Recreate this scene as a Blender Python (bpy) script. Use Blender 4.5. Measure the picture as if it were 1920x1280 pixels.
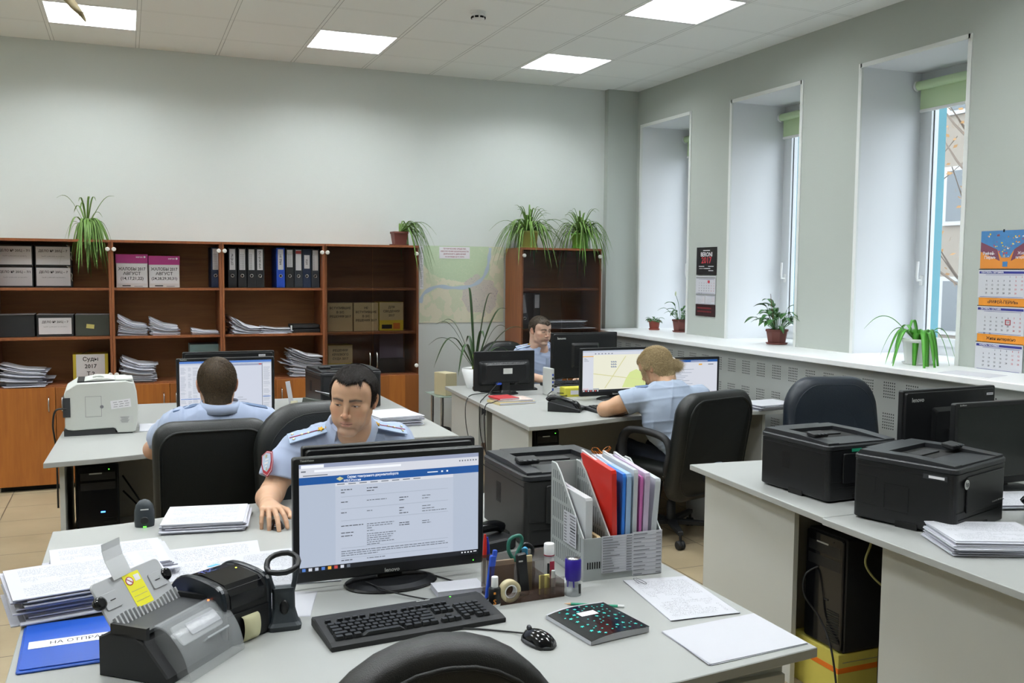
import bpy, bmesh, math, random
import numpy as np
from mathutils import Matrix, Vector, Euler
PI = math.pi
for _o in list(bpy.data.objects): bpy.data.objects.remove(_o)
SC = bpy.context.scene
COL = SC.collection
RND = random.Random(59)

# ------------------------------------------------------------ camera, world, exposure
CAM_Z = 1.65
cam_d = bpy.data.cameras.new('camera'); cam = bpy.data.objects.new('camera', cam_d); COL.objects.link(cam)
cam_d.lens = 33.008; cam_d.sensor_width = 36.0; cam_d.clip_start = .05; cam_d.clip_end = 200
yaw, pitch, roll = .38920, .07460, .00820
cy_, sy_, cp_, sp_ = math.cos(yaw), math.sin(yaw), math.cos(pitch), math.sin(pitch)
fv = Vector((sy_*cp_, cy_*cp_, -sp_)); rv = Vector((cy_, -sy_, 0)); uv_ = rv.cross(fv)
r2 = rv*math.cos(roll) + uv_*math.sin(roll); u2 = -rv*math.sin(roll) + uv_*math.cos(roll)
cam.matrix_world = Matrix(((r2.x, u2.x, -fv.x, 0), (r2.y, u2.y, -fv.y, 0), (r2.z, u2.z, -fv.z, CAM_Z), (0, 0, 0, 1)))
SC.camera = cam
W = bpy.data.worlds.new('overcast_sky'); SC.world = W; W.use_nodes = True
bgn = W.node_tree.nodes['Background']; bgn.inputs[0].default_value = (.82, .92, 1.0, 1); bgn.inputs[1].default_value = 4.2
SC.view_settings.view_transform = 'Standard'; SC.view_settings.look = 'None'
SC.view_settings.gamma = 1; SC.view_settings.use_curve_mapping = False
SC.view_settings.exposure = 0.0
LAMP = 56.0          # ceiling luminaire emission
SCR = 1.0            # computer screens
try:
    SC.cycles.use_denoising = True; SC.cycles.max_bounces = 8; SC.cycles.diffuse_bounces = 5
    SC.cycles.sample_clamp_indirect = 6; SC.cycles.caustics_reflective = False; SC.cycles.caustics_refractive = False
except Exception: pass

# ------------------------------------------------------------ materials
_M = {}
def hexc(h):
    h = h.lstrip('#'); c = [int(h[i:i+2], 16)/255 for i in (0, 2, 4)]
    return tuple((x/12.92 if x <= .04045 else ((x+.055)/1.055)**2.4) for x in c)
def C_(c): return tuple(hexc(c)) if isinstance(c, str) else tuple(c[:3])
def mat(name, col='808080', rough=.5, metal=0, bump=0, bscale=60, var=0, vscale=8, alpha=None, coat=0, trans=0, ior=1.45, sheen=0, sss=0, spec=.5):
    if name in _M: return _M[name]
    m = bpy.data.materials.new(name); m.use_nodes = True; nt = m.node_tree; b = nt.nodes['Principled BSDF']
    c = C_(col); b.inputs['Base Color'].default_value = (*c, 1); b.inputs['Roughness'].default_value = rough
    b.inputs['Metallic'].default_value = metal; b.inputs['Coat Weight'].default_value = coat
    b.inputs['IOR'].default_value = ior; b.inputs['Transmission Weight'].default_value = trans
    b.inputs['Specular IOR Level'].default_value = spec
    if sheen: b.inputs['Sheen Weight'].default_value = sheen
    if alpha is not None: b.inputs['Alpha'].default_value = alpha
    if sss: b.inputs['Subsurface Weight'].default_value = sss; b.inputs['Subsurface Radius'].default_value = (.012, .005, .003)
    if bump or var:
        tc = nt.nodes.new('ShaderNodeTexCoord')
    if bump:
        n = nt.nodes.new('ShaderNodeTexNoise'); n.inputs['Scale'].default_value = bscale; n.inputs['Detail'].default_value = 3
        bp = nt.nodes.new('ShaderNodeBump'); bp.inputs['Strength'].default_value = bump; bp.inputs['Distance'].default_value = .004
        nt.links.new(tc.outputs['Object'], n.inputs['Vector']); nt.links.new(n.outputs['Fac'], bp.inputs['Height']); nt.links.new(bp.outputs['Normal'], b.inputs['Normal'])
    if var:
        n = nt.nodes.new('ShaderNodeTexNoise'); n.inputs['Scale'].default_value = vscale; n.inputs['Detail'].default_value = 4
        mx = nt.nodes.new('ShaderNodeMix'); mx.data_type = 'RGBA'
        mx.inputs['A'].default_value = (*[x*(1-var) for x in c], 1); mx.inputs['B'].default_value = (*[min(1, x*(1+var)) for x in c], 1)
        nt.links.new(tc.outputs['Object'], n.inputs['Vector']); nt.links.new(n.outputs['Fac'], mx.inputs['Factor']); nt.links.new(mx.outputs['Result'], b.inputs['Base Color'])
    _M[name] = m; return m
def emis(name, col, s):
    if name in _M: return _M[name]
    m = bpy.data.materials.new(name); m.use_nodes = True; nt = m.node_tree
    b = nt.nodes['Principled BSDF']; b.inputs['Base Color'].default_value = (.02, .02, .02, 1); b.inputs['Roughness'].default_value = .35
    b.inputs['Emission Color'].default_value = (*C_(col), 1); b.inputs['Emission Strength'].default_value = s
    _M[name] = m; return m
class NT:
    """tiny helper for node trees"""
    def __init__(s, name, rough=.5, **kw):
        s.m = mat(name, 'ffffff', rough, **kw); s.nt = s.m.node_tree; s.b = s.nt.nodes['Principled BSDF']
    def n(s, t, **kw):
        n = s.nt.nodes.new('ShaderNode'+t)
        for k, v in kw.items(): setattr(n, k, v)
        return n
    def l(s, a, b): s.nt.links.new(a, b)
    def math(s, op, a, b=None, c=None):
        n = s.n('Math', operation=op)
        for i, v in enumerate((a, b, c)):
            if v is None: continue
            if hasattr(v, 'is_output'): s.l(v, n.inputs[i])
            else: n.inputs[i].default_value = v
        return n.outputs[0]
    def mix(s, fac, a, b):
        n = s.n('Mix', data_type='RGBA')
        for k, v in (('Factor', fac), ('A', a), ('B', b)):
            if hasattr(v, 'is_output'): s.l(v, n.inputs[k])
            else: n.inputs[k].default_value = v if k == 'Factor' else (*C_(v), 1)
        return n.outputs['Result']
    def obj_xyz(s, mode='Object'):
        tc = s.n('TexCoord'); sp = s.n('SeparateXYZ'); s.l(tc.outputs[mode], sp.inputs[0]); return tc.outputs[mode], sp.outputs
def wood_mat(name, c1, c2, c3, axis='z', rough=.42):
    t = NT(name, rough, spec=.35); co, x = t.obj_xyz()
    mp = t.n('Mapping'); t.l(co, mp.inputs[0]); mp.inputs['Scale'].default_value = (14, 14, 1.1) if axis == 'z' else (1.1, 14, 14)
    n1 = t.n('TexNoise'); n1.inputs['Scale'].default_value = 3; n1.inputs['Detail'].default_value = 6; n1.inputs['Distortion'].default_value = .6; t.l(mp.outputs[0], n1.inputs['Vector'])
    f1 = t.math('MULTIPLY', t.math('SUBTRACT', n1.outputs['Fac'], .35), 2.2); 
    a = t.mix(f1, c1, c2)
    # glued lamella stripes of slightly different tone
    fl = t.math('FLOOR', t.math('MULTIPLY', x[0] if axis == 'z' else x[2], 7.3)); wn = t.n('TexWhiteNoise', noise_dimensions='1D'); t.l(fl, wn.inputs['W'])
    b = t.mix(t.math('MULTIPLY', wn.outputs['Value'], .8), a, c3)
    t.l(b, t.b.inputs['Base Color']); return t.m
WOOD = wood_mat('cherry_laminate', 'a3642c', '915425', '6a3f22')
WOODH = wood_mat('cherry_laminate_horizontal', '98683f', '7a5031', '885a38', 'x')
WOODD = wood_mat('dark_cherry_edge', '8c5533', '70432a', '7d4a2e')
DESK = mat('light_grey_laminate', 'a3a5a2', .38, bump=.02, bscale=400)
PANEL = mat('grey_desk_panel', 'bcbeb9', .5, var=.015, vscale=300)
PANELD = mat('grey_modesty_panel', 'a3a29a', .55)
PAPER = mat('white_paper', 'c4c5cb', .8)
PAPERG = mat('white_paper_edges', 'bfc0ca', .85, var=.10, vscale=90)
BLACK = mat('black_plastic', '121315', .38, bump=.05, bscale=500)
BLACKM = mat('matte_black_plastic', '17181a', .6, bump=.08, bscale=700)
GLOSSB = mat('glossy_black_plastic', '0c0d10', .12)
DGREY = mat('dark_grey_plastic', '2b2d30', .5)
SLOT = mat('dark_recess', '050505', .8)
LGREY = mat('light_grey_plastic', 'c6c8c5', .42)
WHITE = mat('white_plastic', 'e8e9e8', .35)
CHROME = mat('brushed_steel', 'c4c4c4', .25, metal=1)
LEATHER = mat('black_leather', '0e1110', .42, bump=.25, bscale=260)
LEATHERB = mat('blue_black_leather', '161e28', .4, bump=.22, bscale=260)
INK = mat('black_ink', '1c1c20', .7)
INKG = mat('grey_ink', '77777c', .7)
CLEAR = mat('clear_smoky_plastic', 'd8dcde', .12, alpha=.35)
SMOKE = mat('brown_smoky_plastic', '5c453a', .1, alpha=.42)
CABLE = mat('cable_black', '0b0b0c', .5)

def text_paper(name, rows=46, cols=110, dens=.5, base='c4c5cb', ink='989aa2', mx=.09, my=.07):
    """printed lines of words over the sheet's own UV"""
    t = NT(name, .8); uv, x = t.obj_xyz('UV')
    v = t.math('MULTIPLY', x[1], rows); fv_ = t.math('FRACT', v); li = t.math('FLOOR', v)
    band = t.math('LESS_THAN', fv_, .42)
    cm = t.n('CombineXYZ'); t.l(t.math('MULTIPLY', x[0], cols), cm.inputs[0]); t.l(t.math('MULTIPLY', li, 7.31), cm.inputs[1])
    nz = t.n('TexNoise'); nz.inputs['Scale'].default_value = 1.0; nz.inputs['Detail'].default_value = 1; t.l(cm.outputs[0], nz.inputs['Vector'])
    words = t.math('LESS_THAN', nz.outputs['Fac'], dens)
    cm2 = t.n('CombineXYZ'); t.l(t.math('MULTIPLY', x[0], 1.3), cm2.inputs[0]); t.l(t.math('MULTIPLY', t.math('FLOOR', t.math('MULTIPLY', li, .34)), 3.17), cm2.inputs[1])
    nb = t.n('TexNoise'); nb.inputs['Scale'].default_value = 1.6; t.l(cm2.outputs[0], nb.inputs['Vector'])
    blk = t.math('GREATER_THAN', nb.outputs['Fac'], .44)
    m = t.math('MULTIPLY', t.math('MULTIPLY', band, words), blk)
    for o, g in ((x[0], mx), (x[1], my)):
        m = t.math('MULTIPLY', m, t.math('MULTIPLY', t.math('GREATER_THAN', o, g), t.math('LESS_THAN', o, 1-g)))
    t.l(t.mix(m, base, ink), t.b.inputs['Base Color']); return t.m
TXT = text_paper('printed_page')
TXT2 = text_paper('printed_form', 44, 120, .47, 'c4c5cb', '8a8b93')

# ------------------------------------------------------------ mesh builder
def rrect(w, h, r, n=4, cx=0, cy=0):
    r = min(r, w/2-1e-5, h/2-1e-5)
    if r <= 1e-5: return [(cx-w/2, cy-h/2), (cx+w/2, cy-h/2), (cx+w/2, cy+h/2), (cx-w/2, cy+h/2)]
    P = []
    for qx, qy, a0 in ((1, -1, -PI/2), (1, 1, 0), (-1, 1, PI/2), (-1, -1, PI)):
        for i in range(n+1):
            a = a0 + PI/2*i/n
            P.append((cx+qx*(w/2-r)+r*math.cos(a), cy+qy*(h/2-r)+r*math.sin(a)))
    return P
def ellipse(a, b, n=24, cx=0, cy=0): return [(cx+a*math.cos(2*PI*i/n), cy+b*math.sin(2*PI*i/n)) for i in range(n)]
def spline(pts, n=8):
    P = [Vector(p) for p in pts]
    if len(P) < 3: return P
    out = []
    for i in range(len(P)-1):
        p0 = P[max(i-1, 0)]; p1 = P[i]; p2 = P[i+1]; p3 = P[min(i+2, len(P)-1)]
        for k in range(n):
            t = k/n
            out.append(.5*((2*p1)+(-p0+p2)*t+(2*p0-5*p1+4*p2-p3)*t*t+(-p0+3*p1-3*p2+p3)*t**3))
    out.append(P[-1]); return out
_TX = {}
def text_geo(s, font_bold=False):
    k = (s, font_bold)
    if k in _TX: return _TX[k]
    cu = bpy.data.curves.new('t', 'FONT'); cu.body = s; cu.resolution_u = 2; cu.size = 1; cu.align_x = 'CENTER'; cu.align_y = 'CENTER'
    if font_bold: cu.offset = .018
    o = bpy.data.objects.new('t', cu); COL.objects.link(o)
    dg = bpy.context.evaluated_depsgraph_get(); me = o.evaluated_get(dg).to_mesh()
    V = [v.co.copy() for v in me.vertices]; Fc = [tuple(p.vertices) for p in me.polygons]
    o.evaluated_get(dg).to_mesh_clear(); bpy.data.objects.remove(o); bpy.data.curves.remove(cu)
    _TX[k] = (V, Fc); return _TX[k]
class MB:
    def __init__(s): s.v = []; s.f = []; s.mi = []; s.sm = []; s.uv = {}; s.mats = []; s.T = [Matrix.Identity(4)]
    def push(s, loc=(0, 0, 0), rot=(0, 0, 0), sc=1):
        S = Matrix.Diagonal((*((sc,)*3 if not hasattr(sc, '__len__') else sc), 1))
        s.T.append(s.T[-1] @ Matrix.Translation(loc) @ Euler(rot).to_matrix().to_4x4() @ S); return s
    def pop(s): s.T.pop(); return s
    def m(s, mt):
        if mt not in s.mats: s.mats.append(mt)
        return s.mats.index(mt)
    def add(s, V, F, mt, sm=False, uvs=None):
        b = len(s.v); T = s.T[-1]; i = s.m(mt)
        s.v.extend(T @ Vector(p) for p in V)
        for k, f in enumerate(F):
            if uvs: s.uv[len(s.f)] = uvs[k]
            s.f.append(tuple(b+j for j in f)); s.mi.append(i); s.sm.append(sm)
        return s
    def box(s, cx, cy, cz, sx, sy, sz, mt):
        x0, x1, y0, y1, z0, z1 = cx-sx/2, cx+sx/2, cy-sy/2, cy+sy/2, cz-sz/2, cz+sz/2
        return s.add([(x0, y0, z0), (x1, y0, z0), (x1, y1, z0), (x0, y1, z0), (x0, y0, z1), (x1, y0, z1), (x1, y1, z1), (x0, y1, z1)],
                     [(0, 3, 2, 1), (4, 5, 6, 7), (0, 1, 5, 4), (1, 2, 6, 5), (2, 3, 7, 6), (3, 0, 4, 7)], mt)
    def bx(s, x0, x1, y0, y1, z0, z1, mt): return s.box((x0+x1)/2, (y0+y1)/2, (z0+z1)/2, abs(x1-x0), abs(y1-y0), abs(z1-z0), mt)
    def rings(s, R, mt, sm=True, caps=True, closed=True):
        n = len(R[0]); V = [p for r in R for p in r]; F = []
        for k in range(len(R)-1):
            for i in range(n if closed else n-1):
                j = (i+1) % n; F.append((k*n+i, k*n+j, (k+1)*n+j, (k+1)*n+i))
        s.add(V, F, mt, sm)
        if caps and closed:
            s.add(R[0], [tuple(range(n-1, -1, -1))], mt); s.add(R[-1], [tuple(range(n))], mt)
        return s
    def prism(s, P, z0, z1, mt, ch=0, sm=False, plane='xy', mt2=None):
        """outline P extruded z0..z1 (plane xy, xz: extruded along y, yz: extruded along x), edges chamfered by ch"""
        def conv(x, y, z): return (x, y, z) if plane == 'xy' else ((x, z, y) if plane == 'xz' else (z, x, y))
        n = len(P)
        def inset(d):
            out = []
            ar = sum(P[i][0]*P[(i+1) % n][1]-P[(i+1) % n][0]*P[i][1] for i in range(n)); sg = 1 if ar > 0 else -1
            for i in range(n):
                a, b, c = Vector(P[i-1]), Vector(P[i]), Vector(P[(i+1) % n])
                e1 = (b-a); e2 = (c-b)
                e1 = e1.normalized() if e1.length > 1e-9 else Vector((1, 0)); e2 = e2.normalized() if e2.length > 1e-9 else e1
                n1 = Vector((-e1.y, e1.x))*sg; n2 = Vector((-e2.y, e2.x))*sg; m_ = (n1+n2)
                m_ = m_.normalized() if m_.length > 1e-6 else n1
                k = d/max(.4, m_.dot(n1)); out.append((b.x+m_.x*k, b.y+m_.y*k))
            return out
        if ch: Q = inset(ch); R = [[(x, y, z0) for x, y in Q], [(x, y, z0+ch) for x, y in P], [(x, y, z1-ch) for x, y in P], [(x, y, z1) for x, y in Q]]
        else: R = [[(x, y, z0) for x, y in P], [(x, y, z1) for x, y in P]]
        V = [conv(*p) for r in R for p in r]; F = []
        for k in range(len(R)-1):
            for i in range(n):
                j = (i+1) % n; F.append((k*n+i, k*n+j, (k+1)*n+j, (k+1)*n+i))
        L = len(R)-1
        s.add(V, F, mt, sm); s.add(V[:n], [tuple(range(n-1, -1, -1))], mt2 or mt); s.add(V[L*n:], [tuple(range(n))], mt2 or mt)
        return s
    def rbox(s, cx, cy, cz, sx, sy, sz, mt, r=.01, ch=.003, n=4, plane='xy'):
        if plane == 'xy': return s.prism(rrect(sx, sy, r, n, cx, cy), cz-sz/2, cz+sz/2, mt, ch)
        if plane == 'xz': return s.prism(rrect(sx, sz, r, n, cx, cz), cy-sy/2, cy+sy/2, mt, ch, plane='xz')
        return s.prism(rrect(sy, sz, r, n, cy, cz), cx-sx/2, cx+sx/2, mt, ch, plane='yz')
    def lathe(s, prof, mt, n=24, cx=0, cy=0, cz=0, sm=True, caps=True):
        return s.rings([[(cx+r*math.cos(2*PI*i/n), cy+r*math.sin(2*PI*i/n), cz+z) for i in range(n)] for r, z in prof], mt, sm, caps)
    def tube(s, pts, r, mt, n=8, sub=0, rr=None, flat=1):
        P = spline(pts, sub) if sub else [Vector(p) for p in pts]
        R = []; up = None
        for i, p in enumerate(P):
            d = (P[min(i+1, len(P)-1)]-P[max(i-1, 0)]); d = d.normalized() if d.length > 1e-9 else Vector((0, 0, 1))
            if up is None:
                up = Vector((0, 0, 1)) if abs(d.z) < .9 else Vector((1, 0, 0))
            a = d.cross(up); a = a.normalized() if a.length > 1e-6 else Vector((1, 0, 0)); b = a.cross(d).normalized(); up = b
            q = r if rr is None else rr[min(len(rr)-1, int(i/(max(1, len(P)-1))*(len(rr)-1)+.5))]
            R.append([p+(a*math.cos(2*PI*k/n)+b*flat*math.sin(2*PI*k/n))*q for k in range(n)])
        return s.rings(R, mt)
    def sphere(s, c, r, mt, n=16, k=10):
        rx, ry, rz = (r, r, r) if not hasattr(r, '__len__') else r
        R = []
        for j in range(k+1):
            a = -PI/2+PI*j/k; q = max(math.cos(a), .02)
            R.append([(c[0]+rx*q*math.cos(2*PI*i/n), c[1]+ry*q*math.sin(2*PI*i/n), c[2]+rz*math.sin(a)) for i in range(n)])
        return s.rings(R, mt)
    def quad(s, a, b, c, d, mt):
        return s.add([a, b, c, d], [(0, 1, 2, 3)], mt, uvs=[[(0, 0), (1, 0), (1, 1), (0, 1)]])
    def slab(s, a, b, c, d, th, mt, top=None):
        """quad a b c d (counter-clockwise from above) with thickness th downwards; UV on top"""
        n = (Vector(b)-Vector(a)).cross(Vector(d)-Vector(a)).normalized()*th
        lo = [Vector(p)-n for p in (a, b, c, d)]; V = [Vector(p) for p in (a, b, c, d)]+lo
        s.add(V, [(0, 1, 2, 3)], top or mt, uvs=[[(0, 0), (1, 0), (1, 1), (0, 1)]])
        return s.add(V, [(7, 6, 5, 4), (0, 4, 5, 1), (1, 5, 6, 2), (2, 6, 7, 3), (3, 7, 4, 0)], mt)
    def text(s, t, size, mt, loc, rot=(0, 0, 0), bold=False, sx=1, maxw=None):
        V, F = text_geo(t, bold)
        if not V: return s
        k = size
        if maxw:
            w = max(v.x for v in V)-min(v.x for v in V)
            if w*size*sx > maxw: sx = maxw/(w*size)
        s.push(loc, rot, (k*sx, k, 1)); s.add([(v.x, v.y, 0) for v in V], F, mt); s.pop(); return s
    def build(s, name, parent=None, loc=None, rz=0, kind=None, label=None):
        me = bpy.data.meshes.new(name); me.from_pydata([tuple(v) for v in s.v], [], s.f)
        for m_ in s.mats: me.materials.append(m_)
        me.polygons.foreach_set('material_index', s.mi); me.polygons.foreach_set('use_smooth', s.sm)
        if s.uv:
            ul = me.uv_layers.new(name='UVMap')
            for fi, uvs in s.uv.items():
                p = me.polygons[fi]
                for k, li in enumerate(p.loop_indices): ul.data[li].uv = uvs[k]
        me.update()
        o = bpy.data.objects.new(name, me); COL.objects.link(o)
        if parent: o.parent = parent
        if loc is not None: o.location = loc
        if rz: o.rotation_euler.z = rz
        if kind: o['kind'] = kind
        if label: o['label'] = label
        return o
TXZ = (PI/2, 0, 0)            # text on a face looking towards -Y
def thing(name, label, cat, loc=(0, 0, 0), rz=0, group=None):
    o = bpy.data.objects.new(name, None); o.empty_display_size = .05; COL.objects.link(o); o.location = loc; o.rotation_euler = (0, 0, rz)
    o['label'] = label; o['category'] = cat
    if group: o['group'] = group
    return o
def tag(o, label, cat, group=None, kind=None):
    if kind != 'structure': o['label'] = label; o['category'] = cat
    if group: o['group'] = group
    if kind: o['kind'] = kind
    return o
def struct(name, mb, parent=None, loc=None):
    o = mb.build(name, parent, loc)
    if not parent: o['kind'] = 'structure'
    return o
def copy_tree(o, parent=None, **kw):
    c = o.copy(); COL.objects.link(c)
    if parent: c.parent = parent
    for ch in list(o.children): copy_tree(ch, c)
    return c
def dup(o, loc, rz, label, group=None):
    c = copy_tree(o); c.location = loc; c.rotation_euler = (0, 0, rz); c['label'] = label
    if group: c['group'] = group
    return c
# ------------------------------------------------------------ the room
XW, YW, ZC = 4.574, 8.083, 3.373
XL, YB = -3.6, -1.9
def wall_mat(name, c):
    t = NT(name, .85); co, x = t.obj_xyz()
    mp = t.n('Mapping'); t.l(co, mp.inputs[0]); mp.inputs['Scale'].default_value = (90, 90, 260)
    n1 = t.n('TexNoise'); n1.inputs['Scale'].default_value = 1; n1.inputs['Detail'].default_value = 4; t.l(mp.outputs[0], n1.inputs['Vector'])
    bp = t.n('Bump'); bp.inputs['Strength'].default_value = .12; bp.inputs['Distance'].default_value = .003
    t.l(n1.outputs['Fac'], bp.inputs['Height']); t.l(bp.outputs[0], t.b.inputs['Normal'])
    a = [x_*.97 for x_ in C_(c)]; t.l(t.mix(n1.outputs['Fac'], tuple(a), c), t.b.inputs['Base Color']); return t.m
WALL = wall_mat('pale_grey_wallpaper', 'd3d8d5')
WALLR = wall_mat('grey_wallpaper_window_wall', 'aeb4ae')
REV = mat('white_reveal_panel', 'e4e6e9', .6)
TRIMW = mat('pale_corner_trim', 'dfe2e0', .5)
# floor: large beige-brown tiles
t = NT('beige_floor_tiles', .33); co, x = t.obj_xyz()
br = t.n('TexBrick', offset=0.0, squash=1.0); br.inputs['Scale'].default_value = 1; br.inputs['Mortar Size'].default_value = .0035
br.inputs['Brick Width'].default_value = .4; br.inputs['Row Height'].default_value = .4; br.inputs['Mortar Smooth'].default_value = .1
nz = t.n('TexNoise'); nz.inputs['Scale'].default_value = 3.2; nz.inputs['Detail'].default_value = 7; t.l(co, nz.inputs['Vector']); t.l(co, br.inputs['Vector'])
base = t.mix(nz.outputs['Fac'], '8f7e63', 'b5a688'); t.l(base, br.inputs['Color1']); t.l(base, br.inputs['Color2']); br.inputs['Mortar'].default_value = (*C_('5d5344'), 1)
t.l(br.outputs['Color'], t.b.inputs['Base Color'])
FLOORM = t.m
# ceiling: 600 mm mineral tiles in a lay-in grid
t = NT('ceiling_tiles', .9); co, x = t.obj_xyz()
def near_grid(o, off, w):
    q = t.math('SUBTRACT', o, off); q = t.math('DIVIDE', q, .6); q = t.math('FRACT', t.math('ADD', q, 100.0))
    q = t.math('MINIMUM', q, t.math('SUBTRACT', 1.0, q)); return q
gx = near_grid(x[0], -.4857, 0); gy = near_grid(x[1], 7.5069, 0)
g = t.math('MINIMUM', gx, gy)
line = t.math('LESS_THAN', t.math('ABSOLUTE', t.math('SUBTRACT', gx, .021)), .0035)
line2 = t.math('LESS_THAN', t.math('ABSOLUTE', t.math('SUBTRACT', gy, .021)), .003)
lm = t.math('MAXIMUM', line, t.math('MULTIPLY', line2, .7))
nzb = t.n('TexNoise'); nzb.inputs['Scale'].default_value = 1.1; t.l(co, nzb.inputs['Vector'])
lm = t.math('MULTIPLY', lm, t.math('MULTIPLY', nzb.outputs['Fac'], 1.25))
t.l(t.mix(lm, 'f0f2f0', '777c79'), t.b.inputs['Base Color'])
nz = t.n('TexNoise'); nz.inputs['Scale'].default_value = 350; t.l(co, nz.inputs['Vector']); bp = t.n('Bump'); bp.inputs['Strength'].default_value = .15; bp.inputs['Distance'].default_value = .002
t.l(nz.outputs['Fac'], bp.inputs['Height']); t.l(bp.outputs[0], t.b.inputs['Normal'])
CEILM = t.m
struct('floor', MB().bx(XL-.2, XW+.7, YB-.2, YW+.2, -.1, 0, FLOORM))
LX = [-2.2857, -.4857, 1.3143, 3.1143]; LY = [2.1069, 3.9069, 5.7069, 7.5069]      # left and far edges of the luminaire tiles
m = MB()
xs = sorted(set([XL-.2, XW+.7]+[v for a in LX for v in (a, a+.6)])); ys = sorted(set([YB-.2, YW+.2]+[v for b in LY for v in (b-.6, b)]))
for i in range(len(xs)-1):
    for j in range(len(ys)-1):
        xc, yc = (xs[i]+xs[i+1])/2, (ys[j]+ys[j+1])/2
        if any(a < xc < a+.6 for a in LX) and any(b-.6 < yc < b for b in LY): continue
        m.bx(xs[i], xs[i+1], ys[j], ys[j+1], ZC, ZC+.012, CEILM)
m.bx(XL-.2, XW+.7, YB-.2, YW+.2, ZC+.2, ZC+.3, SLOT)
struct('ceiling', m)
struct('wall_back', MB().bx(XL, XW+.65, YW, YW+.2, 0, ZC+.2, WALL))
struct('wall_left', MB().bx(XL-.15, XL, YB, YW, 0, ZC+.2, WALL))
struct('wall_front', MB().bx(XL, XW+.65, YB-.15, YB, 0, ZC+.2, WALL))
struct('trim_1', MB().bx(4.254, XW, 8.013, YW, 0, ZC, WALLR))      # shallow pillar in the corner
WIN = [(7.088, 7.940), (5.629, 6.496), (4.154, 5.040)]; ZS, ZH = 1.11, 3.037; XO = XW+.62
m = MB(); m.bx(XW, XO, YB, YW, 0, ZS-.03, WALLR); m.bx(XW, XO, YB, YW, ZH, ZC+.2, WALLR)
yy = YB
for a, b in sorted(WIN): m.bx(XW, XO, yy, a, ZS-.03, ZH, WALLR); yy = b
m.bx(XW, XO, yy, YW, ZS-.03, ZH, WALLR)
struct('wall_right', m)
GLASS = mat('window_glass', 'ffffff', .02, alpha=.06)
SASH = mat('white_window_frame', 'd5d9dc', .3)
BLIND = mat('green_roller_blind', 'c0d6ae', .7)
for i, (a, b) in enumerate(WIN):
    w = bpy.data.objects.new('window_%d' % (i+1), None); COL.objects.link(w); w.location = (XW, (a+b)/2, ZS); w['kind'] = 'structure'
    hw = (b-a)/2; H = ZH-ZS; D = .60
    # corner beads round the opening and white reveal linings
    m = MB(); tw = .028
    m.bx(-.006, .01, -hw-tw*.5, -hw+tw*.5, 0, H+tw*.5, TRIMW); m.bx(-.006, .01, hw-tw*.5, hw+tw*.5, 0, H+tw*.5, TRIMW); m.bx(-.006, .01, -hw, hw, H-tw*.5, H+tw*.5, TRIMW)
    m.build('corner_trim', w)
    m = MB(); m.bx(.011, D-.03, -hw, -hw+.006, 0, H, REV); m.bx(.011, D-.03, hw-.006, hw, 0, H, REV); m.bx(.011, D-.03, -hw+.006, hw-.006, H-.006, H, REV)
    m.build('reveal_lining', w)
    m = MB(); fw = .065; x0, x1 = D-.07, D-.01
    h2 = hw-.006
    m.bx(x0, x1, -h2, -h2+fw, 0, H-.006, SASH); m.bx(x0, x1, h2-fw, h2, 0, H-.006, SASH); m.bx(x0, x1, -h2+fw, h2-fw, 0, fw, SASH); m.bx(x0, x1, -h2+fw, h2-fw, H-.006-fw, H-.006, SASH)
    m.build('frame', w)
    m = MB(); g2 = h2-fw; sw = .05; x0, x1 = D-.085, D-.02; z0, z1 = fw-.005, H-.006-fw+.005
    m.bx(x0, x1, -g2-.01, -g2+sw, z0, z1, SASH); m.bx(x0, x1, g2-sw, g2+.01, z0, z1, SASH); m.bx(x0, x1, -g2+sw, g2-sw, z0, z0+sw, SASH); m.bx(x0, x1, -g2+sw, g2-sw, z1-sw, z1, SASH)
    gk = mat('dark_window_gasket', '3a3d40', .6); m.bx(x0+.02, x0+.024, -g2+sw, -g2+sw+.006, z0+sw, z1-sw, gk); m.bx(x0+.02, x0+.024, g2-sw-.006, g2-sw, z0+sw, z1-sw, gk)
    sash = m.build('sash', w)
    m = MB(); m.bx(D-.055, D-.05, -g2+sw, g2-sw, z0+sw, z1-sw, GLASS); m.build('pane', w)
    m = MB(); m.rbox(x0-.006, g2-sw/2+.005, 0, .012, .026, .07, WHITE, .006, .002, plane='yz'); m.tube([(x0-.012, g2-sw/2+.005, .0), (x0-.04, g2-sw/2+.005, .0), (x0-.045, g2-sw/2+.005, .03), (x0-.045, g2-sw/2-.0, .13)], .009, WHITE, 8)
    h = m.build('window_handle', w); h.location = (0, 0, .5)
    m = MB(); m.push((x0-.04, 0, H-.10), (PI/2, 0, 0)); m.lathe([(.03, -h2+.03), (.03, h2-.03)], BLIND, 20); m.pop()
    m.push((x0-.04, 0, H-.10), (PI/2, 0, 0)); m.lathe([(.036, -h2+.015), (.036, -h2+.03)], WHITE, 20); m.lathe([(.036, h2-.03), (.036, h2-.015)], WHITE, 20); m.pop()
    m.bx(x0-.026, x0-.022, -h2+.035, h2-.035, H-.27, H-.10, BLIND); m.rbox(x0-.024, 0, H-.27, .016, 2*h2-.07, .02, WHITE, .006, .002, plane='yz')
    m.build('roller_blind', w)
SILLM = mat('white_window_board', 'e6e8e8', .35)
struct('trim_2', MB().prism([(4.105, 1.2), (XW+.53, 1.2), (XW+.53, 8.0), (4.105, 8.0)], ZS-.036, ZS, SILLM, .004))
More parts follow.
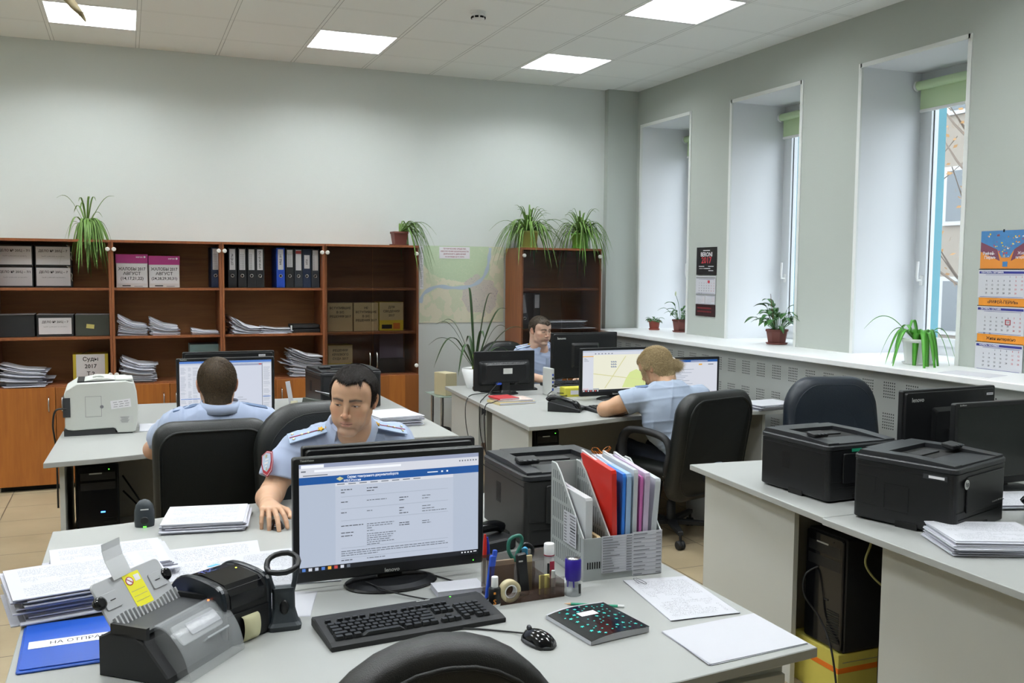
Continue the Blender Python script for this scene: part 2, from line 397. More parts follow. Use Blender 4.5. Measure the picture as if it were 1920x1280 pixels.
# perforated radiator casing under the window board
t = NT('perforated_radiator_panel', .55); co, x = t.obj_xyz()
def fr(o, period, off): return t.math('FRACT', t.math('ADD', t.math('DIVIDE', t.math('SUBTRACT', o, off), period), 100.0))
u = fr(x[1], .174, 4.035); v = fr(x[2], .185, .915)
def dots(q, span, n):
    k = t.math('MULTIPLY', q, n/span); ins = t.math('LESS_THAN', k, float(n)); f_ = t.math('SUBTRACT', t.math('FRACT', k), .5); return f_, ins
du, iu = dots(u, .56, 6); dv, iv = dots(v, .56, 6)
rad = t.math('SQRT', t.math('ADD', t.math('MULTIPLY', du, du), t.math('MULTIPLY', dv, dv)))
hole = t.math('MULTIPLY', t.math('LESS_THAN', rad, .27), t.math('MULTIPLY', iu, iv))
hole = t.math('MULTIPLY', hole, t.math('GREATER_THAN', x[2], .1))
t.l(t.mix(hole, '979a97', '1c1d1d'), t.b.inputs['Base Color'])
PERF = t.m
m = MB(); m.bx(4.16, 4.172, 1.2, 8.0, .05, ZS-.036, PERF); m.bx(4.165, 4.17, 1.2, 8.0, .0, .05, SLOT)
struct('trim_3', m)
BASEB = mat('brown_baseboard', '6e5a4a', .5)
struct('baseboard_back', MB().bx(XL, 4.254, YW-.014, YW, 0, .06, BASEB))
# outside the windows: teal cladding fin, neighbouring block, trees
TEAL = mat('teal_cladding', '4590a0', .5)
for i, (a, b) in enumerate(WIN):
    tag(MB().bx(XO+.005, XO+.10, b-.055, b+.10, .2, 3.9, TEAL).build('cladding_fin'), ['narrow turquoise cladding strip outside the far window', 'turquoise cladding strip outside the middle window', 'wide turquoise cladding strip outside the nearest window'][i], 'cladding', 'turquoise facade strips outside the windows')
b = thing('apartment_building', 'pale beige apartment block across the street outside the windows', 'building', (24, 22, 0))
m = MB(); FAC = mat('washed_beige_facade', '8a8176', .9, var=.12, vscale=2); m.bx(-3, 3, -22, 26, -3, 15, FAC); m.build('facade', b)
WF = mat('white_outdoor_frame', 'b0b0b0', .6); WG = mat('dark_outdoor_pane', '5f666b', .2)
k = 0
for yy in range(-20, 25, 4):
    for zz in (0, 3, 6, 9):
        m = MB(); m.bx(-3.08, -3.0, yy, yy+1.7, zz, zz+1.6, WF); f = m.build('outside_window', b)
        m = MB(); m.bx(-3.1, -3.08, yy+.12, yy+.8, zz+.12, zz+1.48, WG); m.bx(-3.1, -3.08, yy+.92, yy+1.58, zz+.12, zz+1.48, WG); m.build('pane', f)
BARK = mat('bare_tree_bark', '6a5d52', .9); LEAFO = mat('autumn_leaves', '8f6a3c', .8)
def bare_tree(x, y, label, seed):
    R = random.Random(seed); tr = thing('tree', label, 'tree', (x, y, -.5), 0, 'bare autumn trees outside')
    m = MB(); m2 = MB(); m.tube([(0, 0, 0), (.1, .05, 2), (0, .1, 4.5), (.1, 0, 7)], .1, BARK, 8, 3, [.16, .13, .09, .03])
    for i in range(26):
        z = R.uniform(1.5, 6.5); a = R.uniform(0, 2*PI); l = R.uniform(.8, 2.2)
        p = [(0, 0, z), (l*.5*math.cos(a), l*.5*math.sin(a), z+l*.35), (l*math.cos(a), l*math.sin(a), z+l*.8)]
        m.tube(p, .03, BARK, 5, 2, [.035, .02, .008])
        for q in range(10):
            c = Vector(p[1]).lerp(Vector(p[2]), R.random())+Vector((R.uniform(-.3, .3), R.uniform(-.3, .3), R.uniform(-.2, .3)))
            d = Vector((R.uniform(-1, 1), R.uniform(-1, 1), R.uniform(-1, 1))).normalized()*.05; e = d.orthogonal().normalized()*.03
            m2.add([c-d, c+e, c+d, c-e], [(0, 1, 2, 3)], LEAFO)
    m.build('trunk', tr); m2.build('foliage', tr, kind='stuff')
bare_tree(12.5, 11.0, 'thin bare autumn tree outside, seen through the nearest window', 1); bare_tree(13.5, 14.5, 'bare autumn tree outside, farther from the nearest window', 2)
tag(MB().bx(XO+.5, 60, -30, 60, -.8, -.6, mat('asphalt', '6d6d6a', .9)).build('street'), '', '', kind='structure')
# luminaires
LOUV = mat('bright_louvre_aluminium', 'e9ebe9', .32, metal=.35)
LIT = emis('lit_fluorescent_diffuser', 'f7fcff', LAMP)
def luminaire():
    t = thing('ceiling_light', 'x', 'light', (0, 0, 0), 0, 'square louvred ceiling lights')
    m = MB(); m.bx(.0, .018, 0, .6, -.002, .09, WHITE); m.bx(.582, .6, 0, .6, -.002, .09, WHITE); m.bx(.018, .582, 0, .018, -.002, .09, WHITE); m.bx(.018, .582, .582, .6, -.002, .09, WHITE); m.bx(.018, .582, .018, .582, .085, .09, WHITE)
    m.build('housing', t)
    for k in range(4):
        m = MB(); x0 = .018+k*.141; m.bx(x0+.03, x0+.111, .03, .57, .044, .06, LIT); m.build('lamp_tube', t)
    m = MB()
    for k in range(1, 3): m.prism([(.018+k*.141-.014, .040), (.018+k*.141, .004), (.018+k*.141+.014, .040)], .018, .582, LOUV, plane='xz')
    for j in range(1, 8): y = .018+j*.0705; m.bx(.018, .582, y-.002, y+.002, .008, .036, LOUV)
    m.build('louvre', t)
    return t
lum = luminaire(); first = True
NM = {(0, 3): 'square ceiling light farthest left, nearest the back wall, with dry leaf below it', (1, 3): 'square ceiling light in the middle, above the right end of the bookcases',
      (2, 3): 'square ceiling light near the back wall, above the spider plants on the glass cabinet', (2, 2): 'large square ceiling light nearest the window wall at top edge'}
for j in (3, 2, 1, 0):
    for i in (1, 2, 3, 0):
        lb = NM.get((i-1, j), 'square louvred ceiling light in an overhead row out of view')
        o = lum if first else copy_tree(lum); first = False
        o.location = (LX[i], LY[j]-.6, ZC); o['label'] = lb
        if (i-1, j) not in NM: o['group'] = 'louvred ceiling lights overhead out of the frame'
sd = thing('smoke_detector', 'round white smoke detector on the ceiling tiles', 'smoke detector', (2.207, 6.02, ZC))
m = MB(); m.lathe([(.052, 0), (.052, -.012), (.048, -.016)], WHITE, 28); m.build('base', sd)
m = MB(); m.lathe([(.044, -.016), (.047, -.03), (.042, -.048), (.025, -.055)], WHITE, 28)
for k in range(8):
    a = k*PI/4+.2; m.push((0, 0, -.04), (0, 0, a)); m.box(.0455, 0, 0, .006, .024, .011, SLOT); m.pop()
m.build('sensor_head', sd)
# dry curled leaf hanging by the ceiling at upper left
m = MB(); DRY = mat('dry_beige_leaf', 'a89a78', .7, var=.2, vscale=30)
P = spline([(-.36, 6.2, 1.98+.0), (-.3, 6.2, 1.9), (-.25, 6.19, 1.82), (-.205, 6.2, 1.72), (-.18, 6.22, 1.6)], 6)
pass
t = thing('dry_leaf', 'dry curled beige leaf dangling in front of the farthest left ceiling light', 'leaf', (-.062, 2.0, 2.12))
m = MB()
pts = spline([(-.055, 0, .07), (-.035, .004, .04), (-.018, 0, .018), (-.008, .003, .008), (0, 0, -.004)], 8)
R = []
for i, p in enumerate(pts):
    k = i/(len(pts)-1); w = .014*(1-k)**.7+.0006
    R.append([p+Vector((w, 0, w*.3)), p+Vector((w*.3, .004, w*.5)), p+Vector((-w*.6, 0, 0)), p+Vector((0, -.004, -w*.2))])
m.rings(R, DRY); m.tube([(-.012, 0, .016), (0, 0, .012), (.004, 0, .006)], .0009, DRY, 5, 4); m.build('leaf_blade', t)
m = MB(); m.tube([(-.055, 0, .07), (-.075, 0, .16), (-.09, 0, .6), (-.09, 0, ZC-2.12)], .0012, DRY, 5, 6); m.build('stem', t)

# ------------------------------------------------------------ bookcases
DISC = mat('white_hinge_cap', 'd9d6cf', .35)
BROWNGLASS = mat('brown_tinted_glass', '1e1410', .05, alpha=.28, spec=.6)
FY, CT = 7.68, 1.86
def handle(parent, x, y, z, l=.11, name='handle'):
    m = MB(); m.tube([(0, 0, -l/2), (0, -.022, -l/2+.012), (0, -.03, 0), (0, -.022, l/2-.012), (0, 0, l/2)], .005, CHROME, 8, 4)
    return m.build(name, parent, (x, y, z))
def bookcase(x0, x1, label, glass=False, lower=True, h=CT):
    t = thing('bookcase', label, 'bookcase', ((x0+x1)/2, FY, 0)); w = x1-x0; D = YW-.02-FY; th = .018
    def pl(name, a, b, c, d, e, f, mt): return MB().bx(a, b, c, d, e, f, mt).build(name, t)
    pl('side_panel', -w/2+.001, -w/2+th, .0, D, .03, h-th, WOODD if not glass else WOODD); pl('side_panel', w/2-th, w/2-.001, .0, D, .03, h-th, WOODD)
    pl('top_panel', -w/2+.001, w/2-.001, -.012, D, h-th, h, WOODD); pl('back_panel', -w/2+th, w/2-th, D-.006, D, .06, h-th, WOODH)
    pl('plinth', -w/2+th, w/2-th, .04, .056, 0, .06, SLOT)
    for z in (1.50, 1.133): pl('shelf', -w/2+th, w/2-th, .022, D-.006, z-th, z, WOODH if 0 else WOODD)
    pl('deck', -w/2+th, w/2-th, .0, D-.006, .775-th, .775, WOODD)
    for sx in (-1, 1):
        dw = w/2-.004
        d = MB().rbox(sx*(dw/2+.001), -.009, .404, dw-.002, .017, .725, WOOD, .001, .001, plane='xz').build('door', t)
        handle(d, sx*.045, -.018, .64)
        for z in ((1.79, .845) if True else ()):
            m = MB(); m.push((sx*(w/2-.022), -.006, z), (PI/2, 0, 0)); m.lathe([(.015, -.004), (.0165, 0), (.0165, .012), (.012, .016)], DISC, 20); m.pop(); m.build('hinge_cap', t)
        if glass:
            g = MB().rbox(sx*(dw/2+.001), -.002, 1.308, dw-.002, .005, 1.05, BROWNGLASS, .001, .0006, plane='xz').build('glass_door', t, label='brown tinted glass door')
            handle(g, sx*.03, -.005, .90, .13)
    return t
bookcase(-.905, -.107, 'cherry bookcase farthest left, holding white-labelled case file boxes on its upper shelf')
bookcase(-.107, .690, 'cherry bookcase second from left, holding two magenta-topped boxes')
bookcase(.690, 1.495, 'cherry bookcase third from left, with the row of lever arch files on its top shelf')
bookcase(1.495, 2.290, 'cherry bookcase with tinted glass doors beside the wall map', glass=True)
bookcase(3.235, 4.03, 'free-standing cherry cabinet with tinted glass doors behind the seated officer near the corner', glass=True)

KRAFT = mat('kraft_cardboard', 'b99f74', .85); YEL = mat('yellow_carton', 'c6b23c', .7); CHAR = mat('charcoal_box_board', '26282a', .7); CHARG = mat('grey_green_box_board', '3f443d', .7)
MAG = mat('magenta_print', 'a33277', .55); BOXW = mat('white_carton', 'd6d3d3', .7); OFFW = mat('off_white_label', 'e3e2e6', .75); ORANGE = mat('orange_print', 'd2762e', .7)
def fbox(name, label, cat, x0, x1, z0, z1, y, dep, mt, group=None, lab=None, top=None, rz=0, extra=None):
    t = thing(name, label, cat, ((x0+x1)/2, y, z0), rz, group); w = x1-x0; h = z1-z0
    m = MB(); m.prism(rrect(w, dep, .002, 1, 0, dep/2), 0, h, mt, .0015); m.build('carton', t)
    if lab:
        m = MB(); lw, lh, lz, lines = lab[:4]; m.box(0, -.0012, lz, lw, .002, lh, OFFW); k = 0
        for s, dz, sz in lines: m.text(s, sz, INK, (0, -.0027, lz+dz), TXZ, maxw=lw*.92, bold=sz > .02)
        m.build('paper_label', t)
    if extra: extra(t, w, h)
    return t
# unit 1, top shelf: four tied archive boxes with white labels (two wide, two high)
def strings(t, w, h):
    m = MB(); sm_ = mat('white_cotton_tape', 'cfcbbd', .8)
    m.tube([(w/2-.004, -.004, h*.7), (w/2+.004, -.01, h*.6), (w/2, -.012, h*.42), (w/2+.006, -.006, h*.3)], .0025, sm_, 6, 5); m.tube([(w/2-.01, -.003, h-.004), (w/2-.03, -.012, h+.004), (w/2-.012, -.012, h-.012), (w/2-.01, -.003, h-.004)], .002, sm_, 6, 5); m.build('tie_string', t)
for (x0, x1, z0, n1, lb) in ((-.885, -.645, 1.502, '7/1', 'black archive box with white case label, lower left of the stacked four'), (-.885, -.645, 1.660, '7/1', 'black archive box with white case label, upper left of the stacked four'),
                         (-.632, -.385, 1.502, '7', 'black archive box with white case label, lower right of the stacked four'), (-.632, -.385, 1.660, '7', 'black archive box with white case label, upper right of the stacked four')):
    fbox('archive_box', lb, 'box', x0, x1, z0, z0+.155, 7.86, .18, CHAR, 'tied archive boxes on the top shelf', (x1-x0-.016, .135, .078, [('ДЕЛО № 20/Ц – '+n1, .035, .024), ('Том № 1 (с 09.01.2017г. по 12.01.2017г.)', -.005, .009)]), extra=strings if x0 > -.7 else None)
fbox('archive_box', 'plain black archive box at the left end of the middle shelf', 'box', -.885, -.642, 1.135, 1.298, 7.80, .22, CHAR, extra=lambda t, w, h: MB().slab((-w/2, -.006, h+.001), (w/2, -.012, h+.004), (w/2, .2, h+.006), (-w/2, .2, h+.002), .001, PAPER).build('paper_sheet', t))
fbox('archive_box', 'black archive box with white case label between two plain boxes on the middle shelf', 'box', -.628, -.378, 1.135, 1.296, 7.80, .22, CHAR, None, (.222, .122, .078, [('ДЕЛО № 20/Ц – 7', .03, .022), ('Том № 1 (с 09.01.2017г. по 12.01.2017г.)', -.006, .009)]), extra=lambda t, w, h: MB().slab((-w/2, -.008, h+.003), (w/2, -.004, h+.001), (w/2, .2, h+.002), (-w/2, .2, h+.006), .001, PAPER).build('paper_sheet', t))
fbox('archive_box', 'grey-green archive box with a small yellow sticker on the middle shelf', 'box', -.366, -.13, 1.135, 1.294, 7.80, .22, CHARG, extra=lambda t, w, h: (MB().push((-.015, -.001, .072), (PI/2, .12, 0)).box(0, 0, 0, .055, .032, .001, mat('pale_yellow_sticker', 'd9cf7e', .7)).build('sticker', t), MB().slab((-w/2, -.008, h+.003), (w/2, -.004, h+.001), (w/2, .2, h+.002), (-w/2, .2, h+.006), .001, PAPER).build('paper_sheet', t)))
def magtop(t, w, h):
    m = MB(); m.prism(rrect(w+.006, .256, .002, 1, 0, .125), h-.068, h, MAG, .001); m.text('xerox', .02, OFFW, (w*.24, -.0045, h-.02), TXZ, bold=True)
    m.push((w*.41, -.0045, h-.02), TXZ); m.lathe([(.008, 0), (.0079, .0004)], OFFW, 14); m.pop(); m.build('magenta_lid', t)
    m = MB(); m.rbox(-w*.18, -.001, .014, .06, .001, .008, SLOT, .003, .0002, plane='xz'); m.box(w*.2, -.0006, .01, .06, .0006, .004, INKG); m.build('hand_hole', t)
fbox('paper_carton', 'white carton with magenta lid reading 14,17,21,22, left of the pair', 'box', -.073, .150, 1.502, 1.756, 7.78, .25, BOXW, 'magenta-lidded cartons', (.21, .15, .106, [('ЖАЛОБЫ 2017', .035, .032), ('АВГУСТ', .0, .032), ('(14,17,21,22)', -.037, .031)]), extra=magtop)
fbox('paper_carton', 'white carton with magenta lid reading 24,28,29,30,31, right of the pair', 'box', .160, .382, 1.502, 1.746, 7.78, .25, BOXW, 'magenta-lidded cartons', (.21, .15, .106, [('ЖАЛОБЫ 2017', .035, .032), ('АВГУСТ', .0, .032), ('(24,28,29,30,31)', -.037, .029)]), extra=magtop)
# lever arch files
def binder(x, label, col, lab='', lz=.0, h=.318, w=.066, y=7.775, z=1.502, stripe=None, lean=0, lh=.165, group='lever arch files on the top shelf'):
    t = thing('lever_arch_file', label, 'binder', (x, y, z), 0, group); t.rotation_euler = (0, lean, 0)
    m = MB(); m.rbox(0, .14, h/2, w, .28, h, col, .004, .002, plane='xz'); m.build('cover', t)
    m = MB(); m.box(0, -.001, h-.012-lh/2+lz, w*.66, .0015, lh, OFFW)
    if stripe: m.box(0, -.0022, h-.03, w*.66, .001, .025, stripe)
    if lab.startswith('|'):
        for k in range(int(lab[1:])):
            for j in range(9): m.box(-.012+.011*k, -.0023, h-.02-lh*.9+lz+lh*.085*j, .004, .0004, lh*.065, INKG)
    elif lab: m.text(lab, .021, INK, (0, -.0023, h-.012-lh/2+lz), (PI/2, -PI/2, 0), bold=True, maxw=lh*.85)
    m.build('spine_label', t)
    m = MB(); m.push((0, 0, .095), (PI/2, 0, 0)); m.lathe([(.0085, -.002), (.0085, .002), (.014, .003), (.014, -.002)], CHROME, 18); m.lathe([(.0085, .0005), (.0084, .001)], SLOT, 14); m.pop(); m.build('finger_ring', t)
    return t
BLK = mat('black_file_board', '16181b', .5, var=.1, vscale=60); NAVY = mat('navy_file_board', '14233f', .5, var=.1, vscale=60); BLU = mat('bright_blue_file_board', '1f49b0', .45); GRB = mat('slate_file_board', '2a3038', .5)
binder(.652, 'navy lever arch file standing alone at the right end beside the magenta cartons', NAVY, '|3', group=None)
for x, c, l, lb in ((.780, BLK, 'ОТЧЁТЫ', 'black lever arch file reading ОТЧЁТЫ, first of the row'), (.856, BLK, '|3', 'black lever arch file, second of the row'), (.928, BLK, '|2', 'black lever arch file, third of the row'), (.994, BLK, 'МИРОВОЙ СУД', 'black lever arch file reading МИРОВОЙ СУД, fourth before the gap')):
    binder(x, lb, c, l)
binder(1.157, 'bright blue lever arch file just right of the gap', BLU, 'МВД 201', h=.322)
binder(1.230, 'black lever arch file right of the bright blue one', BLK, '|3', lh=.14)
binder(1.300, 'dark lever arch file with a red-striped label', GRB, '', stripe=mat('red_print', 'a33a3a', .6))
binder(1.368, 'navy lever arch file reading НПА', NAVY, 'НПА', lh=.11, lz=-.04)
binder(1.437, 'dark slate lever arch file, last of the row at the cabinet side', GRB, '|1')
# piles of paper: one zigzag skin whose rings are the sheet edges
def pile(name, label, x, y, z, w, d, h, rz=0, seed=0, jit=.006, curl=None, n=None, mt=None, top=None, cat='papers', group=None, parent=None):
    R = random.Random(seed); n = n or max(3, int(h/.0035)); m = MB(); Rg = []
    for k in range(n):
        jx, jy, a = R.gauss(0, jit), R.gauss(0, jit), R.gauss(0, .012+jit)
        if R.random() < .1: jx *= 2.4; jy *= 2
        z0, z1 = h*k/n, h*(k+.82)/n
        for zz in (z0, z1):
            r = []
            P = [(-w/2, -d/2), (-w/4, -d/2), (0, -d/2), (w/4, -d/2), (w/2, -d/2), (w/2, 0), (w/2, d/2), (w/4, d/2), (0, d/2), (-w/4, d/2), (-w/2, d/2), (-w/2, 0)]
            for px, py in P:
                X = px*math.cos(a)-py*math.sin(a)+jx; Y = px*math.sin(a)+py*math.cos(a)+jy
                r.append((X, Y, zz+(curl(X/w, Y/d, zz/h) if curl else 0)))
            Rg.append(r)
    m.rings(Rg, mt or PAPERG, sm=False, caps=False); m.add(Rg[0], [tuple(range(11, -1, -1))], mt or PAPERG)
    tp = Rg[-1]; c = tuple(sum(v[i] for v in tp)/12 for i in range(3)); uvp = [((p[0]-tp[0][0])/w, (p[1]-tp[0][1])/d) for p in tp]
    m.add([*tp, c], [(i, (i+1) % 12, 12) for i in range(12)], top or PAPER, uvs=[[uvp[i], uvp[(i+1) % 12], (.5, .5)] for i in range(12)])
    o = m.build(name, parent, (x, y, z), rz)
    if not parent: tag(o, label, cat, group)
    return o
gp = 'paper piles on the bookcase shelves'
CL = lambda a, b=1: (lambda u, v, t_: t_*a*max(0, -u+.1)**1.5*b)
pile('paper_pile', 'curled pile of papers on middle shelf under the left magenta carton', .035, 7.85, 1.133, .205, .21, .085, 0, 1, .007, CL(.17), group=gp)
pile('paper_pile', 'curled pile of papers on middle shelf under the right magenta carton', .262, 7.85, 1.133, .20, .21, .075, 0, 2, .007, CL(.14), group=gp)
pile('paper_pile', 'low thin pile of papers on middle shelf, right part of the second bookcase', .565, 7.83, 1.133, .20, .2, .028, 0, 3, .005, CL(.05), group=gp)
pile('paper_pile', 'loose curled papers at the left of the third bookcase middle shelf', .865, 7.84, 1.133, .215, .23, .05, .1, 4, .012, CL(.22), group=gp)
pile('paper_pile', 'flat loose papers in the middle of the third bookcase middle shelf', 1.110, 7.84, 1.133, .225, .23, .04, -.1, 5, .014, CL(.04), group=gp)
t = thing('document_tray', 'flat black document tray at the right of the third bookcase middle shelf', 'tray', (1.36, 7.80, 1.133))
m = MB(); m.rbox(0, .1, .015, .235, .22, .03, BLACKM, .01, .003); m.build('base', t); m = MB(); m.rbox(0, .1, .05, .225, .21, .03, CHAR, .012, .004); m.box(-.12, -.01, .03, .012, .01, .06, WHITE); m.build('lid', t)
pile('paper_pile', 'big slumped pile of papers at the left of the first bookcase lower shelf', -.725, 7.83, .775, .27, .22, .13, 0, 6, .016, lambda u, v, t_: t_*(.09*max(0, -u)**1.2-.02*max(0, u)), group=gp)
pile('paper_pile', 'tall curled pile of papers at the left of the second bookcase lower shelf', .07, 7.83, .775, .23, .22, .14, 0, 7, .012, lambda u, v, t_: t_*.11*max(0, -u+.1)**1.2, group=gp)
pile('paper_pile', 'tall curled pile of papers at the right of the third bookcase lower shelf', 1.345, 7.82, .775, .24, .22, .17, 0, 8, .015, lambda u, v, t_: t_*.13*max(0, -u+.1)**1.2, group=gp)
pile('paper_pile', 'papers heaped on the file behind glass in the corner cabinet', 3.72, 7.86, 1.133, .35, .22, .07, 0, 9, .02, None, group=None)
fbox('paper_carton', 'yellow open carton with sheet reading Суды 2017 Т.2', 'box', -.390, -.145, .777, .995, 7.80, .2, YEL, None, (.20, .185, .125, [('Суды', .055, .042), ('2017', .0, .042), ('Т.2', -.057, .042)]),
     extra=lambda t, w, h: (MB().box(-.02, -.001, .018, .07, .001, .018, INKG).box(.05, -.001, .018, .045, .001, .022, ORANGE).build('printed_mark', t), MB().slab((-.07, .02, h-.002), (.0, .01, h+.03), (.02, .1, h+.035), (-.06, .12, h), .001, CHARG).build('carton_flap', t)))
fbox('carton', 'light blue carton on the lower shelf above the second monitor', 'box', .452, .672, .777, 1.05, 7.84, .2, mat('sky_blue_carton', '9cc4cf', .7, var=.15, vscale=12), None)
c4 = 'cartons behind the tinted glass doors'
DIMK = mat('tan_carton', 'd1bb8d', .8); DIMY = mat('bright_yellow_carton', 'e0c838', .7)
def c4box(x0, x1, z0, z1, mt, lines, lb, extra=None):
    w = x1-x0; t = fbox('carton', lb, 'box', x0, x1, z0, z1, 7.82, .2, mt, c4, None)
    m = MB()
    if mt is DIMY: m.box(0, -.001, (z1-z0)*.68, w-.002, .0016, (z1-z0)*.62, DIMK)
    for i, s in enumerate(lines): m.text(s, .026, INK, (0, -.0022, (z1-z0)-.045-.035*i), TXZ, bold=True, maxw=w*.85)
    if extra: m.box(-.04, -.0015, .035, .09, .001, .035, INK); m.box(.045, -.0015, .04, .06, .001, .05, ORANGE)
    m.build('label', t)
c4box(1.545, 1.755, 1.135, 1.375, DIMK, ['ВСТУПИВШИЕ', 'В З/С', 'РЕШЕНИЯ 2017'], 'tan carton reading ВСТУПИВШИЕ В З/С, first on its shelf behind tinted glass')
c4box(1.765, 1.975, 1.135, 1.375, DIMK, ['НЕ', 'ВСТУПИВШИЕ', 'В З/С', 'РЕШЕНИЯ 2017'], 'tan carton reading НЕ ВСТУПИВШИЕ between two other cartons behind tinted glass')
c4box(1.985, 2.195, 1.135, 1.38, DIMY, ['ДЛЯ', 'СВЕДЕНИЯ', '2017'], 'yellow carton reading ДЛЯ СВЕДЕНИЯ behind tinted glass', True)
c4box(1.985, 2.195, .90, 1.11, mat('grey_blue_carton', '6a6272', .7), [], 'plain grey carton below the ДЛЯ СВЕДЕНИЯ carton behind glass')
tag(MB().bx(1.975, 2.205, 7.81, 8.03, .776, .898, CHAR).build('carton'), 'black carton at the bottom behind the tinted glass', 'box')
c4box(1.545, 1.752, .777, 1.02, DIMY, ['РЕШЕНИЯ', 'КРАЕВОГО', 'СУДА 2017'], 'yellow carton reading РЕШЕНИЯ КРАЕВОГО СУДА 2017')
binder(3.325, 'leaning dark lever arch file behind glass in the corner cabinet', GRB, '|1', z=1.135, lean=-.13, group=None)
binder(3.43, 'upright dark lever arch file behind glass in the corner cabinet', BLK, '', z=1.135, lh=.12, group=None)
# ------------------------------------------------------------ wall map, calendars
t = NT('city_map_print', .65); co, x = t.obj_xyz()
def blob(cx, cz, r, ax=1.0):
    a = t.math('MULTIPLY', t.math('SUBTRACT', x[0], cx), 1/ax); b = t.math('SUBTRACT', x[2], cz); return t.math('SUBTRACT', t.math('SQRT', t.math('ADD', t.math('MULTIPLY', a, a), t.math('MULTIPLY', b, b))), r)
nz = t.n('TexNoise'); nz.inputs['Scale'].default_value = 9; nz.inputs['Detail'].default_value = 5; t.l(co, nz.inputs['Vector'])
vo = t.n('TexVoronoi', feature='DISTANCE_TO_EDGE'); vo.inputs['Scale'].default_value = 26; t.l(co, vo.inputs['Vector'])
n_ = t.math('SUBTRACT', nz.outputs['Fac'], .5)
land = t.mix(t.math('GREATER_THAN', n_, .02), 'd8d4be', 'c9cfb4')
# green forest above a curved line, lilac built-up city at lower right
green = t.math('GREATER_THAN', t.math('ADD', t.math('SUBTRACT', x[2], t.math('ADD', t.math('MULTIPLY', t.math('MULTIPLY', x[0], x[0]), 1.1), .015)), t.math('MULTIPLY', n_, .12)), 0.0)
green = t.math('MULTIPLY', green, t.math('LESS_THAN', t.math('ADD', x[0], t.math('MULTIPLY', n_, .1)), .26))
land = t.mix(green, land, 'b9cbac')
city = t.math('LESS_THAN', t.math('ADD', blob(.17, -.09, .17), t.math('MULTIPLY', n_, .25)), 0.0); land = t.mix(t.math('MULTIPLY', city, .8), land, 'c2bab6')
land = t.mix(t.math('MULTIPLY', t.math('LESS_THAN', vo.outputs['Distance'], .03), .14), land, 'e8e2cf')
spots = t.n('TexVoronoi'); spots.inputs['Scale'].default_value = 60; t.l(co, spots.inputs['Vector'])
land = t.mix(t.math('MULTIPLY', t.math('LESS_THAN', spots.outputs['Distance'], .16), t.math('MULTIPLY', city, .8)), land, '6a6590')
MAPM_nt = t
t.l(land, t.b.inputs['Base Color']); MAPM = t.m
mp = thing('wall_map', 'large paper city map with a river hanging between the bookcases and corner cabinet', 'map', (2.82, YW-.003, 1.527))
m = MB(); hw, hh = .405, .345
m.prism(rrect(2*hw, 2*hh, .001, 1), -.002, .0, MAPM, plane='xz'); m.build('map_sheet', mp)
def ribbon2(m, pts, w, mt, y):
    P = spline(pts, 8); V = []; 
    for i, p in enumerate(P):
        d = (P[min(i+1, len(P)-1)]-P[max(0, i-1)]).normalized(); q = Vector((-d.z, 0, d.x)); ww = w*(1+.25*math.sin(i*.7))
        V += [(p.x+q.x*ww, y, p.z+q.z*ww), (p.x-q.x*ww, y, p.z-q.z*ww)]
    m.add(V, [(2*i, 2*i+1, 2*i+3, 2*i+2) for i in range(len(P)-1)], mt)
m = MB(); ribbon2(m, [(-.395, 0, -.165), (-.36, 0, -.08), (-.24, 0, -.02), (-.1, 0, -.03), (.06, 0, -.02), (.18, 0, .04), (.24, 0, .14), (.26, 0, .25), (.27, 0, .335)], .015, mat('river_blue_print', 'b3c2cf', .6), -.0028); m.build('printed_river', mp)
m = MB(); m.box(-.075, -.0035, .285, .29, .001, .105, OFFW); RI = mat('dark_red_ink', '8c2f3a', .7)
for i, s in enumerate(['ТЕХНИЧЕСКИЕ СРЕДСТВА', 'ОБЕСПЕЧЕНИЯ БЕЗОПАСНОСТИ', 'ДОРОЖНОГО ДВИЖЕНИЯ', 'по состоянию на 01.10.2016']): m.text(s, .0165 if i < 3 else .014, RI, (-.075, -.0045, .32-.0235*i), TXZ, bold=True, maxw=.27)
m.build('title_label', mp)
m = MB(); m.box(-.386, -.0035, .15, .036, .001, .385, OFFW)
for i in range(34): 
    if i % 7 != 6: m.box(-.386-.004*(i % 3)*.5, -.0042, .325-.0105*i, .024-.004*(i % 3), .0005, .0025, INKG)
m.build('legend_strip', mp)
PADP = [PAPER]
NV = mat('navy_print', '2a2f7a', .6); REDI = mat('red_ink', 'b23a44', .6); ORG = mat('orange_gold_print', 'd98a2b', .6, var=.25, vscale=14)
def month(m, y0, z1, w, h, name, first_, days, hdr=NV, x=0.0, small=False, start=None):
    """one month block on a plane X = x facing -X; y decreases to the right in view"""
    m.box(x, y0-w/2, z1-h/2, .0015, w, h, PAPER); R = (PI/2, 0, -PI/2)
    m.box(x-.001, y0-w/2, z1-h*.09, .001, w*.96, h*.085, hdr)
    if name: m.text(name, h*.085, OFFW, (x-.0017, y0-w*.30, z1-h*.09), R, bold=True)
    cw = w*.86/7
    m.box(x-.001, y0-w*.55, z1-h*.175, .001, w*.78, h*.012, NV); m.box(x-.001, y0-w*.5, z1-h*.965, .001, w*.9, h*.012, NV)
    for d in range(1, days+1):
        k = first_+d-1; c, r = k % 7, k//7
        m.text(str(d), h*.085, REDI if c > 4 else INK, (x-.001, y0-w*.12-cw*(c+.5), z1-h*(.25+.145*r)), R, bold=True)
cal = thing('wall_calendar', 'large three-month calendar with orange and blue top, nearest on the window wall', 'calendar', (XW-.003, 4.004, 1.095))
m = MB(); w = .325
Rr = (PI/2, 0, -PI/2)
m.box(-.001, -w/2+.012, .70, .002, w, .215, mat('orange_gradient_card', 'cf8233', .6))
SKY = mat('blue_card_print', '3f74a5', .6, var=.2, vscale=30)
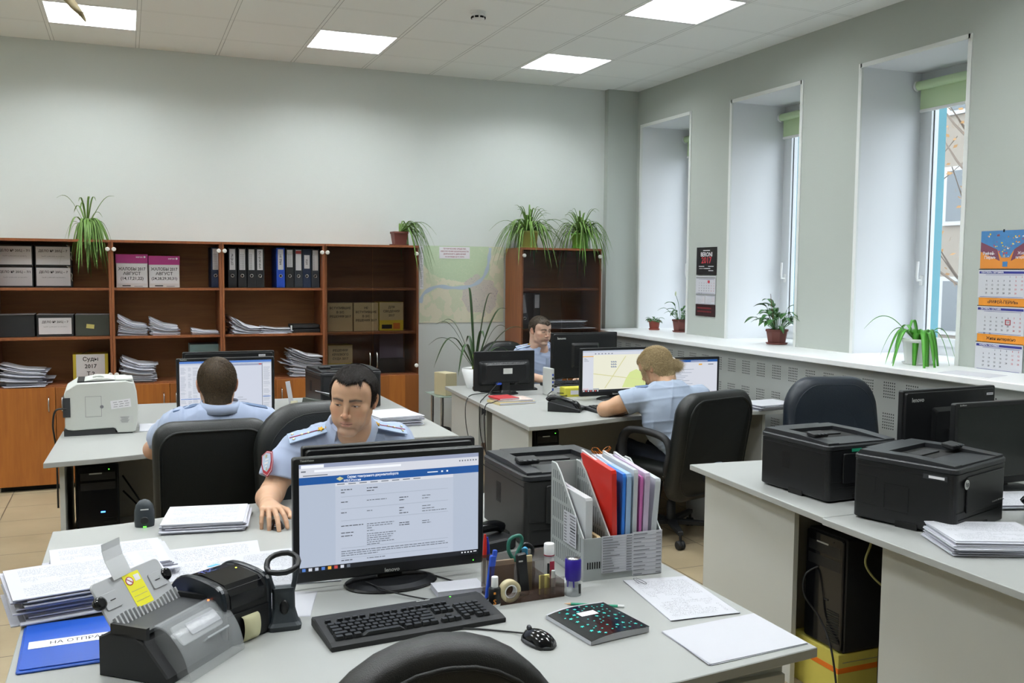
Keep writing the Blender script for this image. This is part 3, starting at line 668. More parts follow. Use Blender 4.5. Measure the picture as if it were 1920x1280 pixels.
m.add([(-.0025, .012, .807), (-.0025, .012, .745), (-.0025, -.10, .70), (-.0025, -.13, .655), (-.0025, -.18, .655), (-.0025, -.21, .70), (-.0025, -w+.012, .76), (-.0025, -w+.012, .807)], [(0, 1, 2, 3, 4, 5, 6, 7)], SKY)
m.add([(-.0024, .012, .745), (-.0024, .012, .69), (-.0024, -.12, .635), (-.0024, -.10, .70)], [(0, 1, 2, 3)], mat('violet_card_print', '6a3a4c', .6)); m.add([(-.0024, -w+.012, .69), (-.0024, -w+.012, .76), (-.0024, -.21, .70), (-.0024, -.19, .635)], [(0, 1, 2, 3)], mat('violet_card_print'))
RC = random.Random(3); cc = [mat('yellow_print', 'e8c93b', .6), OFFW, REDI, ORG]
for i in range(46):
    a = RC.uniform(-1, 1); r = RC.random(); z = .66+.13*r; y = -.155+a*(.02+.12*r)
    m.push((-.0032, y, z), (RC.uniform(0, 3), 0, 0)); s_ = RC.uniform(.004, .010); m.box(0, 0, 0, .0005, s_, s_*RC.uniform(.5, 1.4), cc[i % 4]); m.pop()
m.box(-.0035, -.155, .618, .001, .032, .028, SKY)
m.text('Рифей-', .024, OFFW, (-.0037, -.045, .678), Rr, bold=True); m.text('Пермь', .024, OFFW, (-.0037, -.055, .655), Rr, bold=True); m.text('Живи', .024, OFFW, (-.0035, -.265, .678), Rr); m.text('интересно', .024, OFFW, (-.0035, -.262, .655), Rr, maxw=.08)
m.build('header_card', cal)
zz = .585
for nm, ff, dd, lab in (('СЕНТЯБРЬ / SEPTEMBER', 4, 30, '«РИФЕЙ-ПЕРМЬ»'), ('ОКТЯБРЬ / OCTOBER', 6, 31, 'Живи интересно'), ('НОЯБРЬ / NOVEMBER', 2, 30, None)):
    m = MB(); month(m, .016, zz, w-.012, .158, nm, ff, dd, x=-.005)
    for k in range(40): m.box(-.004, .014-k*.0078, zz+.003, .004, .003, .004, SLOT)
    m.build('month_pad', cal)
    m = MB(); m.box(-.002, -w/2+.012, zz-.158-.024, .002, w-.004, .05, ORG)
    if lab: m.text(lab, .024, INK, (-.0035, -w/2+.012, zz-.158-.024), Rr, bold=True)
    else:
        for k in range(3): m.box(-.0035, -.06, zz-.17-.01*k, .0004, .08, .002, INK); m.box(-.0035, -.23, zz-.17-.01*k, .0004, .1, .002, INK)
    m.build('advert_strip', cal); zz -= .158+.05
m = MB()
cw = (w-.012)*.86/7; yc = .016-(w-.012)*.12-cw*4.5; zc = .585-.208-.158*(.25+.145*2)
for a, b, c, d in ((yc, zc+.013, .034, .004), (yc, zc-.013, .034, .004), (yc-.015, zc, .004, .03), (yc+.015, zc, .004, .03)): m.box(-.0075, a, b, .002, c, d, REDI)
m.build('date_marker', cal); MB().box(-.004, -.14, .805, .006, .006, .016, SLOT).build('nail_clip', cal)
cal = thing('wall_calendar', 'small black-and-white three-part calendar on the wall between first and second windows', 'calendar', (XW-.003, 6.945, 1.35))
m = MB(); m.box(-.001, -.15, .40, .002, .30, .235, mat('black_card_damask', '1b191b', .5, var=.4, vscale=60))
m.text('BERONI', .05, OFFW, (-.003, -.15, .455), Rr, bold=True); m.box(-.003, -.15, .49, .0004, .10, .006, OFFW); m.text('2017', .075, REDI, (-.003, -.15, .405), Rr, bold=True)
for k, (yy, ww) in enumerate(((-.08, .08), (-.22, .08), (-.15, .12), (-.08, .07), (-.22, .07))): m.box(-.003, yy, .355-.012*(k//2)*1.5, .0004, ww, .005, OFFW)
m.build('header_card', cal)
m = MB(); GRP = mat('grey_print', '8b8d8f', .6); month(m, 0, .272, .295, .15, '', 6, 31, GRP, x=-.004); m.box(-.0055, -.15, .115, .001, .28, .012, GRP)
for s_ in (-1, 1): month(m, -.15+.0725+s_*-.0735+.0, .118, .14, .085, '', 2, 30, GRP, x=-.004)
m.build('month_pad', cal)
m = MB(); m.box(-.003, -.15, -.02, .003, .29, .10, mat('dark_red_black_card', '2a1416', .5, var=.5, vscale=40)); [m.box(-.0055, -.045-.0235*k, (.0, -.03)[q], .0004, .018, .013, mat('dull_red_print', '6e2228', .6)) for k in range(9) for q in (0, 1)]; m.build('foot_card', cal)
MB().box(-.008, -.20, .225, .001, .03, .022, REDI).build('date_marker', cal)
# ------------------------------------------------------------ desks
DZ = .76; TH = .025
def desk(label, poly, loc=(0, 0), panels=(), mod=None, name='desk', ped=None):
    """poly in world xy; panels: (x0,x1,y0,y1) legs to the floor; mod: modesty panel"""
    cx = sum(p[0] for p in poly)/len(poly); cy = sum(p[1] for p in poly)/len(poly)
    t = thing(name, label, 'desk', (cx, cy, 0)); L = lambda x, y: (x-cx, y-cy)
    MB().prism([L(*p) for p in poly], DZ-TH, DZ, DESK, .002).build('desktop', t)
    for a in panels: MB().prism([L(*p) for p in a], .0, DZ-TH, PANEL, .001).build('side_panel', t)
    if mod: MB().prism([L(*p) for p in mod], .12, DZ-TH, PANELD).build('modesty_panel', t)
    if ped:
        x0, x1, y0, y1 = ped; p = MB().bx(x0-cx, x1-cx, y0-cy, y1-cy, .02, DZ-TH, PANEL).build('pedestal', t)
        for k in range(3):
            d = MB().rbox((x0+x1)/2-cx, y0-cy-.009, .13+.225*k, x1-x0-.01, .018, .215, PANEL, .001, .001, plane='xz').build('drawer', p)
            m = MB().push(((x0+x1)/2-cx, y0-cy-.018, .13+.225*k), (PI/2, 0, 0)).lathe([(.011, 0), (.011, .014), (.008, .018)], CHROME, 18); m.pop(); m.build('lock' if k == 2 else 'knob', p)
    return t
def lin(x, y0, y1, t_=.022): return [(x, y0), (x+t_, y0), (x+t_, y1), (x, y1)]
def arc(p, q, sag, n=8):
    """points from p to q bulging by sag along y (smooth)"""
    return [(p[0]+(q[0]-p[0])*i/n, p[1]+(q[1]-p[1])*i/n+sag*math.sin(PI*i/n)**2) for i in range(n+1)]
desk('light grey desk nearest the camera, with black keyboard and papers on it', [(-.26, 1.70), (1.10, 1.70), (1.51, 1.742), (1.505, 2.606), (-.26, 2.572)], panels=[lin(-.22, 1.78, 2.5), lin(1.46, 1.9, 2.5)], mod=[(-.19, 2.48), (1.45, 2.5), (1.45, 2.516), (-.19, 2.496)], ped=(1.02, 1.455, 1.80, 2.3))
desk('light grey desk of the officer with the computer mouse, joined to the nearest desk', [(-.262, 2.575), (1.505, 2.609)]+arc((1.505, 3.46), (-.25, 3.47), .19), panels=[lin(-.22, 2.7, 3.42), lin(1.46, 2.7, 3.4)], mod=[(-.19, 2.69), (1.45, 2.71), (1.45, 2.726), (-.19, 2.706)])
desk('light grey left desk carrying the beige printer', arc((-.37, 4.72), (1.65, 4.78), .16)+[(1.66, 5.62), (-.34, 5.62)], panels=[lin(-.31, 4.80, 5.55), lin(1.6, 4.85, 5.55)], mod=[(-.28, 5.50), (1.58, 5.50), (1.58, 5.516), (-.28, 5.516)])
desk('light grey desk behind the left desk, in front of the bookcases', [(-.33, 5.625), (1.66, 5.625), (1.66, 6.55), (-.33, 6.60)], panels=[lin(-.29, 5.7, 6.5), lin(1.6, 5.7, 6.5)], mod=[(-.26, 5.72), (1.58, 5.72), (1.58, 5.736), (-.26, 5.736)])
desk('light grey desk where the fair-haired woman sits', arc((2.12, 4.90), (4.04, 4.96), .14)+[(4.08, 5.86), (2.185, 5.87)], panels=[[(2.165, 5.01), (2.187, 5.01), (2.215, 5.68), (2.193, 5.68)], lin(3.86, 5.05, 5.8)], mod=[(2.23, 5.74), (3.85, 5.74), (3.85, 5.756), (2.23, 5.756)])
desk('light grey desk of the officer facing the camera near the corner', [(2.188, 5.875), (4.08, 5.865)]+arc((4.1, 6.82), (2.26, 6.87), -.08), panels=[[(2.232, 6.04), (2.254, 6.04), (2.29, 6.73), (2.268, 6.73)], lin(3.86, 5.95, 6.75)], mod=[(2.27, 5.98), (3.85, 5.98), (3.85, 5.996), (2.27, 5.996)])
desk('light grey right-hand desk under the farther black printer', [(2.345, 2.695), (4.07, 2.695), (4.07, 3.62)]+arc((4.07, 3.62), (2.41, 3.68), -.04)[1:], panels=[[(2.44, 2.97), (2.462, 2.97), (2.478, 3.62), (2.456, 3.62)], lin(3.9, 2.8, 3.55)], mod=[(2.49, 3.10), (3.88, 3.10), (3.88, 3.116), (2.49, 3.116)])
desk('light grey right-hand desk under the printer with the round white badge', [(2.31, 1.45), (4.07, 1.45), (4.07, 2.69), (2.335, 2.69)], panels=[lin(2.45, 1.6, 2.51), lin(3.9, 1.6, 2.5)], mod=[(2.48, 2.52), (3.88, 2.52), (3.88, 2.536), (2.48, 2.536)])
# ------------------------------------------------------------ monitors
def erect(name, c, s): return emis(name, c, s*SCR)
S_W = erect('screen_white', 'e9edf8', .80); S_B = erect('screen_page', 'c4d0e4', .80); S_P = erect('screen_paper', 'ccd6e8', .82); S_HD = erect('screen_header_blue', '0d58a8', .85); S_BL = erect('screen_accent_blue', '4e7fd0', .9)
S_TX = erect('screen_text_grey', '7d8796', .6); S_TD = erect('screen_text_dark', '3c434f', .5); S_CR = erect('screen_map_cream', 'f4f3de', .9); S_RD = erect('screen_map_road', 'dfdca4', .9); S_GR = erect('screen_map_green', 'dcea9c', .92)
S_TB = erect('screen_taskbar', '141722', .6); S_OR = erect('screen_orange', 'f2b33a', .9); S_RE = erect('screen_red', 'd8504e', .8); S_LG = erect('screen_light_text', 'f4f8ff', 1); S_LN = erect('screen_rule', 'a7b4c8', .7); S_CH = erect('screen_window_chrome', 'aab4d2', .75)
OFFS = mat('dark_switched_off_screen', '1e2220', .18)
def lines(m, x0, x1, z, h, mt, y=-.0006): m.box((x0+x1)/2, y, z, x1-x0, .0004, h, mt)
def scr_doc(m, w, h):
    # all in screen coordinates: centre 0, width w, height h
    L = lambda x0, x1, z, hh, mt, y=-.0006: lines(m, -w/2+x0*w, -w/2+x1*w, h/2-z*h, hh*h, mt, y)
    m.box(0, 0, 0, w, .0006, h, S_B); L(0, 1, .018, .036, S_CH); L(.01, .13, .022, .028, S_LG, -.0009); L(0, 1, .065, .055, S_W); L(0, 1, .105, .03, S_W); L(.08, .55, .066, .02, S_LG, -.0009)
    L(.01, .035, .066, .012, S_TX, -.001); L(.02, .15, .105, .008, S_TX, -.001)
    for k in range(7): L(.885+.016*k, .892+.016*k, .066, .014, S_TX, -.001)
    L(0, 1, .155, .07, S_HD); m.text('Сервис электронного документооборота', .0098, S_LG, (-w*.105, -.0012, h/2-.142*h), TXZ, bold=True, maxw=w*.28); m.text('МВД России', .0078, S_LG, (-w*.218, -.0012, h/2-.174*h), TXZ, bold=True)
    for a, b in (((-.285), .152),): m.add([(w*(a-.02), -.0012, h/2-b*h), (w*a, -.0012, h/2-(b+.02)*h), (w*(a+.02), -.0012, h/2-b*h), (w*a, -.0012, h/2-(b-.02)*h)], [(0, 1, 2, 3)], erect('screen_emblem', 'd8d8a0', .8))
    L(.70, .76, .155, .008, S_LG, -.001); L(.78, .79, .155, .015, S_LG, -.001); L(.81, .82, .155, .015, S_LG, -.001)
    L(.19, .85, .59, .76, S_P, -.0007); L(.19, .85, .205, .03, S_W, -.0008)
    for k in range(8): L(.20+.06*k, .24+.06*k, .205, .008, S_TX, -.0011)
    R = random.Random(4)
    for z, rows in ((.26, [(.22, .28, 0), (.36, .42, 0)]), (.285, [(.22, .24, 0), (.36, .40, 0)]), (.375, [(.22, .26, 0), (.36, .47, 1), (.54, .59, 0), (.67, .72, 1)]), (.40, [(.54, .57, 0), (.67, .71, 1)]), (.475, [(.22, .25, 0), (.36, .39, 1), (.54, .57, 0), (.67, .72, 1)]), (.50, [(.54, .56, 0), (.67, .74, 1)]), (.525, [(.54, .59, 0), (.67, .81, 1)]),
                    (.60, [(.22, .34, 0), (.36, .51, 1)]), (.62, [(.36, .5, 1), (.54, .6, 0), (.67, .71, 1)]), (.64, [(.36, .39, 1), (.54, .6, 0), (.67, .72, 1)]), (.665, [(.22, .29, 0), (.36, .4, 1)]), (.695, [(.22, .28, 0), (.36, .52, 1)]), (.715, [(.36, .51, 1)]), (.735, [(.36, .5, 1)]), (.755, [(.36, .49, 1)]), (.775, [(.36, .51, 1)]), (.795, [(.36, .43, 1)]), (.84, [(.22, .80, 1)]), (.86, [(.22, .82, 1)]), (.88, [(.22, .42, 1)]), (.925, [(.22, .28, 0), (.36, .46, 1)])):
        for a, b, c in rows:
            q = a
            while q < b:
                e = min(b, q+R.uniform(.008, .028)); L(q, e, z, .007, (S_TD, S_TX)[c], -.0012); q = e+.004
    for z in (.325, .44, .55, .81, .905): L(.22, .82, z, .0022, S_LN, -.0011)
    L(0, 1, .978, .044, S_TB, -.0009)
    for k, c in enumerate((S_BL, S_W, S_P, S_BL, S_OR, S_RE, S_W, S_TX)): L(.012+.034*k, .03+.034*k, .978, .028, c, -.0013)
    for k in range(4): L(.90+.018*k, .908+.018*k, .975, .012, S_LG, -.0013)
    L(.972, .99, .972, .008, S_LG, -.0013)
def scr_list(m, w, h):
    L = lambda x0, x1, z, hh, mt, y=-.0006: lines(m, -w/2+x0*w, -w/2+x1*w, h/2-z*h, hh*h, mt, y)
    m.box(0, 0, 0, w, .0006, h, S_W); L(0, 1, .02, .04, S_BL); L(0, 1, .055, .03, S_P); L(.22, .9, .08, .04, S_CH); L(.86, .89, .078, .02, S_RE, -.0009); L(.225, .893, .52, .84, erect('screen_window_white', 'dfe5f5', .82), -.0009)
    L(.221, .225, .5, .88, S_LN, -.001); L(.893, .899, .5, .88, S_TX, -.001); L(.221, .899, .945, .006, S_TX, -.001)
    R = random.Random(8)
    for i in range(44):
        z = .12+.019*i
        for a, b in ((.01, .07), (.09, .13), (.14, .2)):
            if R.random() < .8: L(a, b-R.uniform(0, .02), z, .005, S_LN)
        if R.random() < .9: L(.91, .985-R.uniform(0, .02), z, .005, S_LN)
    L(.01, .215, .72, .012, S_BL, -.0009); L(.902, .99, .72, .012, S_BL, -.0009)
    for a, b, z in ((.62, .68, .72), (.6, .66, .76), (.66, .72, .765), (.56, .64, .8), (.64, .74, .83), (.68, .74, .86), (.6, .65, .87)): L(a, b, z, .006, S_TX, -.0012)
    L(0, 1, .978, .044, S_TB, -.0009)
def scr_map(m, w, h):
    L = lambda x0, x1, z, hh, mt, y=-.0006: lines(m, -w/2+x0*w, -w/2+x1*w, h/2-z*h, hh*h, mt, y)
    m.box(0, 0, 0, w, .0006, h, S_CR); L(0, 1, .02, .04, S_P); L(0, 1, .075, .07, S_W); L(0, .16, .54, .86, S_W, -.0009); L(0, .16, .14, .02, S_OR, -.001)
    for k in range(3): L(.02, .05+.02*k, .19+.03*k, .008, S_TX, -.0012)
    for k in range(6): L(.18+.05*k, .2+.05*k, .08, .02, S_TX, -.001)
    m.push((0, -.0009, 0)); P = lambda x, z: (-w/2+x*w, 0, h/2-z*h)
    m.add([P(.33, .92), P(.345, .92), P(.66, .15), P(.645, .15)], [(0, 1, 2, 3)], S_RD); m.add([P(.16, .55), P(.16, .57), P(1, .78), P(1, .76)], [(0, 1, 2, 3)], S_RD)
    m.add([P(.60, .92), P(.66, .7), P(.72, .55), P(.82, .48), P(.95, .6), P(1, .92)], [(0, 1, 2, 3, 4, 5)], S_GR)
    for k in range(9): x = .42+.03*(k % 3); z = .28+.06*(k//3); m.add([P(x, z), P(x+.02, z+.03), P(x+.035, z+.01), P(x+.015, z-.02)], [(0, 1, 2, 3)], S_LN)
    m.pop(); L(0, .09, .93, .04, S_RE, -.0009); L(.1, .25, .93, .02, S_LN, -.0009); L(0, 1, .975, .05, S_TB, -.001)
    for k in range(7): L(.01+.035*k, .03+.035*k, .975, .03, (S_W, S_RE)[k % 2], -.0013)
def scr_web(m, w, h):
    L = lambda x0, x1, z, hh, mt, y=-.0006: lines(m, -w/2+x0*w, -w/2+x1*w, h/2-z*h, hh*h, mt, y)
    m.box(0, 0, 0, w, .0006, h, S_W); L(0, 1, .03, .06, S_HD); L(.6, .85, .035, .03, S_CH, -.0009); L(.72, .77, .12, .035, S_OR, -.0009); L(.86, .94, .12, .02, S_TX, -.0009)
    for k in range(16): L(.1, .4+.25*math.sin(k*1.7)**2, .2+.04*k, .010, S_LN, -.0009)
    L(0, 1, .978, .044, S_TB, -.0009)
def monitor(label, x, y, w=.545, h=.335, zb=.795, rz=0, screen=None, back_text=None, brand='lenovo', base='oval', tilt=0, sticker=None, zfloor=DZ, vesa=False, bz=.0, title=None, frame=BLACK):
    t = thing('computer_monitor', label, 'monitor', (x, y, zfloor), rz); zc = zb-zfloor+h/2
    m = MB().push((0, 0, zc), (tilt, 0, 0)); m.prism(rrect(w, h, .008, 3), -.004, .022, frame, .003, plane='xz')
    if vesa:
        R = []
        for k, (a, b, yy) in enumerate(((w*.86, h*.62, .022), (w*.80, h*.54, .045), (w*.66, h*.42, .058))): R.append([(p[0], yy, p[1]-.015) for p in rrect(a, b, .02, 3)])
        m.rings(R, frame, sm=False)
        m.box(-.01, .0585, .0, .07, .002, .04, LGREY); m.box(.06, .0585, -.09, .04, .01, .014, mat('blue_video_plug', '2747a8', .5)); m.box(-.08, .0585, -.09, .03, .008, .014, SLOT)
        for k in range(22): m.box(-w*.3+k*w*.6/21, .05, h*.20, .004, .012, .003, SLOT)
    else:
        R = []
        for a, b, yy in ((w*.97, h*.95, .022), (w*.955, h*.93, .030), (w*.42, h*.55, .0305), (w*.36, h*.45, .044)): R.append([(p[0], yy, p[1]) for p in rrect(a, b, .012, 3)])
        m.rings(R, frame, sm=False)
    m.pop(); m.build('housing', t)
    if screen is not False:
        m = MB().push((0, -.0045, zc+.006), (tilt, 0, 0)); sw, sh = w-.034, h-.048
        if screen: screen(m, sw, sh)
        else: m.box(0, 0, 0, sw, .0006, sh, OFFS)
        m.pop(); m.build('screen', t)
    m = MB().push((0, 0, zc), (tilt, 0, 0))
    if back_text: m.text(back_text, .026, LGREY if not vesa else mat('embossed_dark_lettering', '26282a', .3), (w*.36 if not vesa else 0, .0312 if not vesa else .024, h*.38), (PI/2, 0, PI), bold=True)
    if sticker: m.box(sticker[0]*w, .0315, sticker[1]*h, sticker[2], .0008, sticker[3], OFFW); m.box(sticker[0]*w, .0320, sticker[1]*h, sticker[2]*.8, .0006, sticker[3]*.25, INKG)
    if brand: m.text(brand, .016, LGREY, (0, -.0046, -h/2+.011), TXZ, bold=True)
    if title: m.text(title, .008, LGREY, (-w*.43, -.0046, h/2-.008), TXZ, bold=True)
    m.add([(w*.44, -.0046, -h/2+.01), (w*.445, -.0046, -h/2+.01), (w*.445, -.0046, -h/2+.013), (w*.44, -.0046, -h/2+.013)], [(0, 1, 2, 3)], emis('green_led', '60ff40', 3))
    if len(m.v): m.pop(); m.build('badge', t)
    m = MB(); m.rings([[(px, py, z) for px, py in rrect(a, b, .01, 3, 0, .035)] for a, b, z in ((.085, .05, .012), (.065, .035, .035), (.06, .035, zc+.0))], BLACK, sm=False); m.build('stand_neck', t)
    m = MB(); rx, ry = (.135, .09) if base == 'oval' else (.11, .075)
    m.rings([[(px, py+.01, z) for px, py in ellipse(rx*k, ry*k, 36)] for k, z in ((.97, 0), (1, .004), (.97, .009), (.80, .017), (.3, .02))], BLACK, sm=False); m.build('stand_base', t)
    return t
monitor('front monitor nearest the camera, showing a web form with a blue header', .68, 2.545, .552, .347, .793, 0, scr_doc, title='ThinkVision', sticker=None)
monitor('back of the monitor facing the officer with the mouse, directly behind the front monitor', .742, 2.80, .545, .335, .79, PI, None, 'lenovo', sticker=(-.40, .40, .045, .008))
monitor('monitor with document lists in front of the officer seen from behind', .519, 5.60, .542, .345, .797, 0, scr_list, brand=None, title='ThinkVision')
monitor('dark monitor back rising just above the monitor with document lists', .56, 5.86, .53, .335, .822, PI, None, None, sticker=(-.36, .42, .04, .012))
monitor('old monitor seen from behind with blue cable plug, at the left of the corner desks', 2.52, 6.30, .47, .285, .790, PI, None, 'AOC', brand=None, base='sq', vesa=True)
monitor('black monitor seen from behind in front of the officer near the corner', 3.19, 6.35, .55, .345, .85, PI, None, 'lenovo', sticker=(-.14, -.13, .03, .028))
monitor('monitor showing a pale yellow street map beside the fair-haired woman', 3.155, 5.78, .55, .335, .79, 0, scr_map)
monitor('monitor with a white web page to the right of the fair-haired woman', 3.36, 5.23, .53, .31, .79, -.06, scr_web, brand=None)
monitor('black monitor seen from behind beside the blue-black chair at right', 3.27, 3.02, .56, .345, .82, PI+.05, None, 'lenovo', sticker=(-.42, .40, .04, .01))
monitor('switched-off monitor at the right edge, turned towards the camera', 3.36, 2.78, .60, .345, .79, 0, None, brand=None, title='SyncMaster')
# ------------------------------------------------------------ office chairs
def chair(label, x, y, rz, w=.50, h=.66, zb=.40, mt=None, arms=True, topr=.14, lean=.10, taper=.0, name='office_chair', arch=0):
    """rz: direction the sitter faces = local +Y; back at local -Y"""
    mt = mt or LEATHER; t = thing(name, label, 'chair', (x, y, 0), rz)
    n = 22; R = []
    prof = [(-.001, -.030, .88), (.010, -.048, .96), (.03, -.052, 1.0), (.06, -.05, 1.0), (.075, -.042, .985), (.09, -.0, .97)]
    def outline(k, yo):
        P = []
        for px, pz in rrect(w*k, h*k, min(topr, w*k*.48), 8, 0, zb+h/2):
            u = (pz-zb)/h; px *= 1-taper*(max(0, u-.3))**1.3 - .10*(max(0, .35-u))
            pz2 = pz-arch*(px/(w/2))**2*max(0, u)
            yy = yo-.25+.11*0-lean*(u-.2)*h*1.2+.035*math.sin(u*PI)*(-1)+.02*(px/(w/2))**2*.6
            P.append((px, yy, pz2))
        return P
    R = [outline(.86, -.045), outline(.96, -.04), outline(1.0, -.02), outline(1.0, .025), outline(.965, .05), outline(.85, .065), outline(.5, .07)]
    m = MB(); m.rings(R, mt); m.build('backrest', t)
    m = MB(); m.rings([outline(.90, -.047), outline(.885, -.056), outline(.87, -.047)], mt, caps=False); m.tube(outline(.875, .0605)+outline(.875, .0605)[:1], .003, mt, 6)
    for s in (-1, 1): m.tube([(s*w*.22, -.25-lean*(q-.2)*h*1.2-.035*math.sin(q*PI)+.068, zb+h*q) for q in (.12, .3, .45)]+[(s*w*.40, -.25-lean*(.62-.2)*h*1.2-.035+.068, zb+h*.66)], .003, mt, 6, 4)
    m.build('seam_piping', t)
    m = MB(); P = [(-.25, -.24), (.25, -.24)]; 
    m.rings([[(px, py, z) for px, py in rrect(.50*k, .50*k, .10, 6)] for k, z in ((.85, .40), (.98, .42), (1, .45), (.98, .48), (.85, .50), (.4, .505))], mt); m.build('seat', t)
    if arms:
        for s in (-1, 1):
            m = MB(); X = s*(.29); pts = [(s*.22, .10, .42), (X, .12, .47), (X, .15, .60), (X, .10, .685), (X, -.05, .70), (X, -.20, .675), (X, -.24, .60), (X, -.22, .50), (s*.24, -.20, .43)]
            m.tube(pts, .022, BLACKM, 8, 5, flat=1.5); m.build('armrest', t)
    m = MB(); m.lathe([(.028, .10), (.028, .22), (.018, .221), (.018, .39), (.06, .391), (.06, .40)], BLACKM, 16); m.box(0, 0, .395, .2, .16, .02, BLACKM); m.box(0, -.20, .42, .08, .2, .015, BLACKM); m.build('gas_lift', t)
    for k in range(5):
        a = 2*PI*k/5+.3; m = MB().push((0, 0, 0), (0, 0, a)); m.prism([(.02, -.03), (.30, -.016), (.30, .016), (.02, .03)], .085, .112, BLACKM, .004); m.pop(); L_ = m.build('base_leg', t)
        m = MB().push((.295*math.cos(a), .295*math.sin(a), .028), (PI/2, 0, a+.5)); m.lathe([(.02, -.024), (.027, -.02), (.027, -.004), (.015, -.003), (.015, .003), (.027, .004), (.027, .02), (.02, .024)], BLACKM, 16); m.pop(); m.bx(.295*math.cos(a)-.006, .295*math.cos(a)+.006, .295*math.sin(a)-.006, .295*math.sin(a)+.006, .04, .09, BLACKM); m.build('caster', L_)
    return t
chair('black leather office chair behind the officer seen from behind, tall and wide backed', .325, 4.43, 0, .485, .64, .37, arms=False, topr=.085)
chair('black leather office chair behind the officer with the mouse', .81, 3.75, PI+.22, .54, .64, .44, topr=.2, arms=True)
chair('black leather office chair with armrest behind the fair-haired woman', 3.13, 4.98, .28, .63, .66, .29, topr=.13, lean=.15)
chair('blue-black office chair beside the right-hand desks, unoccupied', 3.68, 3.98, PI-.2, .60, .66, .40, LEATHERB, topr=.16, taper=.22)
chair('dark chair with a rounded back at the bottom edge, nearest the camera', .488, 1.83, 0, .52, .64, .373, mat('worn_black_leatherette', '141312', .4, bump=.3, bscale=500), False, topr=.25, arch=.02)
chair('dark office chair behind the officer near the corner', 3.07, 7.32, PI+.1, .50, .62, .42, topr=.2)
# ------------------------------------------------------------ printers
def vents(m, x, y0, y1, z0, z1, n=14, ax='x'):
    for k in range(n):
        z = z0+(z1-z0)*k/(n-1)
        if ax == 'x': m.box(x, (y0+y1)/2, z, .002, y1-y0, (z1-z0)/n*.45, SLOT)
        else: m.box((y0+y1)/2, x, z, y1-y0, .002, (z1-z0)/n*.45, SLOT)
def laser_printer(label, x, y, rz, w=.36, d=.38, h=.24, ctrl='left', hp=False, z=DZ, green=False, sticker=False, dark=BLACK):
    """front = -Y local, visible long side = -X"""
    t = thing('laser_printer', label, 'printer', (x, y, z), rz); TOP = DGREY
    m = MB(); m.prism(rrect(w, d, .02, 5), .008, h-.03, dark, .004); m.build('body', t)
    m = MB(); m.prism(rrect(w*.92, d*.9, .02, 3), 0, .012, SLOT, .002); m.build('foot_plinth', t)
    m = MB(); P = rrect(w+.006, d+.006, .026, 5); m.prism(P, h-.032, h-.012, mat('charcoal_printer_lid', '222427', .42, bump=.1, bscale=600), .004)
    # top deck with output well and raised hood
    m.prism([(-d/2+.01, h-.013), (-d/2+.01, h-.004), (-.02, h+.006), (d/2-.02, h+.004), (d/2-.008, h-.013)], -w/2+.008, -w/2+.06, mat('charcoal_printer_lid'), plane='yz', ch=.0)
    m.prism([(-d/2+.01, h-.013), (-d/2+.01, h-.004), (-.02, h+.006), (d/2-.02, h+.004), (d/2-.008, h-.013)], w/2-.06, w/2-.008, mat('charcoal_printer_lid'), plane='yz')
    m.bx(-w/2+.06, w/2-.06, d/2-.10, d/2-.01, h-.013, h+.0045, mat('charcoal_printer_lid')); m.prism([(-d/2+.01, h-.013), (-d/2+.01, h-.006), (-.05, h-.010), (-.05, h-.013)], -w/2+.06, w/2-.06, mat('charcoal_printer_lid'), plane='yz'); m.build('lid', t)
    m = MB(); m.add([(-w/2+.06, -.05, h-.0115), (w/2-.06, -.05, h-.0115), (w/2-.06, d/2-.1, h-.0115), (-w/2+.06, d/2-.1, h-.0115)], [(0, 1, 2, 3)], SLOT); m.bx(-.07, .07, .0, .05, h-.0115, h-.006, BLACKM); m.build('output_tray', t)
    m = MB(); cx = -w/2+.06 if ctrl == 'left' else w/2-.07
    m.push((cx, -d/2+.13 if ctrl == 'left' else -.02, h+.006), (.12, 0, 0)); m.rbox(0, 0, .006, .075, .05, .016, BLACKM, .008, .003)
    for k in range(3): m.lathe([(.006, .014), (.006, .0165)], DGREY, 12, cx=-.022+.018*k, cy=-.032)
    m.pop(); m.build('control_panel', t)
    m = MB(); m.rbox(.02, -d/2-.003, h*.56, w*.72, .008, h*.5, dark, .008, .002, plane='xz'); m.box(0, -d/2-.001, h*.24, w*.86, .003, .002, SLOT); m.box(0, -d/2-.001, h*.34, w*.94, .003, .0015, SLOT); m.bx(-.05, .05, -d/2-.004, -d/2, .015, .03, SLOT)
    if hp:
        m.push((-w*.33, -d/2-.0075, h*.72), (PI/2, 0, 0)); m.lathe([(.017, 0), (.0168, .001)], LGREY, 28); m.pop(); m.text('hp', .024, BLACKM, (-w*.33, -d/2-.0095, h*.725), TXZ, bold=True)
        m.text('LaserJet Pro 400 M401dn', .0085, LGREY, (w*.30, -d/2-.0078, h*.37), TXZ)
    m.build('front_door', t)
    m = MB(); xs_ = -w/2-.0005; vents(m, xs_, .02 if not hp else .10, .06 if not hp else .10, h*.42, h*.68); m.box(xs_, -.02, .012, .003, .08, .022, SLOT); m.box(xs_, 0, h*.80, .002, d*.92, .002, SLOT)
    if hp:
        for a, b, c, e in ((.02, .6, .09, .002), (.02, .22, .09, .002), (-.025, .41, .002, .085), (.065, .41, .002, .085), (.13, .66, .08, .002), (.13, .25, .08, .002)): m.box(xs_, a, h*b, .002, c if c > .01 else .0018, e if e > .01 else .0018, SLOT)
    if sticker: m.box(xs_-.001, -d/2+.07, h*.80, .0015, .085, .018, DGREY); m.box(xs_-.002, -d/2+.065, h*.80, .001, .055, .009, OFFW)
    m.build('side_vent', t)
    if green: MB().box(-w*.12, -d/2-.0055, h*.86, .05, .001, .012, mat('green_sticker', '1f9a74', .5)).build('sticker', t)
    return t
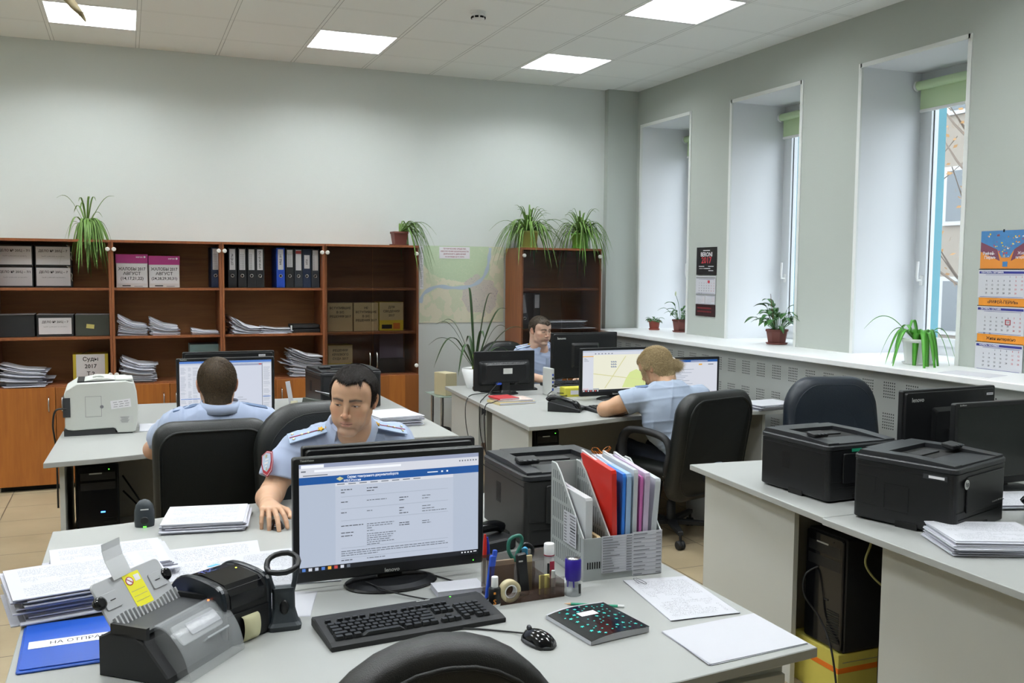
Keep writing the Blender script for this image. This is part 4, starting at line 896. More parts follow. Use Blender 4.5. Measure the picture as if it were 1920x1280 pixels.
laser_printer('black laser printer with green sticker on the right-hand far desk', 2.665, 3.055, .04, .36, .40, .238, green=True)
laser_printer('black laser printer with round white badge on the right-hand near desk', 2.69, 2.545, .30, .385, .375, .25, ctrl='right', hp=True, sticker=True)
laser_printer('black laser printer between the front monitor and the grey file holder', 1.345, 2.91, 0, .36, .39, .25, dark=mat('scuffed_black_plastic', '232322', .5, var=.25, vscale=14))
laser_printer('black laser printer half hidden behind the head of the officer with the mouse', 1.30, 6.10, .1, .40, .38, .25)
# beige printer seen from its side
t = thing('laser_printer', 'beige laser printer on the left desk seen from its side', 'printer', (-.143, 5.43, DZ), .02)
BEI = mat('warm_grey_printer_plastic', 'c8cbc6', .45); w, d, h = .372, .34, .285
m = MB(); P = []
P = [(-w/2+.012, .045), (-w/2+.012, .09), (-w/2+.012, h*.80), (-w/2+.02, h*.86), (-w/2+.012+.06, h-.006), (w/2-.06, h), (w/2-.02, h-.012), (w/2-.006, h*.8), (w/2, h*.5), (w/2-.004, .06), (w/2-.014, .012), (w/2-.03, .006), (w*.22, .008), (w*.19, .03), (w*.16, .035), (-w/2+.05, .03), (-w/2+.025, .035)]
m.prism(P, 0, d, BEI, .004, plane='xz'); m.build('body', t)
m = MB(); m.bx(-w/2+.006, w*.19, .01, d-.01, .0, .034, DGREY); m.bx(w*.19, w/2-.03, .01, d-.01, 0, .008, DGREY); m.bx(-w/2+.004, -w/2+.04, -.004, d-.01, h*.36, h*.72, DGREY); m.build('base_tray', t)
m = MB(); m.bx(-w*.30, w*.20, .04, d-.05, h-.012, h+.0012, SLOT); m.prism([(-w*.30, h-.01), (w*.24, h+.002), (w*.10, h+.012), (-w*.05, h+.014), (-w*.2, h+.002)], .05, d-.06, BEI, .001, plane='xz'); m.build('output_tray', t)
m = MB(); m.rbox(w*.32, d*.3, h+.005, .09, d*.5, .012, BEI, .01, .003); m.build('lid_panel', t)
m = MB(); m.tube([(-w*.06, .10, h+.006), (-.03, .10, h+.02), (.01, .10, h+.02), (.03, .10, h+.006)], .006, BEI, 8, 4); m.build('lift_handle', t)
m = MB()
for a, b, c, e in ((-.035, h*.73, .078, .0015), (-.035, h*.35, .078, .0015), (-.074, h*.54, .0015, h*.38), (.004, h*.54, .0015, h*.38)): m.box(a, -.0008, b, c, .001, e, INKG)
m.push((.006, -.0006, h*.53), (PI/2, 0, 0)); m.lathe([(.009, 0), (.0088, .0012)], INKG, 16); m.pop(); m.build('side_flap', t)
m = MB(); m.push((.10, -.0015, h*.57), (0, -.10, 0)); m.box(0, 0, 0, .10, .001, .045, OFFW); [m.box(-.028+.028*k+.004*(r % 2), -.001, .012-.012*r, .020, .0004, .0025, INKG) for r in range(3) for k in range(3)]; m.pop()
m.box(.125, -.0015, h*.27, .072, .001, .040, LGREY)
for k in range(6): m.box(.118, -.0024, h*.27+.014-.0056*k, .045-.006*(k % 3), .0004, .002, INKG)
m.build('sticker', t)
m = MB(); m.tube([(-w/2+.02, -.005, h*.52), (-w/2-.03, -.005, h*.5), (-w/2-.045, 0, h*.25), (-w/2-.04, .01, 0), (-w/2-.035, .06, -.1), (-w/2-.035, .1, -.4)], .005, CABLE, 8, 6); m.build('power_cord', t)
# ------------------------------------------------------------ label printers and scanners on the near desk
TSC = mat('blue_black_plastic', '10181f', .28)
t = thing('label_printer', 'blue-black desktop label printer with paper strip hanging from its mouth', 'printer', (.196, 2.357, DZ), .60); t.scale = (.82, .82, .82)
m = MB(); w, d, h = .185, .25, .19
prof = [(-d/2, .0), (-d/2, .105), (-d/2+.004, .15), (-d/2+.03, .178), (0, h), (d/2-.06, h-.008), (d/2-.015, h-.045), (d/2, .10), (d/2, 0)]
prof = [(p.x, p.y) for p in spline([(a, b, 0) for a, b in prof], 3)]
for sx in (-1, 1): m.prism(prof, sx*w/2-(.018 if sx > 0 else 0), sx*w/2+(.018 if sx < 0 else 0), TSC, .004, plane='yz')
m.prism([(p[0]*.97, p[1]*.965) for p in prof], -w/2+.012, w/2-.012, BLACKM, .001, plane='yz'); m.build('body', t)
m = MB(); m.prism([(-d/2-.001, .112), (-d/2+.003, .148), (-d/2+.03, .176), (0, h-.001), (d/2-.07, h-.01), (d/2-.07, h-.02), (0, h-.012), (-d/2+.035, .165), (-d/2+.01, .145), (-d/2+.006, .112)], -w/2+.03, w/2-.03, GLOSSB, plane='yz')
m.text('TSC', .03, mat('violet_blue_print', '2f3f8a', .5), (-.03, .015, h-.0008), (-.03, 0, 0), bold=True); m.push((.0, .052, h-.004), (-.1, 0, 0)); m.box(.02, 0, .0005, .035, .018, .0008, mat('light_blue_sticker', '5fb0dd', .5)); m.pop()
m.box(.045, -.02, h-.003, .004, .004, .001, emis('yellow_led', 'f2ff50', 4)); m.build('cover', t)
m = MB(); m.box(0, -d/2-.0006, .075, w-.05, .002, .004, SLOT); m.box(0, -d/2-.0004, .05, w-.036, .003, .085, BLACK); m.build('front_bezel', t)
m = MB()
for s in (-1, 1): m.push((s*w/2, .0, .07), (0, s*PI/2, 0)); m.lathe([(.055, -.002), (.055, .004), (.05, .006)], TSC, 28); m.pop()
m.sphere((-w/2-.004, -.100, .082), (.004, .007, .016), mat('green_latch', '2b8f6d', .4)); m.build('side_latch', t)
LS = mat('cream_label_strip', 'd3cfa8', .6)
m = MB(); pts = [(-.001, .078), (-.012, .072), (-.017, .045), (-.012, .015), (.0, .001)]; pts = spline([(0, a, b) for a, b in pts], 5); V = []
for p in pts: V += [(-.028, -d/2+p.y, p.z), (.032, -d/2+p.y, p.z)]
m.add(V, [(2*i, 2*i+1, 2*i+3, 2*i+2) for i in range(len(pts)-1)], LS, True); o = m.build('label_strip', t); mo = o.modifiers.new('t', 'SOLIDIFY'); mo.thickness = .0006
# small clear-covered mail printer with its lid raised, cropped by the lower edge
t = thing('receipt_printer', 'small grey-and-black printer with clear front cover and raised lid, bottom left', 'printer', (.065, 2.22, DZ), .86); t.scale = (.86, .86, .86)
w, d = .265, .20
m = MB(); prof = [(-d/2-.01, 0), (-d/2-.012, .02), (-d/2+.06, .10), (-d/2+.10, .122), (.06, .12), (d/2, .10), (d/2, 0)]
m.prism(prof, -w/2, w/2, BLACKM, .004, plane='yz')
m.build('body', t)
m = MB(); m.prism([(-.04, .118), (-.04, .127), (.045, .127), (.05, .118)], -w/2+.01, w/2-.01, DGREY, .001, plane='yz')
m.bx(-w/2, -w/2+.012, -.05, .06, .11, .14, BLACK); m.bx(w/2-.012, w/2, -.05, .06, .11, .14, BLACK); m.build('paper_bed', t)
m = MB(); cc_ = mat('clear_cover_plastic', 'c9cdd0', .12, alpha=.22); th = .003
cv = spline([(0, -.045, .135), (0, -.085, .125), (0, -.13, .075), (0, -.150, .02), (0, -.152, .004)], 5)
R = [[(-w/2+.035, p.y, p.z), (w/2-.0, p.y, p.z), (w/2-.0, p.y+.002, p.z-.004), (-w/2+.035, p.y+.002, p.z-.004)] for p in cv]
m.rings(R, cc_, sm=False)
for s in (-w/2+.035, w/2): m.add([(s, p.y, p.z) for p in cv]+[(s, -.05, .004)], [tuple(range(len(cv)+1))], cc_)
m.build('clear_cover', t)
m = MB(); m.push((.02, -.085, .098), (.75, 0, 0)); m.rbox(0, 0, 0, .17, .06, .006, CLEAR, .01, .002); m.rbox(.02, .0, .006, .12, .035, .004, PAPER, .004, .001); m.pop(); m.push((.04, -.128, .075), (.85, 0, 0)); m.box(0, 0, .002, .09, .0045, .02, CLEAR); m.pop(); m.build('output_guide', t)
m = MB(); m.push((0, .055, .115), (-.60, 0, 0), (1, 1, .9))        # raised lid leaning back
LID = mat('silver_grey_plastic', 'a9abad', .4); m.rbox(0, 0, .075, w-.01, .007, .15, LID, .015, .002, plane='xz')
for k in range(17): m.bx(-w/2+.018+k*.0146, -w/2+.0235+k*.0146, -.014, -.003, .0, .034+.006*math.sin(k*.5), LID)
m.pop(); lid = m.build('raised_lid', t)
m = MB().push((0, .055, .115), (-.60, 0, 0), (1, 1, .9)); m.rbox(.01, -.0042, .085, .062, .001, .105, mat('yellow_warning_label', 'e3dd1c', .5), .003, .0003, plane='xz')
m.push((-.004, -.005, .115), (PI/2, 0, 0)); m.lathe([(.012, 0), (.012, .0006)], OFFW, 20); m.lathe([(.0135, 0), (.0135, .0004), (.011, .0008), (.0105, .0004)], REDI, 20, caps=False); m.pop(); m.push((-.004, -.0062, .115), (0, .8, 0)); m.box(0, 0, 0, .024, .0005, .002, REDI); m.pop()
m.box(.026, -.005, .118, .02, .0006, .02, OFFW)
for k in range(3): m.box(.01, -.0049, .082-.016*k, .05, .0004, .001, INKG)
m.pop(); m.build('warning_label', lid)
m = MB().push((0, .055, .115), (-.60, 0, 0), (1, 1, .9))
m.pop()
for s in (-1, 1):
    m = MB().push((0, .055, .115), (-.60, 0, 0), (1, 1, .9)); m.rbox(s*.088, -.005, .085, .055, .004, .05, LID, .006, .001, plane='xz'); m.box(s*.085, -.008, .085, .018, .0008, .0025, SLOT); m.push((s*.125, -.004, .09), (PI/2, 0, 0)); m.lathe([(.018, -.008), (.020, 0), (.018, .006), (.012, .009)], GLOSSB, 20); m.pop(); m.box(s*.112, -.006, .088, .03, .004, .012, LID); m.pop(); m.build('guide_roller', lid)
m = MB().push((-.02, .135, .262), (-.40, 0, .1), .9); R = [[(-.042, yy, z), (.042, yy, z), (.042, yy+.0012, z), (-.042, yy+.0012, z)] for yy, z in ((0, -.05), (.002, -.02), (.006, .01), (.003, .04), (-.004, .06))]
m.rings(R, mat('frosted_paper_support', 'd9dbdc', .25, alpha=.75), sm=False); m.pop(); m.build('paper_support', lid)
m = MB().box(w/2-.02, -.052, .132, .004, .004, .003, emis('orange_led', 'ff7020', 4)); m.build('indicator', t)
# scanner holder with big loop
GB = mat('blue_grey_plastic', '2c3338', .5)
t = thing('scanner_stand', 'dark upright barcode scanner holder with a big open loop beside the label printer', 'scanner', (.345, 2.325, DZ), -.05)
m = MB(); R = []
for z, a, b, y in ((0, .040, .028, 0), (.012, .042, .03, 0), (.02, .036, .024, 0), (.05, .028, .016, .004), (.09, .028, .012, .008), (.10, .03, .011, .008)): R.append([(px, py+y, z) for px, py in rrect(2*a, 2*b, .012, 3)])
m.rings(R, GB, sm=False); m.build('base', t)
m = MB(); m.tube([(-.022, .008, .09), (-.032, .006, .12), (-.038, .004, .155)], .0065, GB, 8, 4); m.tube([(.022, .008, .09), (.029, .008, .12), (.034, .008, .160)], .0065, GB, 8, 4); m.build('upright', t)
m = MB(); m.tube([(-.040, .0, .156), (-.034, -.022, .150), (.004, -.026, .148), (.032, -.016, .158), (.035, .010, .172), (.014, .022, .182), (-.018, .020, .180), (-.036, .012, .170), (-.040, .0, .156)], .0072, BLACK, 8, 2); m.build('cradle_loop', t)
m = MB(); m.sphere((0, -.012, .055), (.011, .008, .02), BLACK, 12, 8); m.build('button', t)
# hand scanner on its dock at the far edge
t = thing('barcode_scanner', 'small dark dome-shaped barcode scanner with green light at the far left edge of the desk', 'scanner', (.04, 3.44, DZ), 0); t.scale = (.88, .88, .88)
m = MB(); R = []
for z, a, b in ((0, .036, .03), (.02, .038, .032), (.06, .037, .03), (.085, .031, .026), (.10, .020, .018), (.105, .008, .008)): R.append([(a*math.cos(q*PI/12), b*math.sin(q*PI/12)-.0, z) for q in range(24)])
m.rings(R, GB); m.build('body', t)
m = MB(); m.rings([[(px, -.031-yy, pz) for px, pz in ellipse(a, a, 16, 0, .028)] for a, yy in ((.016, -.004), (.015, .001), (.011, .002))], BLACK); m.box(0, -.0305, .072, .03, .002, .004, LGREY); m.box(0, -.0325, .004, .012, .003, .004, emis('green_led', '60ff40', 3)); m.build('scan_window', t)
# ------------------------------------------------------------ keyboard, mouse
KEY = mat('black_key_plastic', '17191b', .42)
def keyboard(label, x, y, rz, w=.455, d=.185, z=DZ, full=True):
    t = thing('keyboard', label, 'keyboard', (x, y, z), rz)
    m = MB(); m.prism([(-d/2, .0), (-d/2, .012), (-d/2+.02, .016), (d/2-.03, .026), (d/2, .022), (d/2, .0)], -w/2, w/2, BLACKM, .003, plane='yz'); m.build('case', t)
    if not full:
        m = MB()
        for r in range(5):
            for c in range(18): m.prism(rrect(.02, .015, .002, 1, -w/2+.03+c*(w-.06)/17, -d/2+.04+r*.024), .016+.003*r*.6, .026+.003*r*.6, KEY, .002)
        o = m.build('keys', t); o['kind'] = 'stuff'; return t
    cache = {}
    def key(cx, cy, kw, kd=.0165):
        k = (round(kw, 3), round(kd, 3)); zz = .015+(cy+d/2)*.055
        if k not in cache:
            mm = MB(); mm.rings([[(px, py, q) for px, py in rrect(kw*s, kd*s, .002, 1)] for s, q in ((1, 0), (1, .002), (.78, .009))], KEY, sm=False); cache[k] = mm.build('key', t); o = cache[k]
        else: o = cache[k].copy(); COL.objects.link(o); o.parent = t
        o.location = (cx, cy, zz)
    u = .0178; x0 = -w/2+.018; y0 = -d/2+.030
    rows = [[1.25, 1.25, 1.25, 6, 1.25, 1.25, 1.25, 1.25], [2.25]+[1]*10+[2.5], [1.75]+[1]*11+[2], [1.5]+[1]*12+[1.25], [1]*13+[1.75]]
    for r, row in enumerate(rows):
        q = x0
        for a in row: key(q+a*u/2, y0+r*u, a*u-.0012); q += a*u
    q = x0
    for k in range(13): key(q+u/2, y0+5.35*u, u*.9, .011); q += u*(1.7 if k in (0,) else (1.45 if k in (4, 8) else 1.08))
    X = x0+15.2*u
    for r in (3, 4):
        for c in range(3): key(X+(c+.5)*u, y0+r*u, u-.0012)
    for c in range(3): key(X+(c+.5)*u, y0, u-.0012)
    key(X+1.5*u, y0+u, u-.0012)
    for c in range(3): key(X+(c+.5)*u, y0+5.35*u, u*.9, .011)
    X = x0+18.6*u
    for r in range(5):
        for c in range(4):
            if (r, c) == (0, 1): continue
            key(X+(c+.5)*u, y0+r*u, u-.0012)
    m = MB(); m.text('defender', .011, LGREY, (.065, d/2-.018, .0268), (.0, 0, 0), bold=True); m.box(.14, d/2-.022, .027, .004, .003, .001, emis('green_led', '60ff40', 3)); m.build('badge', t)
    return t
keyboard('black keyboard in front of the front monitor on the nearest desk', .643, 2.235, .07)
t = thing('computer_mouse', 'glossy dark mouse on the nearest desk right of the keyboard', 'mouse', (.897, 2.005, DZ), .25)
def mouse_shell(m, s=1, mt=None, y=0):
    R = []
    for k in range(9):
        a = k/8; yy = (-.052+.104*a)*s; ww = .031*s*math.sqrt(max(.02, 1-(2*a-1)**4))*(1.0-.1*a); hh = .034*s*math.sin(PI*(.12+.76*(a**.85)))**.7
        R.append([(ww*math.cos(PI*q/10), yy, hh*math.sin(PI*q/10)) for q in range(11)]+[(-ww*.9, yy, 0)])
    m.rings(R, mt or GLOSSB)
m = MB(); mouse_shell(m, 1, GLOSSB); m.build('shell', t)
m = MB(); m.prism([(p[0], p[1]) for p in ellipse(.0325, .053, 28)], 0, .010, DGREY, .003); m.build('side_grip', t)
m = MB(); m.push((0, .036, .026), (0, PI/2, 0)); m.lathe([(.006, -.004), (.008, -.002), (.008, .002), (.006, .004)], DGREY, 14); m.pop(); m.build('scroll_wheel', t)
m = MB(); m.tube([(0, .05, .008), (-.02, .09, .004), (-.07, .15, .003), (-.13, .20, .003)], .0022, CABLE, 6, 6); m.build('cord', t)
tag(MB().tube([(.60, 2.52, DZ+.024), (.66, 2.44, DZ+.012), (.76, 2.36, DZ+.004), (.86, 2.335, DZ+.004)], .0022, CABLE, 6, 8).build('cable'), 'thin black cable crossing the front monitor base to the keyboard', 'cable')
tag(MB().tube([(.735, 2.585, DZ+.03), (.80, 2.58, DZ+.006), (.86, 2.47, DZ+.004), (.90, 2.36, DZ+.004), (.88, 2.31, DZ+.008)], .0022, CABLE, 6, 8).build('cable'), 'thin black cable arching from behind the front monitor to the keyboard end', 'cable')
MOUSE2 = thing('computer_mouse', 'dark mouse with a red wheel under the officer\'s right hand', 'mouse', (.462, 3.262, DZ), PI); MOUSE2.scale = (.88, .9, .80)
m = MB(); mouse_shell(m, .95, mat('dark_red_black_plastic', '1d1214', .25)); m.build('shell', MOUSE2)
m = MB(); m.prism(ellipse(.031, .05, 28), 0, .007, BLACK, .002); m.build('base', MOUSE2)
m = MB(); m.push((0, .034, .024), (0, PI/2, 0)); m.lathe([(.006, -.004), (.008, -.002), (.008, .002), (.006, .004)], mat('red_plastic', 'b3262b', .3), 14); m.pop(); m.build('scroll_wheel', MOUSE2)
keyboard('black keyboard on the fair-haired woman\'s desk', 2.95, 5.33, .05, full=False)
keyboard('black keyboard behind the old monitor on the corner desk', 2.62, 6.52, 0, full=False)
keyboard('black keyboard in front of the officer near the corner', 3.22, 6.62, .04, full=False)
# ------------------------------------------------------------ paper on the desks
def sheets(label, c, th, mt=TXT, name='document', z=DZ, cat='papers', group=None, lift=None, n=1):
    """c: four world xy corners, first edge = top of the page (left to right), anticlockwise from above"""
    cx = sum(p[0] for p in c)/4; cy = sum(p[1] for p in c)/4; m = MB()
    P = [(p[0]-cx, p[1]-cy, th+(lift[i] if lift else 0)) for i, p in enumerate(c)]
    # order: tl, tr, br, bl -> uv
    tl, tr, br_, bl = P; N = 8; V = []; U = []
    for j in range(N+1):
        for i in range(N+1):
            u, v = i/N, j/N; p = Vector(bl).lerp(Vector(br_), u).lerp(Vector(tl).lerp(Vector(tr), u), v); V.append(p); U.append((u, v))
    F = [(j*(N+1)+i, j*(N+1)+i+1, (j+1)*(N+1)+i+1, (j+1)*(N+1)+i) for j in range(N) for i in range(N)]
    m.add(V, F, mt, uvs=[[U[k] for k in f] for f in F])
    low = [(p[0], p[1], 0.0) for p in (bl, br_, tr, tl)]; hi = [bl, br_, tr, tl]
    R = [low]+[[tuple(Vector(l).lerp(Vector(h_), (k+q)/max(n, 1))+Vector((RND.gauss(0, .002), RND.gauss(0, .002), 0))) for l, h_ in zip(low, hi)] for k in range(n) for q in (.1, .95)]
    m.rings(R, PAPERG, sm=False, caps=False); m.add(low, [(3, 2, 1, 0)], PAPERG)
    o = m.build(name, None, (cx, cy, z)); tag(o, label, cat, group); return o
sheets('printed letter with a paper clip, right of the starred notebook', [(1.31, 2.33), (1.50, 2.30), (1.47, 1.995), (1.27, 2.01)], .003, TXT2)
tag(MB().tube([(1.335, 2.285, DZ+.0045), (1.34, 2.325, DZ+.0045), (1.352, 2.33, DZ+.0045), (1.358, 2.285, DZ+.0045), (1.349, 2.278, DZ+.0045), (1.344, 2.318, DZ+.0045)], .0007, CHROME, 5, 4).build('paper_clip'), 'steel paper clip on the printed letter', 'paper clip')
sheets('blank white sheets at the right front corner of the nearest desk', [(1.21, 1.955), (1.50, 1.975), (1.50, 1.765), (1.21, 1.745)], .004, PAPER, n=2)
def dpile(label, x, y, w, d, h, rz, seed, mt=TXT, jit=.004, curl=None, z=DZ): return pile('paper_pile', label, x, y, z, w, d, h, rz, seed, jit, curl, top=mt, cat='papers')
dpile('pile of printed papers between the small scanner and the officer\'s mouse', .245, 3.40, .27, .25, .034, -.16, 11)
sheets('single printed form lying in the middle of the left desk area', [(.0, 3.10), (.38, 3.12), (.36, 2.80), (.03, 2.78)], .002, TXT2)
sheets('printed page sticking out under the label printer', [(.30, 2.98), (.56, 2.99), (.55, 2.62), (.24, 2.66)], .0035, TXT)
dpile('upper pile of printed papers behind the raised printer lid at left', -.06, 2.98, .31, .26, .04, .12, 12, jit=.007)
dpile('large slumped pile of papers at the left edge of the desk', -.12, 2.72, .34, .27, .075, .18, 13, jit=.012)
sheets('white sheet behind the loop of the scanner holder', [(.33, 2.60), (.47, 2.56), (.42, 2.38), (.28, 2.42)], .001, PAPER)
t = thing('document_folder', 'blue plastic folder with a white strip reading НА ОТПРАВКУ', 'folder', (-.13, 2.40, DZ), .03)
m = MB(); BF = mat('blue_folder_plastic', '1d4fb0', .35); m.prism(rrect(.235, .29, .006, 2), .0, .006, BF, .002); m.prism(rrect(.228, .282, .006, 2, .002, .004), .0062, .009, BF, .001); m.build('cover', t)
m = MB(); m.push((.0, -.0, .0095), (0, 0, .0)); m.box(.005, 0, 0, .21, .045, .0006, OFFW); m.text('НА ОТПРАВКУ', .026, INK, (.02, 0, .0006), (0, 0, 0), maxw=.15); m.pop(); m.build('title_strip', t)
dpile('pile of printed papers in front of the printer with the round white badge', 2.60, 2.21, .31, .24, .05, -.42, 14, TXT, .005)
sheets('printed sheet at the right edge near the pile before the white-badged printer', [(2.62, 2.10), (2.83, 2.0), (2.72, 1.78), (2.50, 1.88)], .002, PAPER)
dpile('papers under the switched-off monitor at the right edge', 3.19, 2.62, .30, .22, .02, -.3, 15)
dpile('papers under the web page monitor at the right end of the woman\'s desk', 3.93, 5.10, .32, .24, .035, .1, 16, PAPER, .01)
dpile('printed papers behind the officer with the mouse on the far left desk', 1.42, 5.30, .26, .3, .06, .1, 17, PAPER, .01)
sheets('loose white papers beside the beige printer with a blue pen on top', [(.05, 5.72), (.35, 5.72), (.34, 5.48), (.05, 5.46)], .004, PAPER, n=2)
sheets('small paper sheet right of the blue pen on the left desk', [(.36, 5.74), (.50, 5.74), (.50, 5.5), (.35, 5.5)], .002, PAPER)
sheets('thin sheet lying on the window board under the large calendar', [(4.15, 3.9), (4.35, 3.95), (4.4, 3.66), (4.2, 3.6)], .001, PAPER, z=ZS)
# notebook with turquoise stars, pencil
nb = thing('notebook', 'black exercise book covered in turquoise stars', 'notebook', (1.082, 2.055, DZ), .14)
m = MB(); N = 8; R = []
for i in range(N+1):
    u = i/N; z = .012+.014*math.sin(u*PI*.75)*(1-u)+.004*u; R.append([(-.09+.175*u, -.10, z*.1), (-.09+.175*u, .10, z*.1), (-.09+.175*u, .10, z), (-.09+.175*u, -.10, z)])
m.rings([[r[0], r[1], (r[2][0], r[2][1], r[2][2]-.001), (r[3][0], r[3][1], r[3][2]-.001)] for r in R], PAPER, sm=False); m.build('pages', nb)
m = MB(); NC = mat('glossy_black_cover', '15181b', .14); m.rings([[(r[3][0], -.102, r[3][2]+.0005), (r[2][0], .092, r[2][2]+.0005), (r[2][0], .092, r[2][2]-.0008), (r[3][0], -.102, r[3][2]-.0008)] for r in R], NC, sm=False)
TQ = mat('turquoise_print', '35c3b8', .3)
def zt(x): u = (x+.09)/.175; return .012+.014*math.sin(u*PI*.75)*(1-u)+.004*u+.0011
RS = random.Random(9); placed = []
for k in range(400):
    sx_, sy2 = RS.uniform(-.07, .078), RS.uniform(-.093, .084); s_ = RS.choice([.0035, .005, .0065])
    if all((sx_-a)**2+(sy2-b)**2 > (s_+c+.004)**2 for a, b, c in placed) and not (abs(sx_+.005) < .03 and abs(sy2-.035) < .018): placed.append((sx_, sy2, s_))
for sx_, sy2, s_ in placed[:55]:
    a0 = RS.uniform(0, 2); pp = [(sx_+(s_ if k % 2 == 0 else s_*.45)*math.cos(a0+k*PI/5), sy2+(s_ if k % 2 == 0 else s_*.45)*math.sin(a0+k*PI/5)) for k in range(10)]
    m.add([(a, b, zt(a)) for a, b in pp]+[(sx_, sy2, zt(sx_))], [(k, (k+1) % 10, 10) for k in range(10)], TQ)
m.add([(-.032, .022, zt(-.032)+.0003), (.02, .022, zt(.02)+.0003), (.02, .048, zt(.02)+.0003), (-.032, .048, zt(-.032)+.0003)], [(0, 1, 2, 3)], OFFW); m.build('cover', nb)
pc = thing('pencil', 'green pencil with white eraser end behind the starred notebook', 'pencil', (1.135, 2.18, DZ+.004), -.50)
MB().push((0, 0, 0), (0, PI/2, 0)).lathe([(.0035, -.06), (.0035, .065)], mat('green_paint', '1d8a6b', .4), 6, sm=False).pop().build('barrel', pc)
MB().push((0, 0, 0), (0, PI/2, 0)).lathe([(.0036, .065), (.0036, .082)], WHITE, 10).pop().build('eraser', pc)
MB().push((0, 0, 0), (0, PI/2, 0)).lathe([(.0004, -.078), (.0033, -.06)], mat('pale_pencil_wood', 'c9a27c', .7), 8).pop().build('tip', pc)
pn = thing('pen', 'blue ballpoint pen lying on papers beside the beige printer', 'pen', (.21, 5.60, DZ+.012), .45)
BPEN = mat('blue_pen_plastic', '2338b0', .35); MB().push((0, 0, 0), (0, PI/2, 0)).lathe([(.002, -.075), (.005, -.06), (.005, .06)], BPEN, 10).pop().build('barrel', pn); MB().push((0, 0, 0), (0, PI/2, 0)).lathe([(.006, .02), (.006, .07)], BPEN, 10).pop().build('cap', pn)
# ------------------------------------------------------------ file holder with folders
fh = thing('file_holder', 'large grey plastic magazine file holder with phone lists taped to its front', 'file holder', (1.325, 2.365, DZ), -.03)
GF = mat('grey_filing_plastic', '9fa4a3', .45); HW, HD, HH, LIP = .255, .235, .305, .125
prof = [(0, 0), (0, LIP), (HD*.72, HH*.93), (HD*.86, HH), (HD, HH), (HD, 0)]
def slots(m, x, y0, y1, zfun, k, d=1):
    for i in range(k):
        y = y0+(y1-y0)*i/(k-1); top = zfun(y)-.02; z = .02
        while z < top-.012: 
            z2 = min(z+.05, top); m.box(x, y, (z+z2)/2, .0035 if d else .003, .0045, z2-z, mat('grey_slot_shadow', '5c6160', .7)); z = z2+.010
zf = lambda y: LIP+(HH-LIP)*min(1, max(0, y)/(HD*.8))
for nm, x0 in (('side_wall', -HW/2), ('divider', -HW/2+.083), ('side_wall', HW/2-.003)):
    m = MB(); m.prism(prof, x0, x0+.003, GF, plane='yz'); slots(m, x0+.0015, .02, HD-.015, zf, 15)
    m.tube([(x0+.0015, a, b) for a, b in prof[1:5]], .0028, mat('grey_filing_rim', 'b9bdbc', .4), 6); m.build(nm, fh)
m = MB(); m.bx(-HW/2, HW/2, -.003, .0, 0, LIP, GF); m.bx(-HW/2, HW/2, HD, HD+.003, 0, HH, GF); m.bx(-HW/2, HW/2, 0, HD, 0, .003, GF)
for k in range(9): m.bx(-HW/2+.012+.0075*k, -HW/2+.016+.0075*k, -.0035, -.0028, .035, .055, SLOT)
m.build('tray', fh)
m = MB()
def plist(m, x0, x1, z0, z1, n):
    m.bx(x0, x1, -.005, -.0035, z0, z1, PAPER); R = random.Random(int(x0*1e4))
    for k in range(n):
        z = z1-(k+.7)*(z1-z0)/n; m.bx(x0+.003, x0+.003+(x1-x0)*R.uniform(.25, .6), -.0056, -.005, z, z+.0022, INKG); m.bx(x1-(x1-x0)*.2, x1-.003, -.0056, -.005, z, z+.0022, INKG); m.bx(x0, x1, -.0055, -.005, z-.003, z-.0025, mat('thin_grey_rule', 'a9abb3', .7))
plist(m, -.070, .030, .020, .128, 14); plist(m, .030, .127, -.0 +.002, .132, 11)
o = m.build('phone_list', fh)
m = MB(); m.bx(-HW/2-.0045, -HW/2-.003, .04, .13, .085, .18, PAPER)
for k in range(10): z = .172-.009*k; m.bx(-HW/2-.0052, -HW/2-.0045, .046, .085-.003*(k % 3), z, z+.0032, INK if k in (4, 5) else INKG); m.bx(-HW/2-.0052, -HW/2-.0045, .108, .124, z, z+.0032, INKG)
m.build('side_label', fh)
def folder(x, col, label, w=.010, h=.30, name='folder', lean=0, d=.215, y=.012, cat='folder', tag_=None, rot=0):
    t = thing(name, label, cat, (0, 0, 0)); m = MB(); m.prism([(0, 0), (0, h*.97), (.004, h), (d-.01, h*1.02), (d, h)], -w/2, w/2, col, min(.001, w*.2), plane='yz'); m.build('cover', t)
    m = MB(); m.prism([(.005, .004), (.004, h-.006), (d+.004, h+.012), (d-.002, .004)], -w*.22, w*.22, PAPER, plane='yz'); m.build('pages', t)
    c, s_ = math.cos(-.03), math.sin(-.03); X, Y = x, y; t.location = (1.325+X*c-Y*s_, 2.365+X*s_+Y*c, DZ+.004); t.rotation_euler = (rot, lean, -.03); return t
REDF = mat('red_folder_plastic', 'c5281d', .3); BF2 = mat('bright_blue_folder_plastic', '2f78d6', .3); LB = mat('pale_blue_folder_plastic', 'a5c4e4', .3, alpha=.9); CF = mat('clear_folder_plastic', 'd2d8dc', .25, alpha=.9); PK = mat('magenta_folder_plastic', 'c76fae', .3); LP = mat('lilac_folder_plastic', 'd3c3dc', .3, alpha=.9)
folder(-.104, mat('translucent_file', 'd5d8da', .3, alpha=.92), 'clear punched files with binder rings in the left bay of the grey holder', .022, .235, 'document_file', cat='file')
folder(-.072, mat('cream_card', 'cbb68a', .7), 'small cream card booklet low in the left bay of the grey holder', .012, .12, 'booklet', cat='booklet')
folder(-.018, REDF, 'red plastic folder standing in the grey holder', .016, .315, lean=-.05, rot=.05)
folder(.004, BF2, 'bright blue folder right of the red one in the grey holder', .010, .30, rot=.03)
folder(.020, LB, 'pale blue folder in the grey holder beside the bright blue one', .016, .30, rot=.03)
